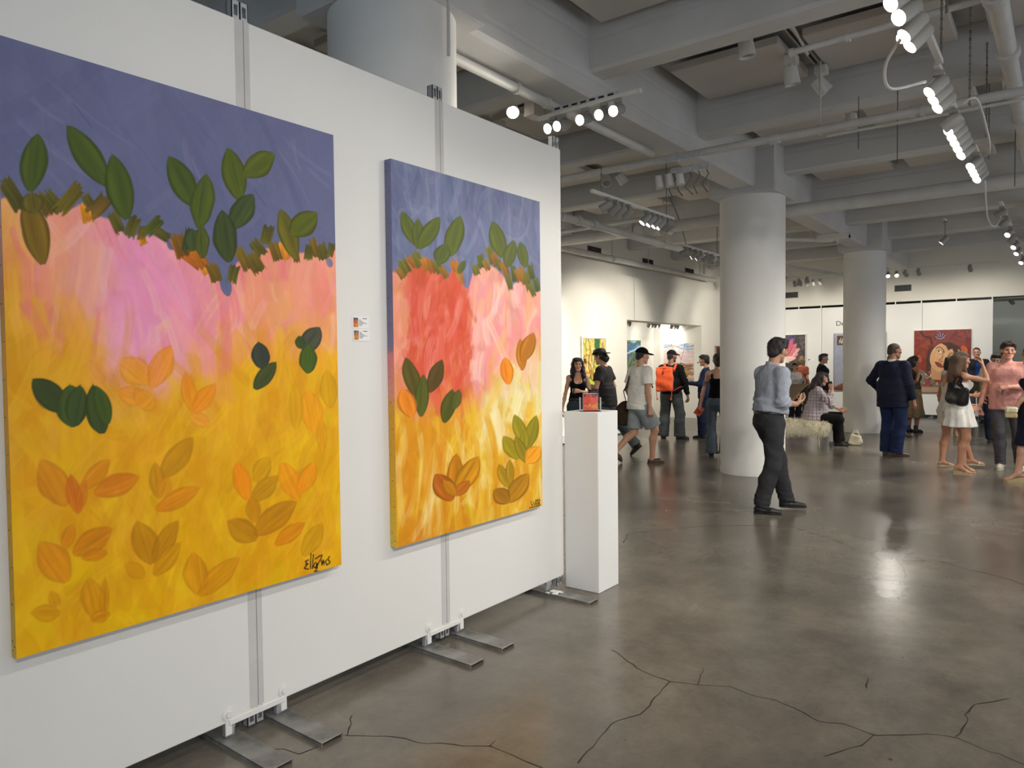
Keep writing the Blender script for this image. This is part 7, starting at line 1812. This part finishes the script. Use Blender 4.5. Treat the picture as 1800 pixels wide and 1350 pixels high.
cable([(-1.17, 7.05, 3.15), (-1.17, 7.05, 3.8)], .004, 'thin chain hanging below the crossing conduit'); cable([(-1.45, 6.9, 3.3), (-1.45, 6.9, 3.75)], .004, 'shorter thin chain hanging below the crossing conduit')
cable([(-.42, 9.0, 3.2), (-.42, 9.0, 4.1)], .005, 'thin rod hanging at the right edge above the far track'); cable([(-.30, 9.3, 3.1), (-.30, 9.3, 4.1)], .005, 'thin rod hanging furthest right above the far track')
cable([(-.66, 4.2, 3.14), (-.78, 4.35, 3.05), (-.80, 4.6, 3.0), (-.66, 4.85, 3.08)], .009, 'white lead looping beside the nearest track', mat=M_PIPE)
cable([(-.58, 5.9, 3.22), (-.52, 6.2, 3.32), (-.48, 6.6, 3.16), (-.50, 7.0, 3.12), (-.55, 7.2, 3.14)], .009, 'white lead looping above the five-spot track', mat=M_PIPE)
cable([(-.6, 8.0, 3.10), (-.62, 8.6, 2.85), (-.62, 9.6, 2.90), (-.62, 10.5, 3.15)], .007, 'white lead sagging between the two right-hand tracks', mat=M_PIPE)
cable([(-2.77, 3.05, 3.2), (-2.77, 3.05, 3.6), (-2.775, 3.02, 4.1)], .010, 'pipe and lead beside the capital of the nearest column', mat=M_PIPE)

M_HEAD = flat_mat('lamp_housing', (150, 148, 143), .45, nvar=.02)
LENS = emit_mat('lamp_lens', (255, 246, 230), 22.0); LENS_OFF = flat_mat('lens_off', (150, 148, 142), .3)
SPOTS = []
def track(name, p0, p1, heads, label, group=None, off_heads=(), rail_h=.03, size=1.0, power=60, cone=70, hang=.05, cat='track light', warm=(1.0, .94, .84), rail_mat=None):
    """rail with clamped spot heads; heads: list of (distance along rail, aim vector)"""
    a, b = Vector(p0), Vector(p1); d = (b - a); L = d.length; d.normalize()
    t = thing(name, tuple(a), label, cat, group=group)
    rz = math.atan2(d.y, d.x)
    mb = MB(); mb.box((0, -.018, -rail_h / 2), (L, .018, rail_h / 2), .003, Matrix.Rotation(rz, 3, 'Z'), (0, 0, 0)); mb.build('rail', rail_mat or M_WHITEMETAL, t)
    for (s_, aim, lit) in heads:
        c = d * s_; v = Vector(aim).normalized()
        pv = c + Vector((0, 0, -rail_h / 2)); bc = pv + Vector((0, 0, -hang * size - .03 * size))
        mb = MB(); mb.tube([pv, pv + Vector((0, 0, -hang * size))], .009 * size, 8); mb.box(tuple(pv + Vector((-.03, -.016, -.03)) * size), tuple(pv + Vector((.03, .016, 0)) * size), .003)
        mb.lathe([(0, -.055), (.030, -.055), (.038, -.045), (.042, .06), (.042, .075), (.039, .075), (.036, .045), (0, .045)] if size == 1 else [(0, -.075 * size), (.034 * size, -.075 * size), (.042 * size, -.06 * size), (.045 * size, .075 * size), (.041 * size, .075 * size), (.038 * size, .045 * size), (0, .045 * size)], tuple(bc), tuple(v), 20)
        h = mb.build('spot_head', M_HEAD, t, 40)
        mb = MB(); mb.lathe([(0, .060 * size), (.034 * size, .060 * size), (.034 * size, .064 * size), (.02 * size, .068 * size), (0, .069 * size)], tuple(bc), tuple(v), 20); mb.build('lens', LENS if lit else LENS_OFF, h, True)
        if lit and power > 0: SPOTS.append((a + bc + v * .085 * size, v, power, cone, warm))
    return t
DL = Vector((-.78, -.18, -.62)); CAM = Vector((-.2, -.85, -.5))
yl = -.60
def ys(*l): return l
track('track_light', (yl, 3.2, 3.21), (yl, 4.95, 3.21), [(.52, (-.55, -.62, -.55), True), (.70, (-.5, -.66, -.55), True), (.88, (-.62, -.35, -.70), True), (1.04, (-.62, -.35, -.70), True)], 'nearest white track at top right with four lit spots', power=13)
track('track_light', (yl - .02, 4.98, 3.21), (yl - .02, 5.75, 3.21), [(.08, (-.60, -.45, -.66), True), (.25, (-.60, -.45, -.66), True), (.43, (-.60, -.45, -.66), True)], 'short white track at right with three lit spots', power=12)
track('track_light', (yl - .03, 5.82, 3.21), (yl - .03, 7.05, 3.21), [(.08, (-.8, .1, -.5), False), (.21, (-.55, -.55, -.62), True), (.40, (-.55, -.55, -.62), True), (.58, (-.55, -.55, -.62), True), (.77, (-.55, -.55, -.62), True), (.99, (-.55, -.55, -.62), True)], 'white track at right with a row of five lit spots', power=13)
track('track_light', (yl - .01, 7.1, 3.21), (yl - .01, 8.0, 3.21), [(.17, (-.5, -.6, -.62), True), (.35, (-.5, -.6, -.62), True), (.51, (-.5, -.6, -.62), True), (.72, (-.5, -.6, -.62), True)], 'white track at right with four lit spots, beyond the five-spot one', power=16)
track('track_light', (yl - .02, 10.4, 3.30), (yl - .02, 16.6, 3.30), [(.2, (-.9, .1, -.4), False), (.95, (-.7, .2, -.6), False), (1.95, (-.45, -.65, -.6), True), (2.65, (-.5, .5, -.6), False), (3.45, (-.45, -.65, -.6), True), (4.3, (-.45, -.55, -.65), True), (5.8, (-.35, -.6, -.65), True)], 'far track at the right edge above the visitors in white and pink', power=60)
# track nearer than the picture shows, lighting the partition
track('track_light', (yl, .1, 3.21), (yl, 3.0, 3.21), [(.3, (-.80, .02, -.58), True), (1.0, (-.80, .05, -.58), True), (1.7, (-.82, .02, -.55), True), (2.4, (-.82, -.05, -.55), True)], 'white track overhead lighting the large paintings', power=7, cone=95, warm=(1, .975, .94))
track('track_light', (1.4, -1.0, 3.3), (1.4, 6.0, 3.3), [(.4 + 1.1 * i, (-.62, .70, -.72), True) for i in range(6)], 'white track out of view on the right lighting the first column', power=120, cone=84)  # unseen fill track, added to brighten columns and floor
track('track_light', (1.4, 8.0, 3.3), (1.4, 15.0, 3.3), [(.4 + 1.1 * i, (-.78, .28 if i % 2 else -.3, -.8), True) for i in range(6)], 'white track out of view on the right lighting the visitors', power=120, cone=84)  # second unseen track, added as fill on visitors and far column
# strut with five lamps by the girder
track('track_light', (-3.35, 4.74, 3.40), (-2.42, 4.70, 3.40), [(.15, (-.15, -.9, -.35), True), (.24, (-.15, -.9, -.35), True), (.45, (-.1, -.9, -.35), True), (.62, (-.1, -.9, -.35), True), (.74, (-.05, -.9, -.35), True)], 'short strut under the girder with five bright lamps', power=9, cone=110)
t = thing('strut_channel', (-3.2, 4.80, 3.44), 'slotted metal strut bolted under the girder above the five lamps', 'strut')
mb = MB(); mb.box((-.05, -.02, 0), (.55, .02, .04)); mb.build('channel', M_ALU, t)
mb = MB()
for i in range(7): mb.box((-.02 + i * .08, -.0215, .012), (.03 + i * .08, -.0195, .028))
mb.build('slot', M_BLACKSLAT, t)
# left hanging track
track('track_light', (-3.66, 6.06, 3.12), (-3.66, 7.9, 3.12), [(.30, (-.9, -.2, -.45), False), (.47, (-.85, .1, -.5), False), (.60, (-.85, .1, -.5), False), (.74, (-.85, .1, -.5), False), (1.16, (-.5, -.45, -.7), True), (1.29, (-.5, -.45, -.7), True), (1.42, (-.5, -.45, -.7), True), (1.53, (-.5, -.45, -.7), True), (1.68, (-.9, .3, -.35), False), (1.77, (-.9, .3, -.35), False)], 'hanging track left of the first column with four lit and six dark spots', power=40)
track('track_light', (-4.47, 10.0, 3.15), (-4.47, 11.5, 3.15), [(.05, (-.9, -.2, -.4), False), (.22, (-.9, -.2, -.4), False), (.42, (-.75, -.35, -.55), True), (.60, (-.75, -.35, -.55), True), (.86, (-.8, .15, -.55), True), (1.06, (-.8, .2, -.55), True), (1.36, (-.7, .45, -.55), True)], 'track beside the top of the first column with five lit spots', power=100, cone=80)
track('track_light', (-4.47, 13.2, 3.15), (-4.47, 16.2, 3.15), [(.3, (-.85, -.3, -.45), True), (1.6, (-.85, .6, -.5), True), (2.6, (-.85, .8, -.5), True)], 'track hidden behind the first column lighting the left wall', power=130, cone=80)
track('track_light', (-5.35, 17.6, 3.30), (-4.0, 17.6, 3.30), [(.28, (-.1, .75, -.6), False), (.41, (-.1, .8, -.55), False), (.55, (0, .8, -.55), False), (.70, (0, .8, -.55), False), (.85, (.1, .8, -.55), False)], 'dark track with five unlit spots between the columns', size=.9)
track('track_light', (-3.4, 17.6, 3.36), (-2.5, 17.6, 3.36), [(.31, (.2, -.8, -.5), True), (.48, (.2, -.8, -.5), True), (.65, (.3, .7, -.5), False)], 'short track beside the second column with two lit spots', power=25)
track('track_light', (-6.4, 16.9, 3.30), (-1.0, 16.9, 3.30), [(.6, (.1, .85, -.55), True), (1.8, (.0, .85, -.55), True), (3.0, (0, .85, -.55), True), (4.0, (.1, .85, -.55), True), (4.9, (.1, .85, -.55), True)], 'cross track lighting the far panels, mostly behind the beams', power=80, cone=85)
track('track_light', (-1.43, 12.4, 3.50), (-1.43, 12.6, 3.50), [(.10, (-.66, -.12, -.74), True)], 'single spot on a stem high between the far column and the right track', power=75, hang=.24)
# track inside the alcove and in the dark room
for (ya, n, lab) in ((13.72, 3, 'near'), (14.98, 4, 'middle'), (16.2, 3, 'far')):
    track('track_light', (-7.58, ya, 2.345), (-7.58, ya + .17 * n, 2.345), [(.06 + .17 * i, (-.55, .5 if i % 2 else .85, -.5), True) for i in range(n)], lab + ' track of small spots under the alcove lintel', power=5, cone=130, size=.9, hang=.045, warm=(1, .98, .95))
track('track_light', (-1.9, 20.6, 2.82), (1.0, 20.6, 2.82), [(.35, (-.1, .9, -.45), True), (.9, (.5, -.3, -.6), False), (2.4, (-.3, .8, -.4), True)], 'track in the dark grey room beyond the far panels', power=45, cone=120)
mb = MB(); mb.lathe([(0, 0), (.06, 0), (.075, .012), (0, .014)], seg=20); o = mb.build('downlight', emit_mat('downlight_glow', (255, 250, 240), 8), None, 40); o.location = (-.86, 20.1, 2.846); tag(o, 'small round downlight in the ceiling of the dark grey room', 'downlight')

# fixtures fixed to the slab
def slab_lamp(x, y, z, aim, label, lit=False, box=False):
    t = thing('ceiling_spot', (x, y, z), label, 'ceiling spot'); v = Vector(aim).normalized()
    mb = MB(); mb.box((-.05, -.05, -.02), (.05, .05, .05), .004); mb.tube([(0, 0, -.02), (0, 0, -.07)], .012, 8); mb.build('mount', M_WHITEMETAL, t)
    mb = MB(); mb.lathe([(0, -.07), (.055, -.07), (.065, .07), (.058, .07), (.052, .03), (0, .03)], (0, 0, -.12), tuple(v), 24); h = mb.build('spot_head', M_WHITEMETAL, t, 40)
    mb = MB(); mb.lathe([(0, .045), (.052, .045), (.052, .05), (0, .052)], (0, 0, -.12), tuple(v), 24); mb.build('lens', LENS if lit else LENS_OFF, h, 40)
slab_lamp(-4.22, 5.55, 4.0, (.45, -.6, -.6), 'single spot with a bright lens left of the girder, above the partition', True)
slab_lamp(-1.98, 5.6, 4.0, (.1, .1, -1), 'upper unlit can lamp beside the track between two ceiling boards'); slab_lamp(-1.86, 6.35, 3.98, (.1, .2, -1), 'middle unlit can lamp beside the track between two ceiling boards'); slab_lamp(-1.72, 6.75, 3.98, (.5, .3, -.7), 'lower unlit can lamp at the end of the track between two ceiling boards')
slab_lamp(-.98, 6.05, 4.0, (.35, -.5, -.7), 'single lit spot near the crossing conduit', True)
slab_lamp(-1.75, 8.0, 4.0, (0, .1, -1), 'unlit can lamp beyond the crossing conduit'); slab_lamp(-4.9, 8.5, 4.0, (.3, -.5, -.7), 'left unlit can lamp above the left hanging track'); slab_lamp(-4.7, 8.55, 4.0, (.3, .5, -.7), 'right unlit can lamp above the left hanging track')
slab_lamp(-4.75, 6.0, 3.95, (.35, -.4, -.8), 'lit ceiling spot just right of the partition end', True)
t = thing('track_rail', (-1.795, 5.4, 4.12), 'black and white ceiling track running between two ceiling boards', 'ceiling track')
mb = MB(); mb.box((-.03, 0, 0), (.03, 1.5, .04), .003); mb.build('rail', M_WHITEMETAL, t); mb = MB(); mb.box((-.012, .02, -.003), (.012, 1.48, .002)); mb.build('slot', M_BLACKSLAT, t)
mb = MB(); mb.tube([(.06, .45, .0), (.06, .98, -.10)], .012, 8); mb.build('lever', M_WHITEMETAL, t, True)
t = thing('junction_box', (-4.02, 5.62, 3.78), 'metal junction boxes and short duct beside the single spot left of the girder', 'junction box')
mb = MB(); mb.box((-.06, -.08, 0), (.06, .08, .20), .004); mb.build('box', M_WHITEMETAL, t); mb = MB(); mb.lathe([(0, 0), (.10, 0), (.10, .26), (0, .26)], (.04, .14, .05), (.2, .9, 0), 20); mb.build('duct', M_WHITEMETAL, t, 40)
t = thing('hanging_strut_bundle', (-2.95, 6.62, 3.30), 'bundle of slotted struts, clamps and wires where the conduit meets the girder', 'strut bundle')
for i, (dx, dy, dz, L) in enumerate(((-.22, -.05, .10, .42), (-.16, .05, .02, .40), (-.02, -.1, -.04, .32))):
    mb = MB(); mb.box((dx, dy - .02, dz), (dx + L, dy + .02, dz + .04), .002); mb.build('channel', M_ALU, t)
for i in range(5):
    x = -.12 + i * .085; mb = MB(); mb.tube([(x, 0, .0), (x + .02, .02, -.06), (x - .03, -.02, -.16), (x + .02 * (i % 3), .0, -.24)], .005, 6); mb.build('wire', M_CABLE, t, True)
for i in range(3):
    mb = MB(); mb.lathe([(0, 0), (.035, 0), (.04, .12), (0, .12)], (-.25 + .11 * i, -.05, -.02), (.15, 0, -1), 16); mb.build('dark_lamp', M_WHITEMETAL, t, 40)
for (x, z, nm) in ((-3.55, 3.66, 'near'), (-3.10, 3.46, 'far')):
    t = thing('hanging_strut', (x, 13.0 if nm == 'near' else 13.0, z), nm + ' white strut frame hanging between the two columns', 'strut frame')
    mb = MB(); mb.box((-.28, -.02, 0), (.25, .02, .05)); mb.box((-.28, -.018, .07), (.25, .018, .09)); mb.box((.23, -.02, 0), (.25, .02, .09)); mb.build('channel', M_WHITEMETAL, t); mb = MB(); mb.tube([(.06, 0, 0), (.06, 0, -.07), (.05, 0, -.09)], .008, 6); mb.build('bolt', M_WHITEMETAL, t, True)
pipe('conduit', [(-4.6, 12.0, 3.52), (-3.25, 13.5, 3.52)], .035, 'slanting white strut pipe between the two columns')
pipe('conduit', [(-5.6, 15.2, 3.62), (-3.9, 17.4, 3.30)], .03, 'thin white pipe sloping down towards the dark far track')
# wall vents
def vent(loc, rz, label, w=.36, h=.15):
    t = thing('air_vent', loc, label, 'vent', rz)
    mb = MB(); mb.box((-w / 2 - .015, -.012, -h / 2 - .015), (w / 2 + .015, -.001, h / 2 + .015), .002); mb.build('frame', M_WHITEMETAL, t)
    mb = MB(); mb.box((-w / 2, -.0135, -h / 2), (w / 2, -.012, h / 2)); b = mb.build('grille', M_BLACKSLAT, t)
    mb = MB()
    for i in range(10): mb.box((-w / 2 + (i + .5) * w / 10 - .004, -.02, -h / 2), (-w / 2 + (i + .5) * w / 10 + .004, -.0135, h / 2))
    mb.build('blade', flat_mat('vent_blade', (70, 68, 64), .5), b)
vent((-5.74, YF, 3.12), 0, 'dark air vent high on the far wall between the columns'); vent((-3.11, YF, 3.12), 0, 'dark air vent high on the far wall right of the second column')
for y, lab in ((12.02, 'nearest'), (14.26, 'middle'), (16.45, 'farthest')): vent((XL - .14, y, 3.57), PI / 2, lab + ' of the three dark vents high on the left wall', .5, .15)

# ------------------------------------------------------------------ light
w = bpy.data.worlds.new('world'); SC.world = w; w.use_nodes = True
bg = w.node_tree.nodes['Background']; bg.inputs[0].default_value = (0.62, 0.76, 1.0, 1); bg.inputs[1].default_value = 1.0
def area(name, loc, rot, sx, sy, power, col=(1, 1, 1)):
    l = bpy.data.lights.new(name, 'AREA'); l.shape = 'RECTANGLE'; l.size = sx; l.size_y = sy; l.energy = power; l.color = col
    o = bpy.data.objects.new(name, l); COL.objects.link(o); o.location = loc; o.rotation_euler = rot
    return o
for i, (a, b_) in enumerate(wins):       # daylight entering by the rear windows
    area('window_daylight', ((a + b_) / 2, YB + .02, 1.35), (-PI / 2, 0, 0), b_ - a - .15, 1.8, WIN_P, (.54, .75, 1.0))
for a, b_ in sw_: area('added_side_fill', (XR - .02, (a + b_) / 2, 1.75), (0, PI / 2, 0), 2.3, b_ - a - .15, SIDE_P, (1.0, .98, .95))  # fill lamps added at the unseen side windows to lift ceiling and columns
for i, (p, v, pw, cone, col) in enumerate(SPOTS):
    l = bpy.data.lights.new('spot_beam', 'SPOT'); l.energy = pw * SPOT_K; l.spot_size = math.radians(cone); l.spot_blend = .6; l.shadow_soft_size = .06; l.color = col
    o = bpy.data.objects.new('spot_beam', l); COL.objects.link(o); o.location = p; o.rotation_euler = v.to_track_quat('-Z', 'Y').to_euler()
SC.view_settings.exposure = EXPO
